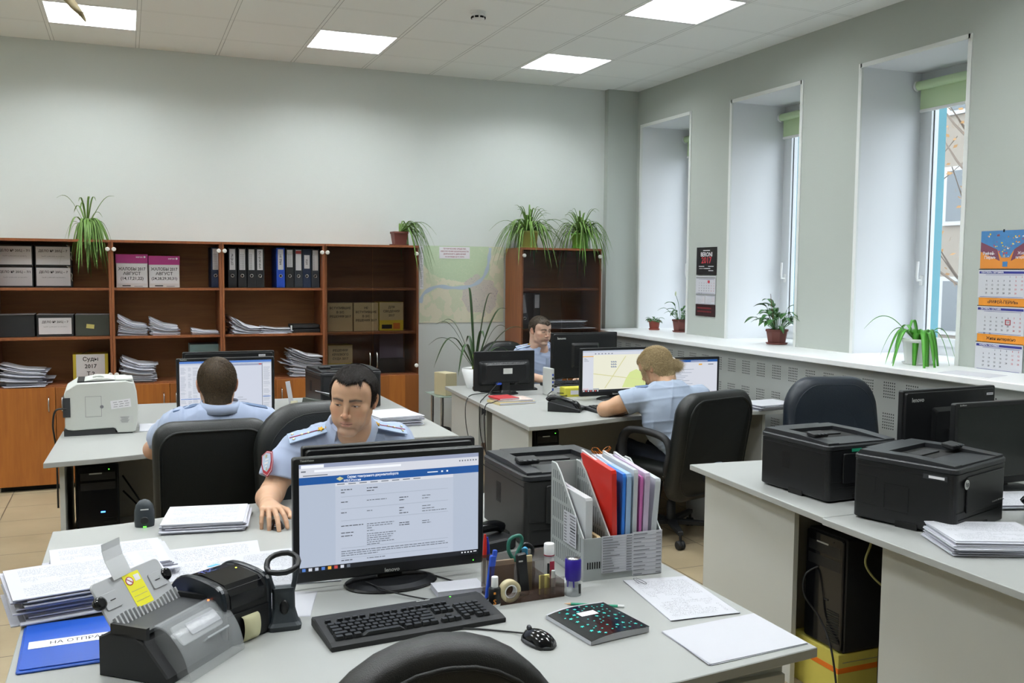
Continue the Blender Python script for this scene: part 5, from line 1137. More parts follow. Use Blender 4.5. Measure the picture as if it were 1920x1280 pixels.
folder(.042, CF, 'clear file between the pale blue and the magenta folder', .014, .31, rot=.03)
folder(.060, PK, 'magenta folder in the grey holder', .008, .29, rot=.05)
folder(.076, LP, 'lilac translucent file behind the magenta folder', .016, .30, rot=.06)
folder(.098, CF, 'punched clear files at the right end of the grey holder', .018, .28, lean=.06, rot=.04)
rb = thing('ribbon_bow', 'orange and black striped ribbon bow on top of the grey holder\'s back', 'ribbon', (1.515, 2.87, DZ+.262)); rb.scale = (.75, .75, .75)
m = MB(); OB = NT('orange_black_ribbon', .5); co, x = OB.obj_xyz(); OB.l(OB.mix(OB.math('GREATER_THAN', OB.math('FRACT', OB.math('MULTIPLY', OB.math('ADD', x[2], x[0]), 90.0)), .55), 'e98a2a', '1a120c'), OB.b.inputs['Base Color'])
for s in (-1, 1): m.tube([(0, 0, 0), (s*.02, -.008, .025), (s*.045, -.004, .028), (s*.04, .004, .008), (0, 0, 0)], .006, OB.m, 8, 5, flat=.25); m.tube([(0, 0, 0), (s*.02, -.004, -.008), (s*.05, -.006, -.012)], .006, OB.m, 8, 4, flat=.25)
m.build('bow', rb); MB().sphere((0, -.003, 0), .008, OB.m, 10, 8).build('knot', rb)
wb = thing('document_file', 'white paper file standing behind the grey holder under the ribbon bow', 'file', (1.50, 2.85, DZ)); MB().rbox(0, 0, .13, .10, .03, .26, PAPERG, .003, .001, plane='xz').build('pages', wb)
# ------------------------------------------------------------ desk caddy and stationery
cd = thing('desk_organizer', 'smoky brown plastic desk caddy holding tape, notes and scissors', 'organizer', (1.0, 2.33, DZ), .03)
m = MB(); SM = SMOKE
m.bx(-.105, .095, -.055, -.052, 0, .03, SM); m.bx(-.105, .095, .06, .063, 0, .105, SM); m.bx(-.105, -.102, -.055, .06, 0, .03, SM); m.bx(.092, .095, -.055, .06, 0, .045, SM); m.bx(-.105, .095, -.055, .06, 0, .003, SM)
m.bx(-.105, .03, .0, .003, 0, .09, SM); m.bx(.03, .033, -.055, .06, 0, .07, SM); m.bx(-.04, -.037, -.055, 0, 0, .03, SM); m.bx(.05, .095, -.055, -.052, 0, .055, SM); m.bx(.05, .053, -.055, -.01, 0, .055, SM); m.build('tray', cd)
def put(name, label, cat, x, y, z, rz=0): return thing(name, label, cat, (x, y, z), rz)
t = put('adhesive_tape', 'roll of clear adhesive tape leaning in the brown caddy', 'tape', .935, 2.283, DZ+.034); m = MB(); TP = mat('yellowish_tape', 'c9bd96', .3)
m.push((0, 0, 0), (PI/2, 0, .1)); m.lathe([(.030, -.009), (.030, .009), (.0185, .009), (.0185, -.009), (.030, -.009)], TP, 28, caps=False); m.pop(); m.build('tape_roll', t)
m = MB(); m.push((0, 0, 0), (PI/2, 0, .1)); m.lathe([(.0185, -.0095), (.0185, .0095), (.0155, .0095), (.0155, -.0095), (.0185, -.0095)], WHITE, 24, caps=False); m.pop(); m.build('core', t)
t = put('stapler', 'black stapler standing upright in the middle of the caddy', 'stapler', .985, 2.312, DZ+.004); m = MB(); m.push((0, 0, .06), (0, -.10, 0)); m.rbox(0, 0, 0, .030, .014, .12, BLACK, .006, .003, plane='xz'); m.pop(); m.build('body', t); MB().box(-.009, -.0085, .1, .012, .0008, .004, LGREY).build('badge', t)
for k, (c, lb, x, hh) in enumerate(((mat('brown_note_paper', '9c8772', .8), 'brown note sheets standing behind the black stapler in the caddy', .935, .095), (mat('cream_note_paper', 'cdbf96', .8), 'cream card standing right of the black stapler in the caddy', 1.012, .10), (mat('yellow_note_paper', 'd8cd7c', .8), 'yellow notepad slanting in the right part of the caddy', 1.045, .055))):
    tag(MB().rbox(0, 0, hh/2, .075 if k == 0 else .03, .006, hh, c, .002, .001, plane='xz').build('note_pad', None, (x, 2.345 if k < 2 else 2.30, DZ+.005)), lb, 'notepad')
t = put('marker', 'white marker caps standing at the right of the caddy', 'marker', 1.072, 2.30, DZ+.004); MB().lathe([(.006, 0), (.006, .05)], WHITE, 12).build('barrel', t); MB().lathe([(.0065, .045), (.005, .065)], LGREY, 12).build('cap', t)
t = put('correction_fluid', 'small black bottle of correction fluid with a white cap', 'bottle', .893, 2.285, DZ); MB().lathe([(.0155, 0), (.0165, .002), (.0165, .045), (.012, .05)], BLACK, 20).text('S', .02, ORG, (-.006, -.0172, .013), TXZ, bold=True).box(-.006, -.0165, .037, .006, .001, .006, ORG).build('bottle_body', t); MB().lathe([(.0095, .048), (.009, .076), (.0085, .077)], WHITE, 18).build('cap', t); MB().lathe([(.0168, 0), (.0168, .006)], WHITE, 20).build('bottom_band', t)
t = put('glue_stick', 'white and red glue stick standing behind the caddy', 'glue stick', 1.098, 2.385, DZ); MB().lathe([(.014, 0), (.014, .085)], WHITE, 20).box(.003, -.0142, .045, .014, .001, .05, mat('crimson_print', 'a3223f', .5)).box(-.008, -.0125, .05, .006, .002, .03, INK).build('barrel', t); MB().lathe([(.0155, .085), (.0155, .117), (.014, .119)], WHITE, 20).lathe([(.0156, .085), (.0156, .088)], mat('crimson_print'), 20).build('cap', t)
t = put('self_inking_stamp', 'purple round self-inking stamp with clear base', 'stamp', 1.125, 2.285, DZ); PU = mat('purple_plastic', '2c1c86', .3)
MB().lathe([(.021, .042), (.0225, .05), (.0225, .098), (.020, .101)], PU, 24).prism([(-.021, -.008), (-.006, -.022), (.0, .0), (-.015, .01)], .025, .06, PU, .001).build('handle', t)
MB().lathe([(.0235, 0), (.0235, .004), (.022, .006), (.021, .045)], mat('clear_stamp_base', 'd6dce0', .1, alpha=.4), 24).build('clear_base', t); MB().lathe([(.0185, .101), (.019, .103), (.0, .1035)], CHROME, 20).build('top_window', t); MB().box(.005, -.012, .02, .02, .016, .026, BLACK).build('die_plate', t)
t = put('plastic_disc', 'white plastic disc standing behind the purple stamp', 'disc', 1.135, 2.37, DZ); MB().lathe([(.026, 0), (.027, .006), (.026, .012)], WHITE, 24).build('disc_body', t)
t = put('scissors', 'scissors with green and black handles standing in the caddy', 'scissors', .985, 2.37, DZ+.085, 0); m = MB(); GS = mat('green_grip', '27695a', .4)
m.push((0, 0, 0), (0, .35, 0)); m.prism([(-.004, -.075), (.006, -.06), (.006, .0), (-.006, .0)], -.001, .001, CHROME, plane='xz'); m.pop(); m.build('blade', t)
for nm, c, pts in (('handle', GS, [(.0, 0, .0), (-.018, .0, .03), (-.014, 0, .062), (.014, 0, .07), (.022, 0, .052), (.010, 0, .025), (.0, 0, .0)]), ('handle', BLACK, [(.006, 0, -.005), (.016, 0, .018), (.018, .004, .034), (.038, .006, .042), (.056, .004, .028), (.050, 0, .006), (.030, 0, -.004), (.006, 0, -.005)])):
    m = MB(); m.tube(pts, .0055, c, 8, 5); m.build(nm, t)
for c, lb, x, y, l, ln in ((REDF, 'red capped pen standing in the caddy behind the corrector', .905, 2.40, .16, .02), (BPEN, 'blue ballpoint pen standing next to the red pen', .925, 2.405, .15, -.06)):
    t = put('pen', lb, 'pen', x, y, DZ); t.rotation_euler = (0, ln, 0); MB().lathe([(.0045, 0), (.0045, l-.05)], SM if c is REDF else WHITE, 10).build('barrel', t); MB().lathe([(.0058, l-.065), (.0062, l-.06), (.0055, l-.02), (.003, l)], c, 10).build('cap', t)
t = put('craft_knife', 'bright blue knife leaning outside the caddy behind the corrector', 'knife', .893, 2.335, DZ); t.rotation_euler = (0, .12, 0); MB().rbox(0, 0, .06, .018, .010, .12, BPEN if 0 else mat('cobalt_plastic', '2c55c8', .35), .004, .002, plane='xz').build('handle', t); MB().rbox(.004, 0, .125, .012, .008, .02, mat('cobalt_plastic'), .003, .001, plane='xz').build('slider', t)
t = put('tape_dispenser', 'light blue tape dispenser standing behind the scissors', 'dispenser', 1.02, 2.39, DZ); MB().rbox(0, 0, .075, .025, .012, .08, mat('light_blue_plastic', '3f9fd0', .3), .008, .003, plane='xz').build('body', t)
t = put('note_block', 'small block of white notes under the keyboard edge by the monitor base', 'notepad', .845, 2.43, DZ, -.05); MB().bx(-.075, .06, -.045, .035, 0, .016, PAPERG).bx(-.0755, .0605, -.0455, .0355, .016, .0165, PAPER).build('sheets', t)
t = put('staple_strip', 'two loose staples on the desk left of the caddy', 'staples', .85, 2.40, DZ); 
for q in (0, .008): MB().tube([(q, 0, .001), (q+.004, -.012, .001)], .0006, SLOT, 5).build('staple', t)
t = put('telephone_handset', 'black telephone partly hidden by the front monitor\'s right edge', 'telephone', 1.045, 2.80, DZ, .3); MB().rbox(0, 0, .02, .16, .18, .04, BLACK, .015, .006).build('base', t); MB().tube([(-.07, -.02, .055), (-.04, -.02, .066), (.04, -.02, .066), (.07, -.02, .055)], .018, GLOSSB, 10, 5).build('handset', t)
# ------------------------------------------------------------ things on the far desks
def phone(label, x, y, rz):
    t = thing('desk_telephone', label, 'telephone', (x, y, DZ), rz)
    m = MB(); m.prism([(-.11, .0), (-.11, .02), (.09, .065), (.10, .06), (.10, 0)], -.09, .10, BLACK, .004, plane='yz'); m.build('base', t)
    m = MB(); m.push((-.055, 0, .058), (.22, 0, 0)); m.tube([(0, -.10, -.012), (0, -.08, .01), (0, -.03, .02), (0, .04, .02), (0, .09, .01), (0, .105, -.012)], .022, GLOSSB, 10, 4, rr=[.024, .024, .016, .016, .024, .024], flat=.75); m.pop(); m.build('handset', t)
    m = MB(); m.push((.045, -.02, .047), (.22, 0, 0))
    for r in range(4):
        for c in range(3): m.rbox((c-1)*.022, (r-1.5)*.018, .002, .015, .011, .005, DGREY, .002, .001)
    m.box(0, .065, .001, .07, .03, .003, mat('lcd_grey_green', '5f6d62', .3)); m.pop(); m.build('keypad', t)
    m = MB(); P = []
    for k in range(80): a = k*1.1; s = k/79; c0 = Vector((-.055, -.10, .02)).lerp(Vector((.16, -.16, .014)), s); P.append(c0+Vector((0, .007*math.cos(a), .007*math.sin(a))))
    m.tube(P, .0022, CABLE, 5); m.build('coiled_cord', t)
    return t
phone('black desk telephone with coiled cord on the woman\'s desk', 2.60, 5.42, .93)
phone('black desk telephone at the right edge beside the white-badged printer', 3.10, 2.34, .6)
t = thing('computer_mouse', 'dark computer mouse lying left of the woman\'s keyboard', 'mouse', (2.80, 5.21, DZ), 1.2); m = MB(); mouse_shell(m, .8, BLACK); m.build('shell', t)
tag(MB().rbox(0, 0, .007, .05, .035, .014, mat('pale_eraser', 'c9b9a0', .8), .006, .003).build('eraser', None, (2.90, 5.27, DZ), .4), 'small pale eraser beside the woman\'s keyboard', 'eraser')
for i, (lb, c, z, w_, d_, hh, rz) in enumerate((('cream thick book at the bottom of the pile near the old monitor', mat('cream_book', 'c9b98a', .7), DZ, .27, .20, .018, .08), ('flowered diary in the middle of the book pile near the old monitor', mat('patterned_book', 'c9b7ae', .6, var=.35, vscale=50), DZ+.0182, .25, .18, .014, -.02), ('red diary on top of the book pile near the old monitor', mat('red_book', 'a82a2f', .5), DZ+.0324, .15, .17, .012, .10))):
    t = thing('book', lb, 'book', (2.40 if i < 2 else 2.345, 5.86, z), rz, 'books piled by the old monitor'); MB().rbox(0, 0, hh/2, w_, d_, hh, c, .003, .002).build('cover', t); MB().bx(-w_/2+.004, w_/2+.0005, -d_/2-.0005, d_/2-.004, .003, hh-.003, PAPERG).build('pages', t)
for lb, x, y, rz, w_, d_, hh, c in (('yellow box of cable covers under the dark monitor, on the corner desk', 2.98, 6.05, -.1, .20, .12, .062, mat('lemon_carton', 'd6cf4c', .6)),):
    t = thing('small_carton', lb, 'box', (x, y, DZ), rz); MB().rbox(0, 0, hh/2, w_, d_, hh, c, .002, .001).build('carton', t); MB().box(-.02, -d_/2-.001, hh/2, .08, .001, .03, OFFW).build('label', t)
t = thing('network_box', 'slim grey network box standing upright beside the officer near the corner', 'modem', (2.80, 6.13, DZ), .05); m = MB(); m.rbox(0, 0, .10, .022, .14, .20, LGREY, .006, .003, plane='xz'); m.build('body', t); m = MB()
for k in range(5): m.box(0, -.0705, .05+.026*k, .012, .001, .016, SLOT if k % 2 else mat('blue_video_plug'))
m.build('ports', t)
t = thing('paper_sheets', 'white sheets and dark pad before the officer near the corner', 'papers', (3.35, 6.55, DZ)); MB().rbox(-.05, 0, .003, .5, .2, .006, PAPER, .003, .001).build('sheets', t)
for i, (lb, pts) in enumerate((('black cable hanging over the desk edge, left of the old monitor', [(2.44, 6.20, .86), (2.36, 6.15, .80), (2.26, 6.02, .775), (2.19, 5.90, .74), (2.20, 5.88, .5), (2.28, 5.72, .2), (2.3, 5.6, .02)]), ('second black cable drooping over the desk edge beside the books', [(2.30, 5.80, .79), (2.22, 5.74, .785), (2.155, 5.72, .74), (2.165, 5.70, .4), (2.19, 5.66, .02)]), ('thin black cable looping low under the corner desks', [(2.60, 6.25, .78), (2.35, 6.28, .775), (2.20, 6.20, .74), (2.18, 6.1, .5), (2.22, 5.85, .33), (2.3, 5.6, .32), (2.5, 5.55, .34)]),
                           ('short tangle of black cable around the slim network box', [(2.80, 6.06, .80), (2.74, 6.0, .775), (2.85, 5.98, .77), (2.92, 6.04, .775), (2.82, 6.02, .79)]), ('black cable rising from the back of the dark monitor by the corner', [(3.17, 6.32, .93), (3.16, 6.22, .88), (3.19, 6.15, .80), (3.12, 6.0, .77)]))):
    tag(MB().tube(pts, .0032, CABLE, 6, 8).build('cable'), lb, 'cable', 'cables about the corner desks')
# loose items on left desk group
t = thing('pen_cup', 'black pen cup with folded paper strips right of the document list monitor', 'pen holder', (.90, 5.55, DZ)); MB().lathe([(.045, 0), (.047, .06), (.05, .09), (.044, .09), (.042, .01)], BLACK, 20, caps=False).lathe([(.042, .008), (.043, .0)], BLACK, 20).build('cup', t)
tag(MB().push((.885, 5.545, DZ+.07), (0, -.16, 0)).bx(-.013, .013, -.002, .002, -.06, .17, PAPER).pop().build('paper_strip'), 'white folded paper strip standing in the black pen cup', 'paper strip')
tag(MB().push((.885, 5.485, DZ+.06), (0, 0, 0)).bx(-.02, .02, -.004, .004, 0, .07, mat('cream_plastic', 'd7d2b5', .5)).pop().build('pencil_sharpener'), 'cream clip on the rim of the black pen cup', 'clip')
t = thing('letter_tray', 'dark grey letter tray with papers sliding out, behind the officer with the mouse', 'tray', (1.12, 5.55, DZ), .3); m = MB(); m.push((0, 0, .06), (0, .22, 0)); m.rbox(0, 0, 0, .26, .3, .08, CHARG, .01, .004); m.pop(); m.build('tray_body', t)
for k in range(3): m = MB(); m.push((.05+.03*k, -.01, .115-.012*k), (0, .42+.05*k, .1*k)); m.bx(-.12, .12, -.11, .11, 0, .003, PAPER); m.pop(); m.build('sheet', t)
t = thing('document_rack', 'clear acrylic slanted document rack behind the woman\'s ponytail', 'rack', (3.56, 5.58, DZ), -.3); m = MB(); AC = mat('clear_acrylic', 'c9c9c6', .15, alpha=.6)
for k in range(4): m.push((.0, .03*k, .15), (-.5, 0, 0)); m.bx(-.12, .12, -.0015, .0015, -.08, .16, AC); m.pop()
m.bx(-.12, .12, -.06, .13, 0, .09, AC); m.build('rack_body', t)
m = MB()
for k in range(5): m.push((0, .01, .16), (-.5, 0, 0)); m.bx(-.105+.045*k, -.075+.045*k, -.006, -.0035, -.07, .13, PAPER); m.pop()
m.build('printed_cards', t)
# tower computers
def tower(label, x, y, z, rz, w=.18, d=.42, h=.42, led='blue'):
    t = thing('computer_tower', label, 'computer', (x, y, z), rz); m = MB(); m.rbox(0, 0, h/2, w, d, h, BLACKM, .012, .004, plane='xz'); m.build('case', t)
    m = MB(); m.rbox(0, -d/2-.006, h/2, w*.96, .016, h*.97, GLOSSB, .012, .004, plane='xz')
    for k in range(2): m.box(0, -d/2-.0145, h*(.86-.12*k), w*.82, .001, h*.09, BLACK)
    m.box(-.01, -d/2-.0147, h*.97-.03, w*.3, .001, .006, LGREY); vents(m, -d/2-.0145, w*.12, w*.42, h*.08, h*.34, 14, 'y'); m.build('front_panel', t)
    m = MB(); m.box(.02, -d/2-.016, h*.42, .02, .002, .006, emis('blue_led', '3a7dff', 8) if led == 'blue' else DGREY); m.box(.05, -d/2-.016, h*.94, .005, .002, .004, emis('green_led', '60ff40', 3) if led != 'ribbed' else DGREY); m.build('power_light', t)
    m = MB(); vents(m, -w/2-.0005, -d/2+.05, -d/2+.12, h*.1, h*.8, 40, 'x') if led == 'ribbed' else m.box(-w/2-.0005, 0, h/2, .001, d*.8, h*.85, BLACK); m.build('side_cover', t)
    return t
tower('black tower computer under the left desk with blue lights', -.16, 5.12, .30, .05, .19, .40, .40)
tower('black tower computer glimpsed under the woman\'s desk', 2.36, 5.36, .25, 0, .16, .36, .44, 'green')
tag(MB().bx(-.28, .02, 4.92, 5.46, .26, .298, PANEL).build('tower_shelf'), 'grey shelf carrying the tower under the left desk', 'shelf')
tag(MB().bx(2.25, 2.46, 5.17, 5.56, .22, .248, PANEL).build('tower_shelf'), 'grey shelf carrying the tower under the woman\'s desk', 'shelf')
tower('black tower computer standing on the yellow carton under the right-hand desks', 2.73, 2.87, .192, -PI/2, .22, .42, .45, 'ribbed')
t = thing('cardboard_box', 'yellow cardboard box with an orange band on the floor under the right-hand desks', 'box', (2.72, 2.905, 0), PI/2)
YB_ = mat('yellow_box_board', 'cfc35c', .7, var=.08, vscale=14); m = MB(); m.rbox(0, 0, .095, .28, .44, .19, YB_, .003, .002); m.build('carton', t)
m = MB(); m.rbox(0, 0, .125, .282, .442, .022, mat('orange_band', 'df7318', .6), .003, .001); m.bx(-.1415, -.1405, -.2, .2, .155, .1565, INKG); m.box(-.142, .12, .04, .0006, .06, .012, INKG); m.build('printed_band', t)
for lb, pts, c in (('black cable curving down the back of the tower under the right-hand desks', [(2.515, 2.90, .50), (2.47, 2.93, .46), (2.46, 2.92, .38), (2.49, 2.86, .30), (2.48, 2.78, .2), (2.45, 2.70, .02)], CABLE), ('yellowish cable hanging down from the right-hand desks', [(2.55, 2.66, .735), (2.52, 2.64, .66), (2.50, 2.64, .58), (2.56, 2.60, .50), (2.66, 2.54, .47)], mat('yellowish_cable', '8f8a55', .5)), ('thick black cable lying down beside the yellow box', [(2.62, 2.66, .70), (2.60, 2.64, .45), (2.56, 2.62, .25), (2.54, 2.60, .1), (2.53, 2.60, .01)], CABLE),
                   ('dark cable bundle under the left desk beside the tower', [(-.04, 5.2, .5), (.05, 5.15, .4), (.10, 5.08, .3), (.16, 5.0, .1)], CABLE), ('dark cable under the left desk, right of the bundle', [(-.04, 5.1, .6), (.06, 5.0, .45), (.14, 4.95, .3), (.2, 4.9, .12)], CABLE)):
    tag(MB().tube(pts, .0045, c, 6, 8).build('cable'), lb, 'cable')
t = thing('waste_bin', 'black waste bin with a bag liner beside the corner desks', 'bin', (2.17, 6.90, 0)); MB().lathe([(.10, 0), (.105, .01), (.14, .40), (.135, .40), (.1, .02)], BLACKM, 24, caps=False).lathe([(.1, .02), (.1, .0)], BLACKM, 24).build('bin_body', t); MB().lathe([(.142, .34), (.15, .40), (.143, .43), (.136, .41), (.125, .30)], mat('black_bin_bag', '111111', .25, bump=.6, bscale=40), 24, caps=False).build('bag_liner', t)
t = thing('glass_side_table', 'small glass side table with chrome legs behind the corner desks', 'table', (2.46, 7.22, 0)); MB().rbox(0, 0, .65, .40, .36, .008, mat('greenish_glass', '9fb5a8', .08, alpha=.6), .02, .002).build('tabletop', t); MB().rbox(0, 0, .25, .36, .32, .006, mat('greenish_glass'), .02, .002).build('lower_shelf', t)
for sx in (-1, 1):
    for s2 in (-1, 1): MB().tube([(sx*.15, s2*.13, 0), (sx*.15, s2*.13, .646)], .012, CHROME, 12).build('leg', t)
tag(MB().rbox(0, 0, .09, .11, .16, .18, mat('pale_beige_carton', 'b6ac8c', .7), .003, .002).build('small_carton', None, (2.36, 7.16, .655), .3), 'pale beige box on the glass side table', 'box')
t = thing('waste_bin', 'round pale waste basket under the woman\'s chair', 'bin', (3.55, 5.28, 0)); MB().lathe([(.09, 0), (.11, .28), (.105, .28), (.087, .01)], mat('grey_bin_plastic', '8f9292', .5), 22, caps=False).lathe([(.087, .012), (.087, .0)], mat('grey_bin_plastic'), 22).build('bin_body', t)
# ------------------------------------------------------------ plants
LEAF = mat('spider_leaf_green', '5f8038', .45, var=.35, vscale=18); LEAFD = mat('dark_strap_leaf', '2f4a24', .35, var=.3, vscale=12); LEAFL = mat('glossy_lily_leaf', '3c6a33', .3, var=.3, vscale=10); SOIL = mat('potting_soil', '4d3527', .95, bump=.6, bscale=90)
TERRA = mat('terracotta_plastic', '8a4336', .55); TERRB = mat('brown_red_plastic', '6a3a33', .5); YG = mat('yellow_green_pot', 'b9bf6d', .45); GP = mat('green_pot', '7ec15a', .4); WP = mat('white_glazed_pot', 'e6e8e8', .2)
def strap(m, base, az, l, h, droop, w, mt, n=10, twist=0, wob=0, R=None):
    """arching strap leaf: rises to h then droops; V-shaped cross-section, thin but solid"""
    d = Vector((math.cos(az), math.sin(az), 0)); s = Vector((-math.sin(az), math.cos(az), 0)); V = []
    for i in range(n+1):
        t_ = i/n; r = l*(t_**.9); z = h*math.sin(min(1, t_*1.15)*PI*.5)-droop*max(0, t_-.32)**1.7*2.1
        ww = w*(math.sin(PI*min(1, .12+t_*.88))**.6)*(1 if t_ < .97 else .2); p = Vector(base)+d*r+Vector((0, 0, z))+s*wob*math.sin(t_*3)
        up = Vector((0, 0, 1)); V += [p+s*ww+up*ww*.35, p-up*.0008, p-s*ww+up*ww*.35, p+up*.0008]
    V = [V[4*i+j] for i in range(n+1) for j in range(4)]
    m.rings([V[4*i:4*i+4] for i in range(n+1)], mt, sm=True)
def pot(t, r, h, mt, shape='round', saucer=True, rim=.006, taper=.78):
    m = MB()
    if shape == 'round': m.lathe([(r*taper, 0), (r, h*.86), (r+rim, h*.86), (r+rim, h), (r-.004, h), (r-.008, h*.9)], mt, 28, caps=False); m.lathe([(r*taper, 0.0), (r*taper, .002)], mt, 28)
    else:
        n = 8 if shape == 'oct' else 4; q = PI/n
        def ring(a, z): return [(a*math.cos(2*PI*k/n+q), a*math.sin(2*PI*k/n+q), z) for k in range(n)]
        m.rings([ring(r*taper, 0), ring(r, h*.86), ring(r+rim, h*.86), ring(r+rim, h), ring(r-.004, h), ring(r-.01, h*.85)], mt, sm=False)
    m.build('pot', t)
    if saucer: MB().lathe([(r*.9, -.0), (r*1.02, .012), (r*.99, .013), (r*.8, .004)], mt, 28).build('saucer', t)
    MB().lathe([(r*.94, h*.88), (r*.5, h*.93), (.001, h*.94)], SOIL, 20).build('soil', t)
def spider(label, x, y, z, potr, poth, pm, seed, bias=None, n=34, L=(.14, .28), H=(.04, .14), D=(.12, .34), shape='round', up=0, w=.0075, lm=None):
    R = random.Random(seed); t = thing('spider_plant', label, 'plant', (x, y, z)); pot(t, potr, poth, pm, shape)
    m = MB()
    for i in range(n):
        az = R.uniform(0, 2*PI) if not bias or R.random() > bias[1] else bias[0]+R.gauss(0, .55)
        l_ = R.uniform(*L); l_ = min(l_, (YW-.03-y)/max(.05, math.sin(az))) if math.sin(az) > 0 else l_
        strap(m, (.01*math.cos(az), .01*math.sin(az), poth*.93), az, l_, R.uniform(*H), R.uniform(*D), w*R.uniform(.7, 1.15), lm or LEAF, wob=R.uniform(-.02, .02))
    for i in range(up):
        az = R.uniform(0, 2*PI); strap(m, (0, 0, poth*.93), az, R.uniform(.06, .22), R.uniform(.13, .27), R.uniform(.0, .12), w*.8, lm or LEAF)
    m.build('leaves', t); return t
spider('spider plant spilling over the front of the leftmost bookcase', -.27, 7.85, CT, .07, .10, TERRB, 21, (-PI/2+.3, .75), 52, (.12, .26), (.04, .12), (.20, .40), 'round', 8, .0095)
t = spider('small spider plant in a square brown pot on the bookcase, leaning over the map', 2.17, 7.86, CT, .085, .12, TERRB, 22, (-.35, .93), 46, (.16, .32), (.02, .16), (.10, .46), 'sq', 0, .0085)
spider('large spider plant in a yellow-green pot on the corner cabinet', 3.38, 7.86, CT, .085, .155, YG, 23, None, 84, (.18, .38), (.03, .18), (.10, .42), 'round', 26, .0085)
spider('large spider plant in a bright green pot at the right end of the corner cabinet', 3.90, 7.86, CT, .085, .145, GP, 24, (-PI/2+.5, .25), 84, (.16, .34), (.03, .18), (.10, .46), 'round', 24, .0085)
def blade_leaf(m, base, az, st, l, w, tilt, mt):
    """stalk of length st, then a pointed oval blade"""
    d = Vector((math.cos(az), math.sin(az), 0)); s = Vector((-math.sin(az), math.cos(az), 0)); b = Vector(base)
    a = Vector((0, 0, 1))*math.cos(tilt)+d*math.sin(tilt); tip = b+a*st; m.tube([b, b+a*st*.5+d*.003, tip], .0022, mt, 5, 3)
    V = []; N = 8; e = tip; dirn = a
    for i in range(N+1):
        t_ = i/N; ww = w*math.sin(PI*(t_**.75))**.9+.0006; V.append([e+s*ww+Vector((0, 0, ww*.25)), e-Vector((0, 0, .0008)), e-s*ww+Vector((0, 0, ww*.25)), e+Vector((0, 0, .0010))])
        dirn = (dirn+d*.16-Vector((0, 0, .22))).normalized(); e = e+dirn*l/N
    m.rings(V, mt)
def lily(label, x, y, z, r, h, pm, seed, n=22, st=(.06, .16), l=(.08, .14), w=.02, shape='oct', name='peace_lily', flower=False, spike=False, tl=(.15, 1.1)):
    R = random.Random(seed); t = thing(name, label, 'plant', (x, y, z)); pot(t, r, h, pm, shape)
    m = MB()
    for i in range(n): az = R.uniform(0, 2*PI); blade_leaf(m, (.02*math.cos(az), .02*math.sin(az), h*.92), az, R.uniform(*st), R.uniform(*l), w*R.uniform(.7, 1.2), R.uniform(*tl), LEAFL)
    m.build('leaves', t)
    if flower: m = MB(); m.tube([(0, 0, h), (-.02, 0, h+.14), (-.05, 0, h+.22)], .002, LEAFL, 5, 3); m.sphere((-.052, 0, h+.235), (.009, .006, .022), mat('pale_flower', 'd9e2c0', .5), 10, 8); m.build('flower', t)
    if spike: m = MB(); m.tube([(-.02, 0, h), (-.05, 0, h+.14), (-.07, 0, h+.27)], .002, TERRB, 5, 3); m.build('dry_stalk', t)
    return t
lily('tiny bushy plant in a small terracotta pot on the far window board', 4.60, 7.68, ZS, .052, .085, TERRA, 31, 40, (.01, .04), (.03, .06), .012, 'round', 'succulent', tl=(.4, 1.5))
lily('leafy plant with a pale bud in a square brown pot at the far window', 4.66, 7.33, ZS, .068, .115, TERRB, 32, 20, (.06, .18), (.09, .15), .018, 'sq', flower=True)
lily('broad-leaved plant in an octagonal brown pot at the middle window', 4.60, 5.87, ZS, .082, .115, TERRB, 33, 42, (.06, .20), (.10, .16), .026, 'oct', spike=True)
t = thing('strap_leaf_plant', 'strap-leaved plant in a white pot at the nearest window', 'plant', (4.42, 4.30, ZS)); pot(t, .092, .155, WP, 'round', True, .004, .82)
m = MB(); R = random.Random(5)
for az, l, h, dr, w in ((PI+.6, .30, .18, .10, .010), (PI+.2, .24, .12, .26, .015), (PI-.2, .20, .12, .24, .014), (PI+.9, .26, .12, .30, .016), (PI-.6, .15, .10, .34, .017), (-PI/2-.5, .16, .12, .38, .022), (-PI/2+.1, .13, .12, .33, .020), (-PI/2+.6, .17, .10, .30, .013), (PI+1.2, .22, .10, .32, .014), (.3, .14, .1, .3, .012), (1.4, .22, .14, .2, .013), (PI/2+.6, .2, .12, .2, .013), (-PI/2-1, .10, .12, .32, .022), (-.6, .2, .13, .26, .012), (2.6, .3, .2, .12, .011)):
    strap(m, (.02*math.cos(az), .02*math.sin(az), .14), az, l, h, dr, w, mat('bright_strap_leaf', '4f9a34', .35, var=.3, vscale=12), 16)
m.build('leaves', t)
t = thing('dracaena', 'tall dark strap-leaved plant in a white pot on the corner desk below the map', 'plant', (2.45, 6.72, DZ)); pot(t, .10, .15, WP, 'round', False, .0, .62)
m = MB()
for az, l, h, dr, w in ((PI-.1, .36, .30, .10, .010), (PI+.3, .38, .36, .30, .012), (PI-.5, .26, .42, .06, .012), (PI/2+.4, .08, .62, .0, .013), (.0, .14, .58, .0, .014), (-.05, .42, .36, .06, .013), (.3, .40, .22, .16, .010), (-.5, .25, .38, .06, .012), (-PI/2, .2, .36, .1, .012), (.15, .28, .48, .02, .013), (PI+.8, .3, .3, .3, .012), (PI/2, .2, .3, .1, .01), (PI-.25, .30, .40, .05, .011)):
    strap(m, (0, 0, .14), az, l, h, dr, w, LEAFD, 16)
m.lathe([(.02, .13), (.026, .20), (.016, .26)], mat('pale_green_stalk', '7f9a4c', .5), 10); m.build('leaves', t)
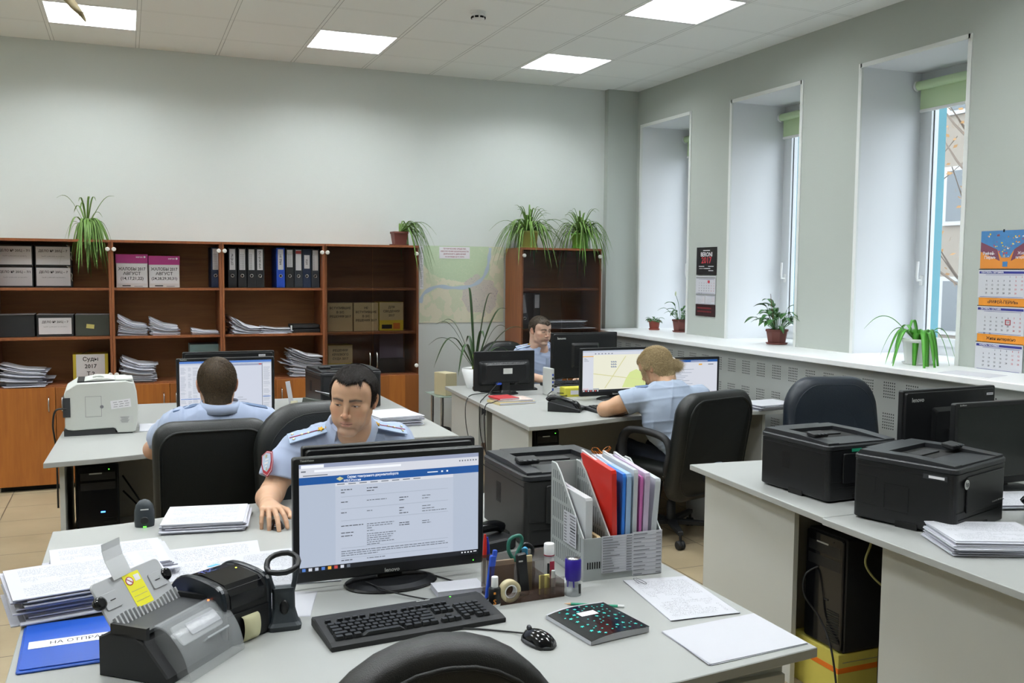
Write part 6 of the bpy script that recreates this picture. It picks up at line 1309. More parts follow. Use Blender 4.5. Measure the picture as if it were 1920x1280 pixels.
# ------------------------------------------------------------ people: one continuous surface each, from blended tapered limbs
def V3(*a): return np.array(a, float)
def rcap(P, a, b, ra, rb):
    ab = b-a; L2 = max(ab@ab, 1e-12); t_ = np.clip(((P-a)@ab)/L2, 0, 1); return np.linalg.norm(P-a-t_[:, None]*ab, axis=1)-(ra+(rb-ra)*t_)
def ell(P, c, r, R=None):
    q = P-c
    if R is not None: q = q@R
    k0 = np.linalg.norm(q/r, axis=1); k1 = np.linalg.norm(q/(r*r), axis=1); return k0*(k0-1)/np.maximum(k1, 1e-9)
def smin(a, b, k): h = np.clip(.5+.5*(b-a)/k, 0, 1); return b*(1-h)+a*h-k*h*(1-h)
def smax(a, b, k): return -smin(-a, -b, k)
def surface(f, lo, hi, h):
    """surface nets over f<0, evaluated finely only near the surface"""
    lo = np.array(lo, float); hi = np.array(hi, float); n = np.ceil((hi-lo)/h/4).astype(int)*4+1; C4 = 4
    nc = (n-1)//C4+1; g = np.stack(np.meshgrid(*[lo[i]+np.arange(nc[i])*h*C4 for i in range(3)], indexing='ij'), -1); Fc = f(g.reshape(-1, 3)).reshape(nc)
    near = np.abs(Fc) < h*C4*1.9
    nb = np.zeros(nc-1, bool)
    for a in (0, 1):
        for b in (0, 1):
            for c in (0, 1): nb |= near[a:nc[0]-1+a, b:nc[1]-1+b, c:nc[2]-1+c]
    F = np.repeat(np.repeat(np.repeat(Fc, C4, 0), C4, 1), C4, 2)[:n[0], :n[1], :n[2]]
    M = np.zeros(n, bool); B = np.repeat(np.repeat(np.repeat(nb, C4, 0), C4, 1), C4, 2)
    M[:-1, :-1, :-1] = B; M[1:, :-1, :-1] |= B; M[:-1, 1:, :-1] |= B; M[:-1, :-1, 1:] |= B; M[1:, 1:, :-1] |= B; M[1:, :-1, 1:] |= B; M[:-1, 1:, 1:] |= B; M[1:, 1:, 1:] |= B
    I = np.argwhere(M); F[M] = f(lo+I*h)
    S = F < 0; c = n-1; cnt = np.zeros(c); 
    for a in (0, 1):
        for b in (0, 1):
            for d in (0, 1): cnt += S[a:c[0]+a, b:c[1]+b, d:c[2]+d]
    act = (cnt > 0) & (cnt < 8); act &= B; ids = -np.ones(c, int); A = np.argwhere(act); ids[act] = np.arange(len(A))
    acc = np.zeros((len(A), 3)); num = np.zeros(len(A)); offs = [(a, b, d) for a in (0, 1) for b in (0, 1) for d in (0, 1)]
    for o in offs:
        for ax in range(3):
            if o[ax]: continue
            o2 = list(o); o2[ax] = 1; f0 = F[tuple((A+o).T)]; f1 = F[tuple((A+o2).T)]; cr = (f0 < 0) != (f1 < 0); t_ = f0/np.where(cr, f0-f1, 1)
            p = np.tile(np.array(o, float), (len(A), 1)); p[:, ax] = t_; acc[cr] += p[cr]; num[cr] += 1
    V = lo+(A+acc/num[:, None])*h; Q = []
    for ax in range(3):
        u, w = (ax+1) % 3, (ax+2) % 3; s0 = [slice(None)]*3; s1 = [slice(None)]*3; s0[ax] = slice(0, -1); s1[ax] = slice(1, None)
        E = np.argwhere(S[tuple(s0)] != S[tuple(s1)]); ok = (E[:, u] > 0) & (E[:, w] > 0) & (E[:, u] < c[u]) & (E[:, w] < c[w]); E = E[ok]
        du = np.zeros(3, int); du[u] = 1; dw = np.zeros(3, int); dw[w] = 1
        q = np.stack([ids[tuple((E-du-dw).T)], ids[tuple((E-dw).T)], ids[tuple(E.T)], ids[tuple((E-du).T)]], 1)
        fl = ~S[tuple(E.T)]; q[fl] = q[fl][:, ::-1]; Q.append(q[(q >= 0).all(1)])
    return V, np.concatenate(Q)
def npmesh(name, V, Q, mt, parent=None, col=None, smooth=True, inv=None):
    if inv is not None: V = V @ np.array(inv)[:3, :3].T + np.array(inv)[:3, 3]
    me = bpy.data.meshes.new(name); me.vertices.add(len(V)); me.vertices.foreach_set('co', V.astype(np.float32).ravel()); k = Q.shape[1]
    me.loops.add(Q.size); me.loops.foreach_set('vertex_index', Q.astype(np.int32).ravel()); me.polygons.add(len(Q)); me.polygons.foreach_set('loop_start', np.arange(0, Q.size, k, dtype=np.int32)); me.polygons.foreach_set('loop_total', np.full(len(Q), k, np.int32))
    me.update(calc_edges=True); me.validate(); me.polygons.foreach_set('use_smooth', np.full(len(me.polygons), smooth)); me.materials.append(mt)
    if col is not None:
        a = me.color_attributes.new('tint', 'FLOAT_COLOR', 'POINT'); a.data.foreach_set('color', np.concatenate([col, np.ones((len(col), 1))], 1).astype(np.float32).ravel())
    o = bpy.data.objects.new(name, me); COL.objects.link(o)
    if parent: o.parent = parent
    return o
def tintmat(name, rough=.5, sss=0, bump=0, bs=200):
    t = NT(name, rough, sss=sss, bump=bump, bscale=bs); a = t.n('Attribute'); a.attribute_name = 'tint'; t.l(a.outputs['Color'], t.b.inputs['Base Color']); return t.m
SKIN = tintmat('skin', .48, .12, .06, 500)
def rot3(rx=0, ry=0, rz=0): return np.array(Euler((rx, ry, rz), 'XYZ').to_matrix())
class Fig:
    """limbs given in world metres; head given by its own frame (x: the person's right, y: face direction, z: crown)"""
    def __init__(s): s.pr = []
    def cap(s, a, b, ra, rb, k=.02): s.pr.append(('c', V3(*a), V3(*b), ra, rb, k)); return s
    def chain(s, pts, rs, k=.02):
        for i in range(len(pts)-1): s.cap(pts[i], pts[i+1], rs[i], rs[i+1], k)
        return s
    def ell(s, c, r, R=None, k=.02): s.pr.append(('e', V3(*c), V3(*r), R, None, k)); return s
    def ev(s, P, base=None):
        d = base
        for t_, a, b, c, e, k in s.pr:
            # skip far primitives cheaply
            q = rcap(P, a, b, c, e) if t_ == 'c' else ell(P, a, b, c)
            d = q if d is None else smin(d, q, k)
        return d
def head_f(P, fem=False, lod=1, asym=0):
    """P in head coordinates; adult head, chin about z=-.118, crown z=.112"""
    d = ell(P, V3(0, -.014, .028), V3(.0765, .097, .086)); d = smin(d, ell(P, V3(0, .030, -.022), V3(.064, .060, .080)), .025)
    d = smin(d, ell(P, V3(0, .050, .045), V3(.058, .042, .042)), .03)
    for s in (-1, 1):
        d = smin(d, rcap(P, V3(s*.053, -.002, -.045), V3(s*.046, .012, -.074), .018, .015), .02); d = smin(d, rcap(P, V3(s*.046, .012, -.074), V3(s*.015, .068, -.102), .0170, .0160), .018)
        d = smin(d, ell(P, V3(s*.046, .060, -.020), V3(.020, .020, .017)), .018); d = smin(d, ell(P, V3(s*.036, .062, -.055), V3(.022, .022, .028)), .02)
    d = smin(d, ell(P, V3(0, .078, -.100), V3(.020, .017, .015)), .014)
    d = smin(d, rcap(P, V3(-.03, .082, .023), V3(.03, .082, .023), .0095, .0095), .014)
    for s in (-1, 1): d = smin(d, rcap(P, V3(s*.014, .086, .022), V3(s*.046, .070, .022), .0075, .0065), .010)
    # mouth mound
    d = smin(d, ell(P, V3(0, .078, -.062), V3(.026, .020, .020)), .014)
    for s in (-1, 1):
        d = smax(d, -ell(P, V3(s*.032, .099, .004), V3(.018, .016, .012)), .009)
        eb = ell(P, V3(s*.031, .0745, .003), V3(.0140, .0135, .0125)); d = smin(d, eb, .002)
    # nose
    d = smin(d, rcap(P, V3(0, .088, .020), V3(0, .106, -.028), .0060, .0090), .010); d = smin(d, ell(P, V3(0, .1085, -.0325), V3(.0105, .0105, .0090)), .006)
    for s in (-1, 1):
        d = smin(d, ell(P, V3(s*.0125, .0975, -.0360), V3(.0068, .0095, .0068)), .004); d = smax(d, -ell(P, V3(s*.0065, .103, -.0445), V3(.0032, .0045, .003)), .002)
    # lips
    for s in (-1, 1): d = smin(d, rcap(P, V3(0, .0975, -.0600), V3(s*.021, .0865, -.0640), .0038, .0018), .004)
    d = smin(d, rcap(P, V3(-.010, .0955, -.0705), V3(.010, .0950, -.0705), .0044, .0044), .005)
    for s in (-1, 1): d = smax(d, -rcap(P, V3(0, .1035, -.0652), V3(s*.024, .0905, -.0662), .0016, .0012), .002)
    d = smax(d, -ell(P, V3(0, .1035, -.0830), V3(.016, .010, .005)), .006)
    d = smax(d, -rcap(P, V3(0, .108, -.049), V3(0, .104, -.056), .0026, .0026), .003)
    # ears
    for s in (-1, 1):
        R = rot3(0, s*.16, s*.32); q = ell(P, V3(s*.080, -.010, -.004), V3(.0055, .0175, .030), R); q = smax(q, -ell(P, V3(s*.0865, -.006, .002), V3(.005, .010, .017), R), .003); q = smin(q, ell(P, V3(s*.076, -.002, -.022), V3(.006, .008, .011)), .005); d = smin(d, q, .006)
    # nape
    d = smin(d, rcap(P, V3(0, -.045, -.02), V3(0, -.045, -.10), .055, .053), .03)
    return d
def head_col(H, base, stub=.0, lips=(.50, .22, .19), brow=(.05, .035, .03), f_red=1.0, mask=None):
    """skin colour by place on the head, darker round the eyes and between the lips (H in head coordinates)"""
    x, y, z = H.T; n = len(H); c = np.tile(np.array(base), (n, 1)); fr = y > .03
    def g(cx, cz, sx, sz, yy=True): return np.exp(-((np.abs(x)-cx)/sx)**2-((z-cz)/sz)**2)*(fr if yy else 1)
    def mixc(w, col, a): c[:] = c*(1-(w*a)[:, None])+np.array(col)*(w*a)[:, None]
    red = (base[0]*.98, base[1]*.72, base[2]*.66); mixc(g(.045, -.03, .02, .018), red, .55*f_red); mixc(g(0, -.031, .012, .012), red, .6*f_red)
    ear = (np.abs(x) > .074)&(np.abs(z) < .04)&(y < .03); mixc(ear.astype(float), red, .6)
    if stub: mixc(np.clip(np.exp(-((z+.09)/.035)**2)*(y > -.02), 0, 1), (.28, .22, .20), stub)
    lip = ((np.abs((z+.0605)) < .0052*(1-np.abs(x)/.030)+.001)|(np.abs(z+.0705) < .0058*(1-np.abs(x)/.026)+.0005))&(np.abs(x) < .0225)&(y > .08); mixc(lip.astype(float), lips, .55)
    seam = (np.abs(z+.0653) < .0016)&(np.abs(x) < .023)&(y > .08); mixc(seam.astype(float), (.16, .06, .05), .85)  # dark line painted where the lips meet
    ax = np.abs(x); bz = .0225+.004*np.clip((ax-.012)/.02, 0, 1)-.006*np.clip((ax-.036)/.016, 0, 1)
    bw = np.exp(-((z-bz+.002)/(.0058-.0026*np.clip((ax-.02)/.03, 0, 1)))**2)*((ax > .010)&(ax < .052)&(y > .05)); mixc(bw, brow, .95)
    lid = np.exp(-((z-.0005-.0*ax)/.0016)**2)*((np.abs(ax-.031) < .0155)&(y > .07)); mixc(lid, (.07, .045, .04), .85)
    mixc(g(.031, .006, .014, .006), (base[0]*.80, base[1]*.66, base[2]*.60), .45)  # darker tone painted round the eyes
    return np.clip(c, 0, 1)
def head_frame(c, face, pitch, roll=0, sc=1.0):
    """world matrix of the head: face = azimuth vector (x,y), pitch down positive"""
    fx, fy = face; n = math.hypot(fx, fy); f0 = Vector((fx/n, fy/n, 0)); z0 = Vector((0, 0, 1)); f1 = f0*math.cos(pitch)-z0*math.sin(pitch); z1 = z0*math.cos(pitch)+f0*math.sin(pitch); x1 = f1.cross(z1)
    x2 = x1*math.cos(roll)+z1*math.sin(roll); z2 = z1*math.cos(roll)-x1*math.sin(roll)
    return np.array([[x2.x, f1.x, z2.x], [x2.y, f1.y, z2.y], [x2.z, f1.z, z2.z]]), np.array(c, float), sc
def to_head(P, fr): R, c, s = fr; return (P-c)@R/s
def from_head(H, fr): R, c, s = fr; return (H*s)@R.T+c
def hair_strands(name, root_pts, nrm, dirs, L, w, mt, parent, seed=0, lift=.25, curl=.3, seg=3, bend=None):
    """many short solid tapered tufts; V arrays built at once"""
    rs = np.random.RandomState(seed); n = len(root_pts); V = []; 
    side = np.cross(nrm, dirs); side /= np.linalg.norm(side, axis=1)[:, None]+1e-9
    p = root_pts.copy(); d = dirs*(1-lift)+nrm*lift; d /= np.linalg.norm(d, axis=1)[:, None]; Ls = L*(.7+.5*rs.rand(n)); rows = []
    for k in range(seg+1):
        ww = (w*(1-(k/seg)**1.5)+.00005); off = ww if np.isscalar(ww) else ww
        rows.append(np.stack([p-side*off, p+nrm*off*.8, p+side*off], 1)); d = d+dirs*curl/seg-nrm*lift*1.3/seg+rs.randn(n, 3)*.05; d /= np.linalg.norm(d, axis=1)[:, None]; p = p+d*(Ls/seg)[:, None]
    V = np.stack(rows, 1).reshape(-1, 3); F = []; per = 3*(seg+1)
    base = (np.arange(n)*per)[:, None]
    for k in range(seg):
        for a, b in ((0, 1), (1, 2), (2, 0)): F.append(base+np.array([[k*3+a, k*3+b, (k+1)*3+b, (k+1)*3+a]]))
    return npmesh(name, V, np.concatenate(F), mt, parent)
def sample_surface(V, Q, n, seed, keep):
    rs = np.random.RandomState(seed); cen = V[Q].mean(1); e1 = V[Q[:, 2]]-V[Q[:, 0]]; e2 = V[Q[:, 3]]-V[Q[:, 1]]; N = np.cross(e1, e2); A = np.linalg.norm(N, axis=1); N = N/np.maximum(A, 1e-12)[:, None]
    k = keep(cen); A = A*k; idx = rs.choice(len(Q), n, p=A/A.sum()); u = rs.rand(n, 1); v = rs.rand(n, 1); q = V[Q[idx]]; pts = (q[:, 0]*(1-u)+q[:, 1]*u)*(1-v)+(q[:, 3]*(1-u)+q[:, 2]*u)*v; return pts, N[idx]
def hair_mat(name, c1, c2, rough=.5):
    t = NT(name, rough, spec=.3); gi = t.n('NewGeometry'); co, x = t.obj_xyz(); nz = t.n('TexNoise'); nz.inputs['Scale'].default_value = 170; t.l(co, nz.inputs['Vector']); t.l(t.mix(t.math('MULTIPLY', t.math('SUBTRACT', nz.outputs['Fac'], .25), 2.0), c1, c2), t.b.inputs['Base Color']); return t.m
def ev_limb_hand(F, wrist, fwd, palm_n, sc=1.0, curl=(.5, .5, .5, .5), spread=.10, thumb=.6, side=1, k=.006):
    """add a hand: wrist point, fwd direction of the knuckles, palm_n = direction the back of the hand faces; side=+1 when the thumb lies along +cross(fwd, palm_n)"""
    w = Vector(wrist); f = Vector(fwd).normalized(); n = Vector(palm_n); n = (n-f*n.dot(f)).normalized(); s = f.cross(n).normalized()*side
    S = sc; kn = []
    for i, o in enumerate((.030, .010, -.010, -.029)):
        K = w+f*(.088-.004*abs(i-1)-.006*(i == 3))*S+s*o*S+n*.004*S; kn.append(K); F.cap(w+s*o*.55*S+f*.012*S, K, .0155*S, .0105*S, .010)
    F.cap(w-f*.03*S, w+f*.03*S, .024*S, .024*S, .02)
    Ls = [(.042, .025, .021), (.046, .029, .022), (.042, .027, .021), (.033, .021, .019)]
    for i, K in enumerate(kn):
        sp = (1.5-i)*spread; c = curl[i]; d = (f*math.cos(sp)+s*math.sin(sp)).normalized(); p = K; ang = c*.35; r = (.0092, .0094, .0090, .0080)[i]*S
        for j, l in enumerate(Ls[i]):
            ang += c*(.45, .75, .45)[j]; dd = d*math.cos(ang)-n*math.sin(ang); q = p+dd*l*S; F.cap(p, q, r, r*.92, .003); p = q; r *= .93
    b = w+f*.022*S+s*.022*S-n*.004*S; t1 = b+(f*.55+s*.75-n*.15).normalized()*.044*S; t2 = t1+(f*.85+s*(.45-thumb*.5)-n*.35*thumb).normalized()*.034*S; t3 = t2+(f*.95-s*.25*thumb-n*.3*thumb).normalized()*.026*S
    F.cap(b, t1, .0165*S, .0115*S, .010); F.cap(t1, t2, .0110*S, .0100*S, .004); F.cap(t2, t3, .0098*S, .0082*S, .003)
def person(label, loc): return thing('person', label, 'person', loc)
def bbox(prs, pad):
    lo = np.full(3, 1e9); hi = -lo
    for t_, a, b, c, e, k in prs:
        pts = [(a, c), (b, e)] if t_ == 'c' else [(a, max(b))]
        for p, r in pts: lo = np.minimum(lo, p-r-pad); hi = np.maximum(hi, p+r+pad)
    return lo, hi
SHIRT = mat('pale_blue_shirt_cloth', '9daac4', .8, bump=.12, bscale=900, sheen=.2)
TROUS = mat('dark_blue_trouser_cloth', '141a26', .85)
def wrinkle(P, amp, seed=0):
    """soft directional cloth folds"""
    rs = np.random.RandomState(seed); d = np.zeros(len(P))
    for i in range(7):
        v = rs.randn(3)*np.array([16, 16, 22]); ph = rs.rand()*6.28; v2 = rs.randn(3)*11; d += (1-np.abs(np.sin(P@v+ph+1.5*np.sin(P@v2+ph*2))))**3*np.clip(.2+np.sin(P@(v2*.8)+ph*3), 0, 1)
    return d*amp
def build_person(label, loc, F, fr, base_col, shirt, h=.004, hs=.006, seed=0, cuff=(), neck=None, stub=.1, lips=(.50, .22, .19), brow=(.05, .035, .03), trousers=None, wr=.004, thick=.007, fem=False, hh=None):
    """F: skin figure (torso, arms, hands, neck); shirt: Fig of the clothed volume; cuff: (point, dir, arm Fig) planes where sleeves end"""
    p = person(label, loc); lo, hi = bbox(F.pr, .02); hc = fr[1]; lo = np.minimum(lo, hc-.17); hi = np.maximum(hi, hc+.17); inv = np.eye(4); inv[:3, 3] = -np.array(loc)
    def f(P):
        d = F.ev(P); m = np.linalg.norm(P-hc, axis=1) < .24
        if m.any(): hd = head_f(to_head(P[m], fr))*fr[2]; d[m] = smin(d[m], hd, .016)
        return d
    Vb, Qb = surface(f, lo, hi, h); H = to_head(Vb, fr); near = (np.abs(H) < np.array([.11, .15, .15])).all(1); col = np.tile(np.array(base_col), (len(Vb), 1)); rs = np.random.RandomState(seed)
    col[near] = head_col(H[near], base_col, stub, lips, brow)
    body = npmesh('body', Vb, Qb, SKIN, p, col, inv=inv)
    slo, shi = bbox(shirt.pr, .03)
    def g(P):
        d = shirt.ev(P)-wrinkle(P, wr, seed)
        for c, n, r in cuff:
            c = V3(*c); n = V3(*n); n = n/np.linalg.norm(n); q = (P-c)@n; dist = np.linalg.norm((P-c)-q[:, None]*n, axis=1); inr = smax(dist-r, np.abs(q)-.14, .001)
            d = np.where(dist < r*1.9, np.maximum(d, np.where(q > -.002, q, -1)), d)
            if hs < .0055: ins = np.maximum(dist-r*.86, np.abs(q)-.03); d = np.maximum(d, -ins)
        if neck is not None:
            c, n, r = V3(*neck[0]), V3(*neck[1]), neck[2]; n = n/np.linalg.norm(n); q = (P-c)@n; dist = np.linalg.norm((P-c)-q[:, None]*n, axis=1); d = np.maximum(d, np.where((q > 0)&(dist < r), q*.7, -1))
        return d
    Vs, Qs = surface(g, slo, shi, hs); npmesh('shirt', Vs, Qs, shirt.mt if hasattr(shirt, 'mt') else SHIRT, p, inv=inv)
    if trousers is not None:
        tlo, thi = bbox(trousers.pr, .02); Vt, Qt = surface(lambda P: trousers.ev(P), tlo, thi, .010); npmesh('trousers', Vt, Qt, TROUS, p, inv=inv)
    return p, body, (Vb, Qb), inv
def add_eyes(p, fr, inv, look=(0, .0), iris='3a2a20'):
    IR = mat('iris_'+iris, iris, .2); EW = mat('eye_white', 'd9d2cc', .25); LIDM = mat('dark_lash_line', '2a1c17', .6)
    for s in (-1, 1):
        # the eyeball shows through the slit between the lids
        c = V3(s*.031, .0745, .003); n = 20; R = []
        def sp(u, v, r): return c+r*V3(math.sin(u)*math.cos(v), math.cos(u)*math.cos(v), math.sin(v))
        def patch(u0, u1, v0, v1, r, mt, name, almond=True):
            V = []; N = 10
            for i in range(N+1):
                for j in range(5):
                    a = i/N; u = u0+(u1-u0)*a; sh = math.sin(PI*a)**.6 if almond else 1; vm = (v0+v1)/2; v = vm+(v1-v0)/2*sh*(j/2-1); V.append(from_head(sp(u, v, r)[None], fr)[0])
            Q = np.array([[i*5+j, i*5+j+1, (i+1)*5+j+1, (i+1)*5+j] for i in range(N) for j in range(4)]); return npmesh(name, np.array(V), Q, mt, p, inv=inv)
        e = patch(-.80, .80, -.40, -.05, .01425, EW, 'eye')
        u0 = look[0]; q = patch(u0-.33, u0+.33, -.40+.0, -.06, .01445, IR, 'iris', False)
        l = patch(-.88, .88, -.07, .05, .01465, LIDM, 'upper_lashes')
# ---- officer with the mouse, facing the camera
fr = head_frame((.780, 3.475, 1.166), (-.46, -.88), .15, .07, 1.05)
neckb = (.800, 3.635, .985)
def hp(x, y, z, f=None): return tuple(from_head(np.array([[x, y, z]]), f or fr)[0])
F = Fig(); F.chain([hp(0, -.035, -.06), hp(0, -.030, -.12), (.805, 3.64, .96)], [.054, .056, .066], .03)
F.ell((.80, 3.70, .80), (.17, .10, .20), None, .05).cap((.63, 3.66, .955), (.97, 3.67, .965), .055, .055, .06).ell((.80, 3.74, .56), (.15, .10, .16), None, .05)
SR, SL = (.600, 3.655, .945), (.995, 3.67, .955); ER, EL = (.490, 3.57, .808), (1.06, 3.52, .80); WR, WL = (.452, 3.375, .800), (.93, 3.32, .80)
F.chain([SR, (.54, 3.63, .88), ER], [.054, .050, .043], .03).chain([ER, (.468, 3.50, .808), WR], [.044, .043, .030], .02)
F.chain([SL, EL], [.053, .044], .03).chain([EL, WL], [.043, .029], .02)
ev_limb_hand(F, (.450, 3.365, .812), (-.02, -1, .03), (0, .02, 1), 1.0, (.50, .52, .72, .74), .15, .55, -1)
ev_limb_hand(F, (.93, 3.31, .795), (-.5, -1, -.02), (0, 0, 1), 1.0, (.5, .5, .5, .5), .08, .5, 1)
S = Fig(); S.ell((.80, 3.70, .82), (.200, .128, .21), None, .05).cap((.615, 3.66, .945), (.985, 3.675, .955), .068, .068, .06).ell((.80, 3.75, .60), (.185, .135, .20), None, .05)
S.cap((.70, 3.66, .985), (.90, 3.665, .99), .060, .060, .05)
S.chain([SR, (.535, 3.63, .87), (.512, 3.597, .825)], [.072, .073, .070], .03).chain([SL, (1.04, 3.58, .86)], [.072, .066], .03)
S.cap((.78, 3.60, .965), (.82, 3.66, .975), .066, .072, .03)
T = Fig(); 
for s in (-1, 1): T.chain([(.80+s*.09, 3.78, .50), (.80+s*.12, 3.38, .52), (.80+s*.12, 3.32, .10)], [.085, .07, .055], .03)
SKC = (.54, .325, .205)
cufd = np.array((.515, 3.60, .845))-np.array((.56, 3.64, .90))
P1, B1, VQ, inv = build_person('man in light blue uniform shirt looking down, hand on a mouse, behind the front monitors', (.80, 3.70, 0), F, fr, SKC, S, .0026, .0045, 3, cuff=[((.512, 3.598, .830), (-.28, -.25, -.92), .105), ((1.045, 3.575, .855), (.1, -.5, -.85), .10)], neck=(hp(0, .02, -.135), (-.1, -.45, .9), .078), stub=.30, trousers=T, wr=.0035)
add_eyes(P1, fr, inv, (.12, 0))
# shirt details
SH2 = mat('pale_blue_epaulette', 'a3b5cf', .75); MAR = mat('maroon_braid', '8e2a4a', .5); GOLD = mat('gold_metal', 'd9a437', .3, metal=.8); PGOLD = mat('pale_gold_star', 'cfc39a', .35, metal=.6)
def inv_loc(p): return Vector(p)-Vector((inv[0, 3]*-1, inv[1, 3]*-1, inv[2, 3]*-1))
def star(m, c, r, mt, th=.003):
    P = [((r if k % 2 == 0 else r*.45)*math.cos(PI/2+k*PI/5), (r if k % 2 == 0 else r*.45)*math.sin(PI/2+k*PI/5)) for k in range(10)]; m.push(c); m.prism(P, 0, th, mt); m.pop()
def epaulette(p, a, b, up, wdt=.052, stars=3, off=(0, 0, 0), dark=False, sc=1):
    """strap from neck end a to shoulder end b (person-local)"""
    a, b = Vector(a), Vector(b); d = (b-a); L = d.length; d.normalize(); n = Vector(up); n = (n-d*n.dot(d)).normalized(); s = n.cross(d); o = MB()
    o.T = [Matrix(((d.x, s.x, n.x, a.x), (d.y, s.y, n.y, a.y), (d.z, s.z, n.z, a.z), (0, 0, 0, 1)))]
    W = wdt/2; o.prism([(0, -W*.72), (L*.5, -W*.92), (L, -W), (L, W), (L*.5, W*.92), (0, W*.72), (-.012, 0)], 0, .005, SH2 if not dark else mat('slate_blue_epaulette', '5c708f', .75), .001); e = o.build('epaulette', p)
    if dark: return e
    q = MB(); q.T = [o.T[0]]; q.box(L*.62, 0, .006, L*.70, .0035, .002, MAR); q.build('braid', e)
    q = MB(); q.T = [o.T[0]]; q.lathe([(.007, .005), (.006, .010), (.001, .012)], GOLD, 14, cx=.006); star(q, (.030, 0, .005), .014, GOLD, .005); q.build('emblem', e)
    for k, (x, y) in enumerate(((L*.50, 0), (L*.66, 0), (L*.88, .014), (L*.88, -.014))[:stars+1]): q = MB(); q.T = [o.T[0]]; star(q, (x, y, .0065), .0062, PGOLD); q.build('star', e)
    return e
lo = lambda x, y, z: (x-.80, y-3.70, z)
epaulette(P1, lo(.712, 3.600, 1.038), lo(.560, 3.612, 1.002), (-.15, -.55, .9), .056)
epaulette(P1, lo(.872, 3.600, 1.046), lo(1.025, 3.618, 1.008), (.15, -.5, .9), .056)
# collar wings
def collar_wing(p, pts, th=.004, mt=None):
    m = MB(); a, b, c, d = [Vector(q) for q in pts]; n = (b-a).cross(d-a).normalized()*th; V = [a, b, c, d]+[q+n for q in (a, b, c, d)]
    m.add(V, [(0, 1, 2, 3), (7, 6, 5, 4), (0, 4, 5, 1), (1, 5, 6, 2), (2, 6, 7, 3), (3, 7, 4, 0)], mt or SHIRT); return m.build('collar', p)
def collar_ring(p, c, rx, ry, h, tilt, gap=.9, az=0, flare=.010, mt=None, name='collar', tip=.035):
    """stand-up shirt collar open in front (az = facing azimuth, 0 = -Y)"""
    m = MB(); N = 30; R = []
    for i in range(N+1):
        a = -PI/2+gap+(2*PI-2*gap)*i/N; q = 1-abs(2*i/N-1); tipk = max(0, 1-q*4)
        u = Vector((math.cos(a)*rx, math.sin(a)*ry, 0)); o = Vector((math.cos(a), math.sin(a), 0)); top = u+Vector((0, 0, h*(1-.25*tipk))); lowo = u+o*(flare+.008*tipk)+Vector((0, 0, -tip*tipk))
        R.append([u-o*.002, top-o*.002, top+o*.003, lowo+o*.003, lowo+Vector((0, 0, -.002))])
    m.push(c, (tilt, 0, az)); m.rings(R, mt or SHIRT, sm=True, caps=True); m.pop(); return m.build(name, p)
collar_ring(P1, lo(.797, 3.598, 1.030), .080, .074, .050, .50, .62, -.30, .024, tip=.06)
# hair: cap + strands, short dark, with a peaked fringe
def hair_cap(p, fr, inv, mt, thick, hairline, h=.004, name='hair', nape=False):
    def f(P):
        H = to_head(P, fr); d = ell(H, V3(0, -.014, .028), V3(.0765+thick, .097+thick, .086+thick*1.1)); d = smin(d, ell(H, V3(0, .050, .048), V3(.058+thick*.4, .042+thick*.5, .042+thick*.6)), .025)
        if nape: d = smin(d, rcap(H, V3(0, -.045, -.02), V3(0, -.045, -.10), .055+thick*.45, .053+thick*.3), .03)
        return np.maximum(d, hairline(H))*fr[2]
    c = fr[1]; V, Q = surface(f, c-.15, c+.15, h); return npmesh(name, V, Q, mt, p, inv=inv), V, Q
def hl_short(H, front=.064, side=.012, nape=-.055, peak=.0):
    """positive below the hairline (H in head coords)"""
    x, y, z = H.T; zz = np.where(y > .03, front-.020*np.clip(1-np.abs(x)/.035, 0, 1)*peak+(.0)*y, 0)
    t_ = np.clip((y+.01)/.05, 0, 1); line = (1-t_)*np.where(y < -.03, nape+.05*np.clip((y+.09)/.06, 0, 1), side)+t_*(front-.030*np.clip(1-np.abs(np.abs(x)-.0)/.030, 0, 1)*peak)
    sideburn = (np.abs(x) > .060)&(y > -.012)&(y < .022); line = np.where(sideburn, -.018, line)
    return line-z
DARK = hair_mat('dark_brown_hair', '14100e', '2b231e')
hcap, Vh, Qh = hair_cap(P1, fr, inv, DARK, .0075, lambda H: hl_short(H, .086, .012, -.055, .30), .0035)
def comb(pts, nrm, fr, way):
    H = to_head(pts, fr); Nn = nrm@fr[0]; d = way(H); d = d-(d*Nn).sum(1)[:, None]*Nn; d /= np.linalg.norm(d, axis=1)[:, None]+1e-9; return d@fr[0].T
pts, nrm = sample_surface(Vh, Qh, 5200, 1, lambda c: (ell(to_head(c, fr), V3(0, -.014, .028), V3(.0765, .097, .086)) > .002).astype(float))
wayf = lambda H: np.stack([H[:, 0]*2.0, np.where(H[:, 2] > .07, 1.0, .25)*np.ones(len(H)), np.where(H[:, 2] > .075, -.1, -1.2)], 1)
invw = Matrix.Identity(4)
hair_strands('hair_strands', pts+np.array(inv)[:3, 3], nrm, comb(pts, nrm, fr, wayf), .017, .0009, DARK, hcap, 2, .35, .4)
# fringe tufts on the forehead
rs = np.random.RandomState(5); n = 420; fx = rs.uniform(-.044, .036, n); H0 = np.stack([fx, .064-6*fx*fx+rs.uniform(-.01, .008, n), .098-4*fx*fx-rs.uniform(0, .010, n)], 1)
pf = from_head(H0, fr); nf = np.tile(fr[0]@V3(0, .8, .6), (n, 1)); df = np.stack([fx*2-.12+rs.randn(n)*.12, np.full(n, .62), np.full(n, -.85)], 1); df /= np.linalg.norm(df, axis=1)[:, None]
hair_strands('fringe', pf+np.array(inv)[:3, 3], nf, df@fr[0].T, .030, .0011, DARK, hcap, 4, .15, .3)
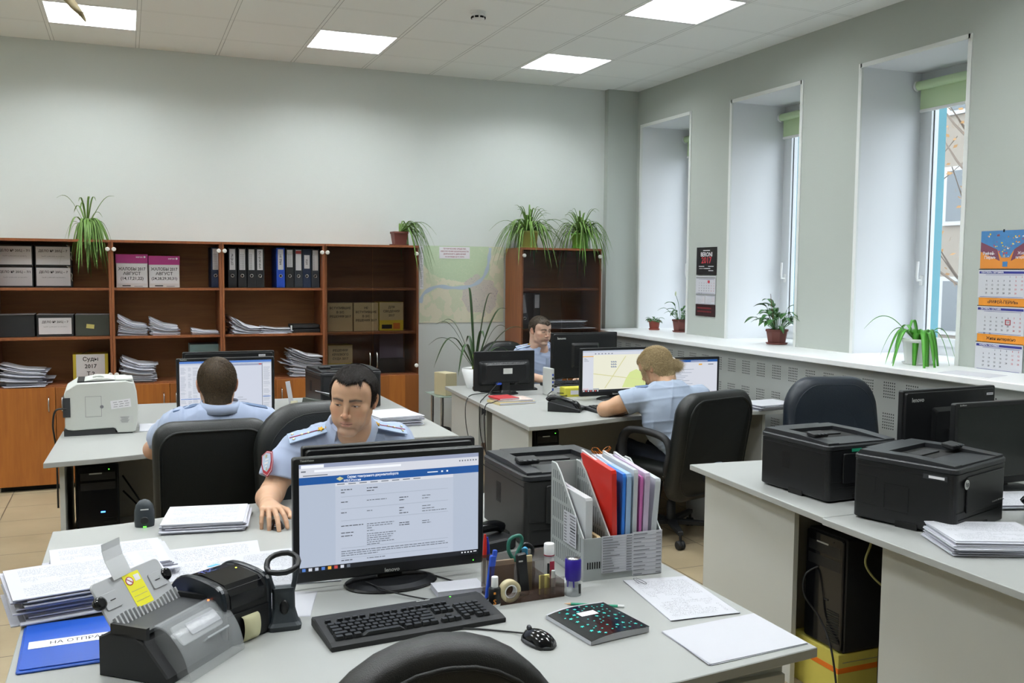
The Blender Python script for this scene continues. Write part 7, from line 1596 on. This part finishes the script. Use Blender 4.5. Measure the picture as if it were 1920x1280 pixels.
# sleeve badge on the right upper arm, ring, chest edge
m = MB(); WBD = mat('badge_pale_blue', 'b7c9dc', .6); MB_ = mat('badge_maroon', '9c2333', .5)
def shield(m, s, mt, z): m.prism([(0, -.055*s), (.026*s, -.038*s), (.036*s, -.005*s), (.034*s, .035*s), (0, .046*s), (-.034*s, .035*s), (-.036*s, -.005*s), (-.026*s, -.038*s)], z, z+.0012, mt)
o = Vector((-.88, -.42, .26)).normalized(); zt_ = Vector((-.25, .30, 1)); zt_ = (zt_-o*zt_.dot(o)).normalized(); xt = zt_.cross(o); c = Vector(lo(.476, 3.574, .925))
m.T = [Matrix(((xt.x, zt_.x, o.x, c.x), (xt.y, zt_.y, o.y, c.y), (xt.z, zt_.z, o.z, c.z), (0, 0, 0, 1)))]; shield(m, 1.0, MB_, .0); shield(m, .93, OFFW, .0013); shield(m, .88, MB_, .0026); m.push((0, .004, 0)); shield(m, .72, WBD, .004); m.pop()
m.box(0, -.002, .0058, .022, .007, .001, OFFW); m.box(.004, .010, .0058, .018, .005, .001, OFFW); m.box(-.002, -.014, .0058, .012, .005, .001, OFFW); star(m, (0, .024, .0055), .009, PGOLD, .001); star(m, (0, -.026, .0055), .006, PGOLD, .001); m.build('sleeve_badge', P1)
# ---- officer seen from behind
fr2 = head_frame((.375, 4.49, 1.118), (.02, 1), .20, 0, 1.05)
F = Fig(); n2 = lambda x, y, z: hp(x, y, z, fr2); F.chain([n2(0, -.02, -.06), n2(0, -.02, -.11), (.38, 4.43, .99)], [.052, .055, .07], .03)
F.ell((.38, 4.44, .78), (.17, .11, .22), None, .05).cap((.22, 4.45, .965), (.56, 4.45, .955), .05, .05, .06)
SL2, SR2 = (.205, 4.46, .935), (.575, 4.46, .93); E1, E2 = (.10, 4.68, .80), (.64, 4.70, .80); W1, W2 = (.20, 4.93, .79), (.56, 4.95, .79)
F.chain([SL2, E1, W1], [.052, .043, .03], .02).chain([SR2, E2, W2], [.052, .043, .03], .02)
ev_limb_hand(F, W1, (.3, 1, 0), (0, 0, 1), 1, (.5,)*4, .1, .5, 1); ev_limb_hand(F, W2, (-.3, 1, 0), (0, 0, 1), 1, (.5,)*4, .1, .5, -1)
F.ell((.38, 4.45, .56), (.16, .12, .12), None, .05)
S = Fig(); S.ell((.38, 4.44, .80), (.205, .14, .22), None, .05).cap((.225, 4.45, .945), (.555, 4.45, .94), .075, .075, .06).ell((.38, 4.45, .58), (.19, .15, .16), None, .05).cap((.31, 4.42, .975), (.46, 4.42, .975), .055, .055, .05)
S.chain([SL2, (.13, 4.60, .86)], [.075, .068], .03).chain([SR2, (.62, 4.60, .86)], [.075, .068], .03)
T = Fig()
for s in (-1, 1): T.chain([(.38+s*.09, 4.42, .50), (.38+s*.11, 4.85, .52), (.38+s*.11, 4.92, .08)], [.085, .07, .055], .03)
P2, B2, VQ2, inv2 = build_person('man in light blue shirt seen from behind before the document list monitor', (.38, 4.44, 0), F, fr2, (.55, .33, .225), S, .004, .006, 7, cuff=[((.125, 4.61, .855), (-.5, .7, -.4), .10), ((.625, 4.61, .855), (.3, .7, -.4), .10)], trousers=T, wr=.005)
collar_ring(P2, (.002, -.006, 1.012), .080, .082, .040, -.12, .5, PI, .016)
epaulette(P2, (-.10, -.005, 1.034), (-.20, .0, 1.012), (0, -.1, 1), .05, 0, dark=True); epaulette(P2, (.10, -.005, 1.034), (.21, .0, 1.008), (0, -.1, 1), .05, 0, dark=True)
BRN = hair_mat('short_brown_hair', '2e251b', '5a4a36'); hc2, Vh, Qh = hair_cap(P2, fr2, inv2, BRN, .006, lambda H: hl_short(H, .060, .005, -.118), .004, nape=True)
pts, nrm = sample_surface(Vh, Qh, 6000, 1, lambda c: (head_f(to_head(c, fr2)) > .001).astype(float))
wh = V3(.0, -.075, .085)
wayb = lambda H: (H-wh)/(np.linalg.norm(H-wh, axis=1)[:, None]+.01)*np.array([1, 1, 1])+np.cross(np.tile(V3(0, -.6, .8), (len(H), 1)), H-wh)*4
hair_strands('hair_strands', pts+np.array(inv2)[:3, 3], nrm, comb(pts, nrm, fr2, wayb), .013, .0008, BRN, hc2, 2, .22, .3)
# ---- officer near the corner
fr3 = head_frame((3.190, 7.16, 1.160), (.26, -.97), .12, .0, 1.0)
n3 = lambda x, y, z: hp(x, y, z, fr3)
F = Fig(); F.chain([n3(0, -.02, -.06), n3(0, -.02, -.12), (3.235, 7.215, .97)], [.054, .056, .07], .03).ell((3.235, 7.24, .80), (.17, .11, .22), None, .05).cap((3.06, 7.23, .955), (3.41, 7.23, .955), .055, .055, .06)
A, B_, Cc = (3.045, 7.23, .935), (3.00, 7.02, .80), (3.06, 6.80, .79); A2, B2_, C2 = (3.425, 7.23, .935), (3.47, 7.02, .80), (3.38, 6.80, .79)
F.chain([A, B_, Cc], [.052, .043, .03], .02).chain([A2, B2_, C2], [.052, .043, .03], .02); ev_limb_hand(F, Cc, (.15, -1, 0), (0, 0, 1), 1, (.5,)*4, .1, .5, -1); ev_limb_hand(F, C2, (-.2, -1, 0), (0, 0, 1), 1, (.5,)*4, .1, .5, 1)
S = Fig(); S.ell((3.235, 7.24, .80), (.20, .135, .23), None, .05).cap((3.06, 7.23, .945), (3.41, 7.23, .945), .070, .070, .06).cap((3.16, 7.22, .98), (3.31, 7.22, .98), .055, .055, .04).chain([A, (3.01, 7.08, .85)], [.072, .066], .03).chain([A2, (3.46, 7.08, .85)], [.072, .066], .03).ell((3.235, 7.25, .60), (.18, .14, .16), None, .05)
T = Fig()
for s in (-1, 1): T.chain([(3.235+s*.09, 7.27, .50), (3.235+s*.11, 6.88, .52), (3.235+s*.11, 6.82, .08)], [.085, .07, .055], .03)
P3, B3, VQ3, inv3 = build_person('man in light blue uniform shirt facing the camera beside the corner cabinet', (3.235, 7.24, 0), F, fr3, (.60, .39, .29), S, .0034, .007, 5, cuff=[((3.005, 7.06, .845), (-.1, -.8, -.6), .1), ((3.465, 7.06, .845), (.1, -.8, -.6), .1)], neck=(n3(0, .02, -.15), (0, -.5, .85), .07), stub=.12, trousers=T, wr=.004)
add_eyes(P3, fr3, inv3, (-.1, 0)); collar_ring(P3, (-.015, -.040, 1.005), .074, .070, .050, .45, .60, .1, .026, tip=.075)
epaulette(P3, (-.095, -.035, 1.042), (-.235, -.025, 1.012), (-.1, -.4, .9), .05, 1); epaulette(P3, (.095, -.035, 1.042), (.235, -.025, 1.012), (.1, -.4, .9), .05, 1)
m = MB()
for s in (-1, 1): m.push((s*.085, -.138, .80), (.0, 0, 0)); m.prism([(-.045, 0), (.045, 0), (.045, -.03), (0, -.045), (-.045, -.03)], -.004, .004, SHIRT, .001, plane='xz'); m.pop()
m.bx(-.012, .012, -.142, -.130, .62, .93, SHIRT); m.build('chest_pockets', P3)
GRB_ = hair_mat('short_grey_brown_hair', '2b241d', '4d4235'); hc3, Vh, Qh = hair_cap(P3, fr3, inv3, GRB_, .006, lambda H: hl_short(H, .066, .010, -.055, .5), .0045)
pts, nrm = sample_surface(Vh, Qh, 2500, 1, lambda c: (ell(to_head(c, fr3), V3(0, -.014, .028), V3(.0765, .097, .086)) > .002).astype(float)); hair_strands('hair_strands', pts+np.array(inv3)[:3, 3], nrm, comb(pts, nrm, fr3, wayf), .011, .0010, GRB_, hc3, 2, .3, .3)
# ---- fair-haired woman seen from behind, leaning on the desk
fr4 = head_frame((3.055, 5.08, 1.058), (-.50, .86), .50, .0, 1.0)
n4 = lambda x, y, z: hp(x, y, z, fr4)
F = Fig(); F.chain([n4(0, -.03, -.05), n4(0, -.035, -.10), (3.06, 4.96, .93)], [.046, .048, .06], .03).ell((3.09, 4.92, .74), (.15, .10, .19), None, .05).cap((2.90, 4.97, .885), (3.26, 4.90, .895), .045, .045, .06)
a1, b1, c1 = (2.875, 5.0, .875), (2.715, 5.10, .805), (2.93, 5.16, .793); a2, b2, c2 = (3.285, 4.92, .875), (3.40, 5.08, .80), (3.18, 5.24, .79)
F.chain([a1, (2.79, 5.05, .84), b1], [.050, .049, .045], .03).chain([b1, (2.83, 5.12, .80), c1], [.045, .042, .030], .02).chain([a2, b2, c2], [.048, .043, .028], .02)
ev_limb_hand(F, c1, (1, .3, 0), (0, 0, 1), .9, (.4,)*4, .1, .5, 1); ev_limb_hand(F, c2, (-1, .3, 0), (0, 0, 1), .9, (.5,)*4, .1, .5, -1)
S = Fig(); S.ell((3.08, 4.93, .76), (.185, .125, .20), None, .05).cap((2.905, 4.985, .875), (3.265, 4.91, .885), .062, .062, .06).ell((3.15, 4.83, .60), (.155, .12, .15), None, .06).cap((3.00, 4.97, .93), (3.13, 4.94, .935), .05, .05, .05).ell((3.20, 4.78, .49), (.150, .115, .09), None, .05)
S.chain([a1, (2.83, 5.03, .855), (2.80, 5.045, .845)], [.068, .069, .068], .03).chain([a2, (3.35, 5.0, .84)], [.066, .062], .03); S.mt = mat('pale_grey_blue_blouse', '9aa7ba', .8, bump=.12, bscale=900)
T = Fig(); T.ell((3.20, 4.80, .45), (.17, .15, .09), None, .05)
for s in (-1, 1): T.chain([(3.17+s*.09, 4.85, .47), (3.10+s*.11, 5.30, .50), (3.10+s*.11, 5.36, .08)], [.085, .07, .055], .03)
P4, B4, VQ4, inv4 = build_person('fair-haired woman in a pale blue blouse seen from behind leaning on the desk', (3.12, 4.90, 0), F, fr4, (.52, .31, .19), S, .0042, .005, 9, cuff=[((2.785, 5.055, .84), (-.75, .35, -.42), .105), ((3.36, 5.02, .835), (.6, .7, -.4), .09)], stub=0, trousers=T, wr=.0045)
BLO = hair_mat('ash_blond_hair', '7d6848', 'd3bf94', .42)
def hl_long(H): x, y, z = H.T; return np.where(y > .045, .060, np.where(y > .005, .0, -.098))-z
hc4, Vh, Qh = hair_cap(P4, fr4, inv4, BLO, .013, hl_long, .0045, nape=True)
tail = V3(.034, -.108, -.010)
pts, nrm = sample_surface(Vh, Qh, 5200, 1, lambda c: (head_f(to_head(c, fr4)) > .001).astype(float))
hair_strands('hair_strands', pts+np.array(inv4)[:3, 3], nrm, comb(pts, nrm, fr4, lambda H: tail-H), .035, .0008, BLO, hc4, 2, .14, .15)
rs = np.random.RandomState(3); n = 1300; H0 = tail+rs.randn(n, 3)*np.array([.008, .005, .008]); dd = np.tile(V3(.30, -.30, -.95), (n, 1))+rs.randn(n, 3)*.16; dd /= np.linalg.norm(dd, axis=1)[:, None]; nn = np.cross(dd, rs.randn(n, 3)); nn /= np.linalg.norm(nn, axis=1)[:, None]
hair_strands('ponytail', from_head(H0, fr4)+np.array(inv4)[:3, 3], nn@fr4[0].T, dd@fr4[0].T, .080, .0011, BLO, hc4, 4, .45, .1, 5)
n = 90; H0 = np.stack([np.where(rs.rand(n) > .5, 1, -1)*(.078+rs.rand(n)*.006), .03+rs.rand(n)*.03, .0+rs.rand(n)*.02], 1); dd = np.tile(V3(0, .15, -1.0), (n, 1))+rs.randn(n, 3)*.12; nn = np.tile(V3(1, 0, 0), (n, 1)); dd /= np.linalg.norm(dd, axis=1)[:, None]
hair_strands('loose_strands', from_head(H0, fr4)+np.array(inv4)[:3, 3], nn@fr4[0].T, dd@fr4[0].T, .085, .0007, BLO, hc4, 6, .15, .1, 5)
m = MB(); c = from_head((tail+V3(.0, -.004, .002))[None], fr4)[0]+np.array(inv4)[:3, 3]; m.push(tuple(c), (1.0, .3, 0)); m.tube([(.016*math.cos(a*PI/8), .016*math.sin(a*PI/8), .002*math.sin(a)) for a in range(17)], .009, mat('white_hair_tie', 'd9d4cc', .7), 8); m.pop(); m.build('hair_tie', P4)
epaulette(P4, (-.13, .065, .958), (-.245, .105, .945), (-.1, -.1, 1), .05, 0, dark=True)
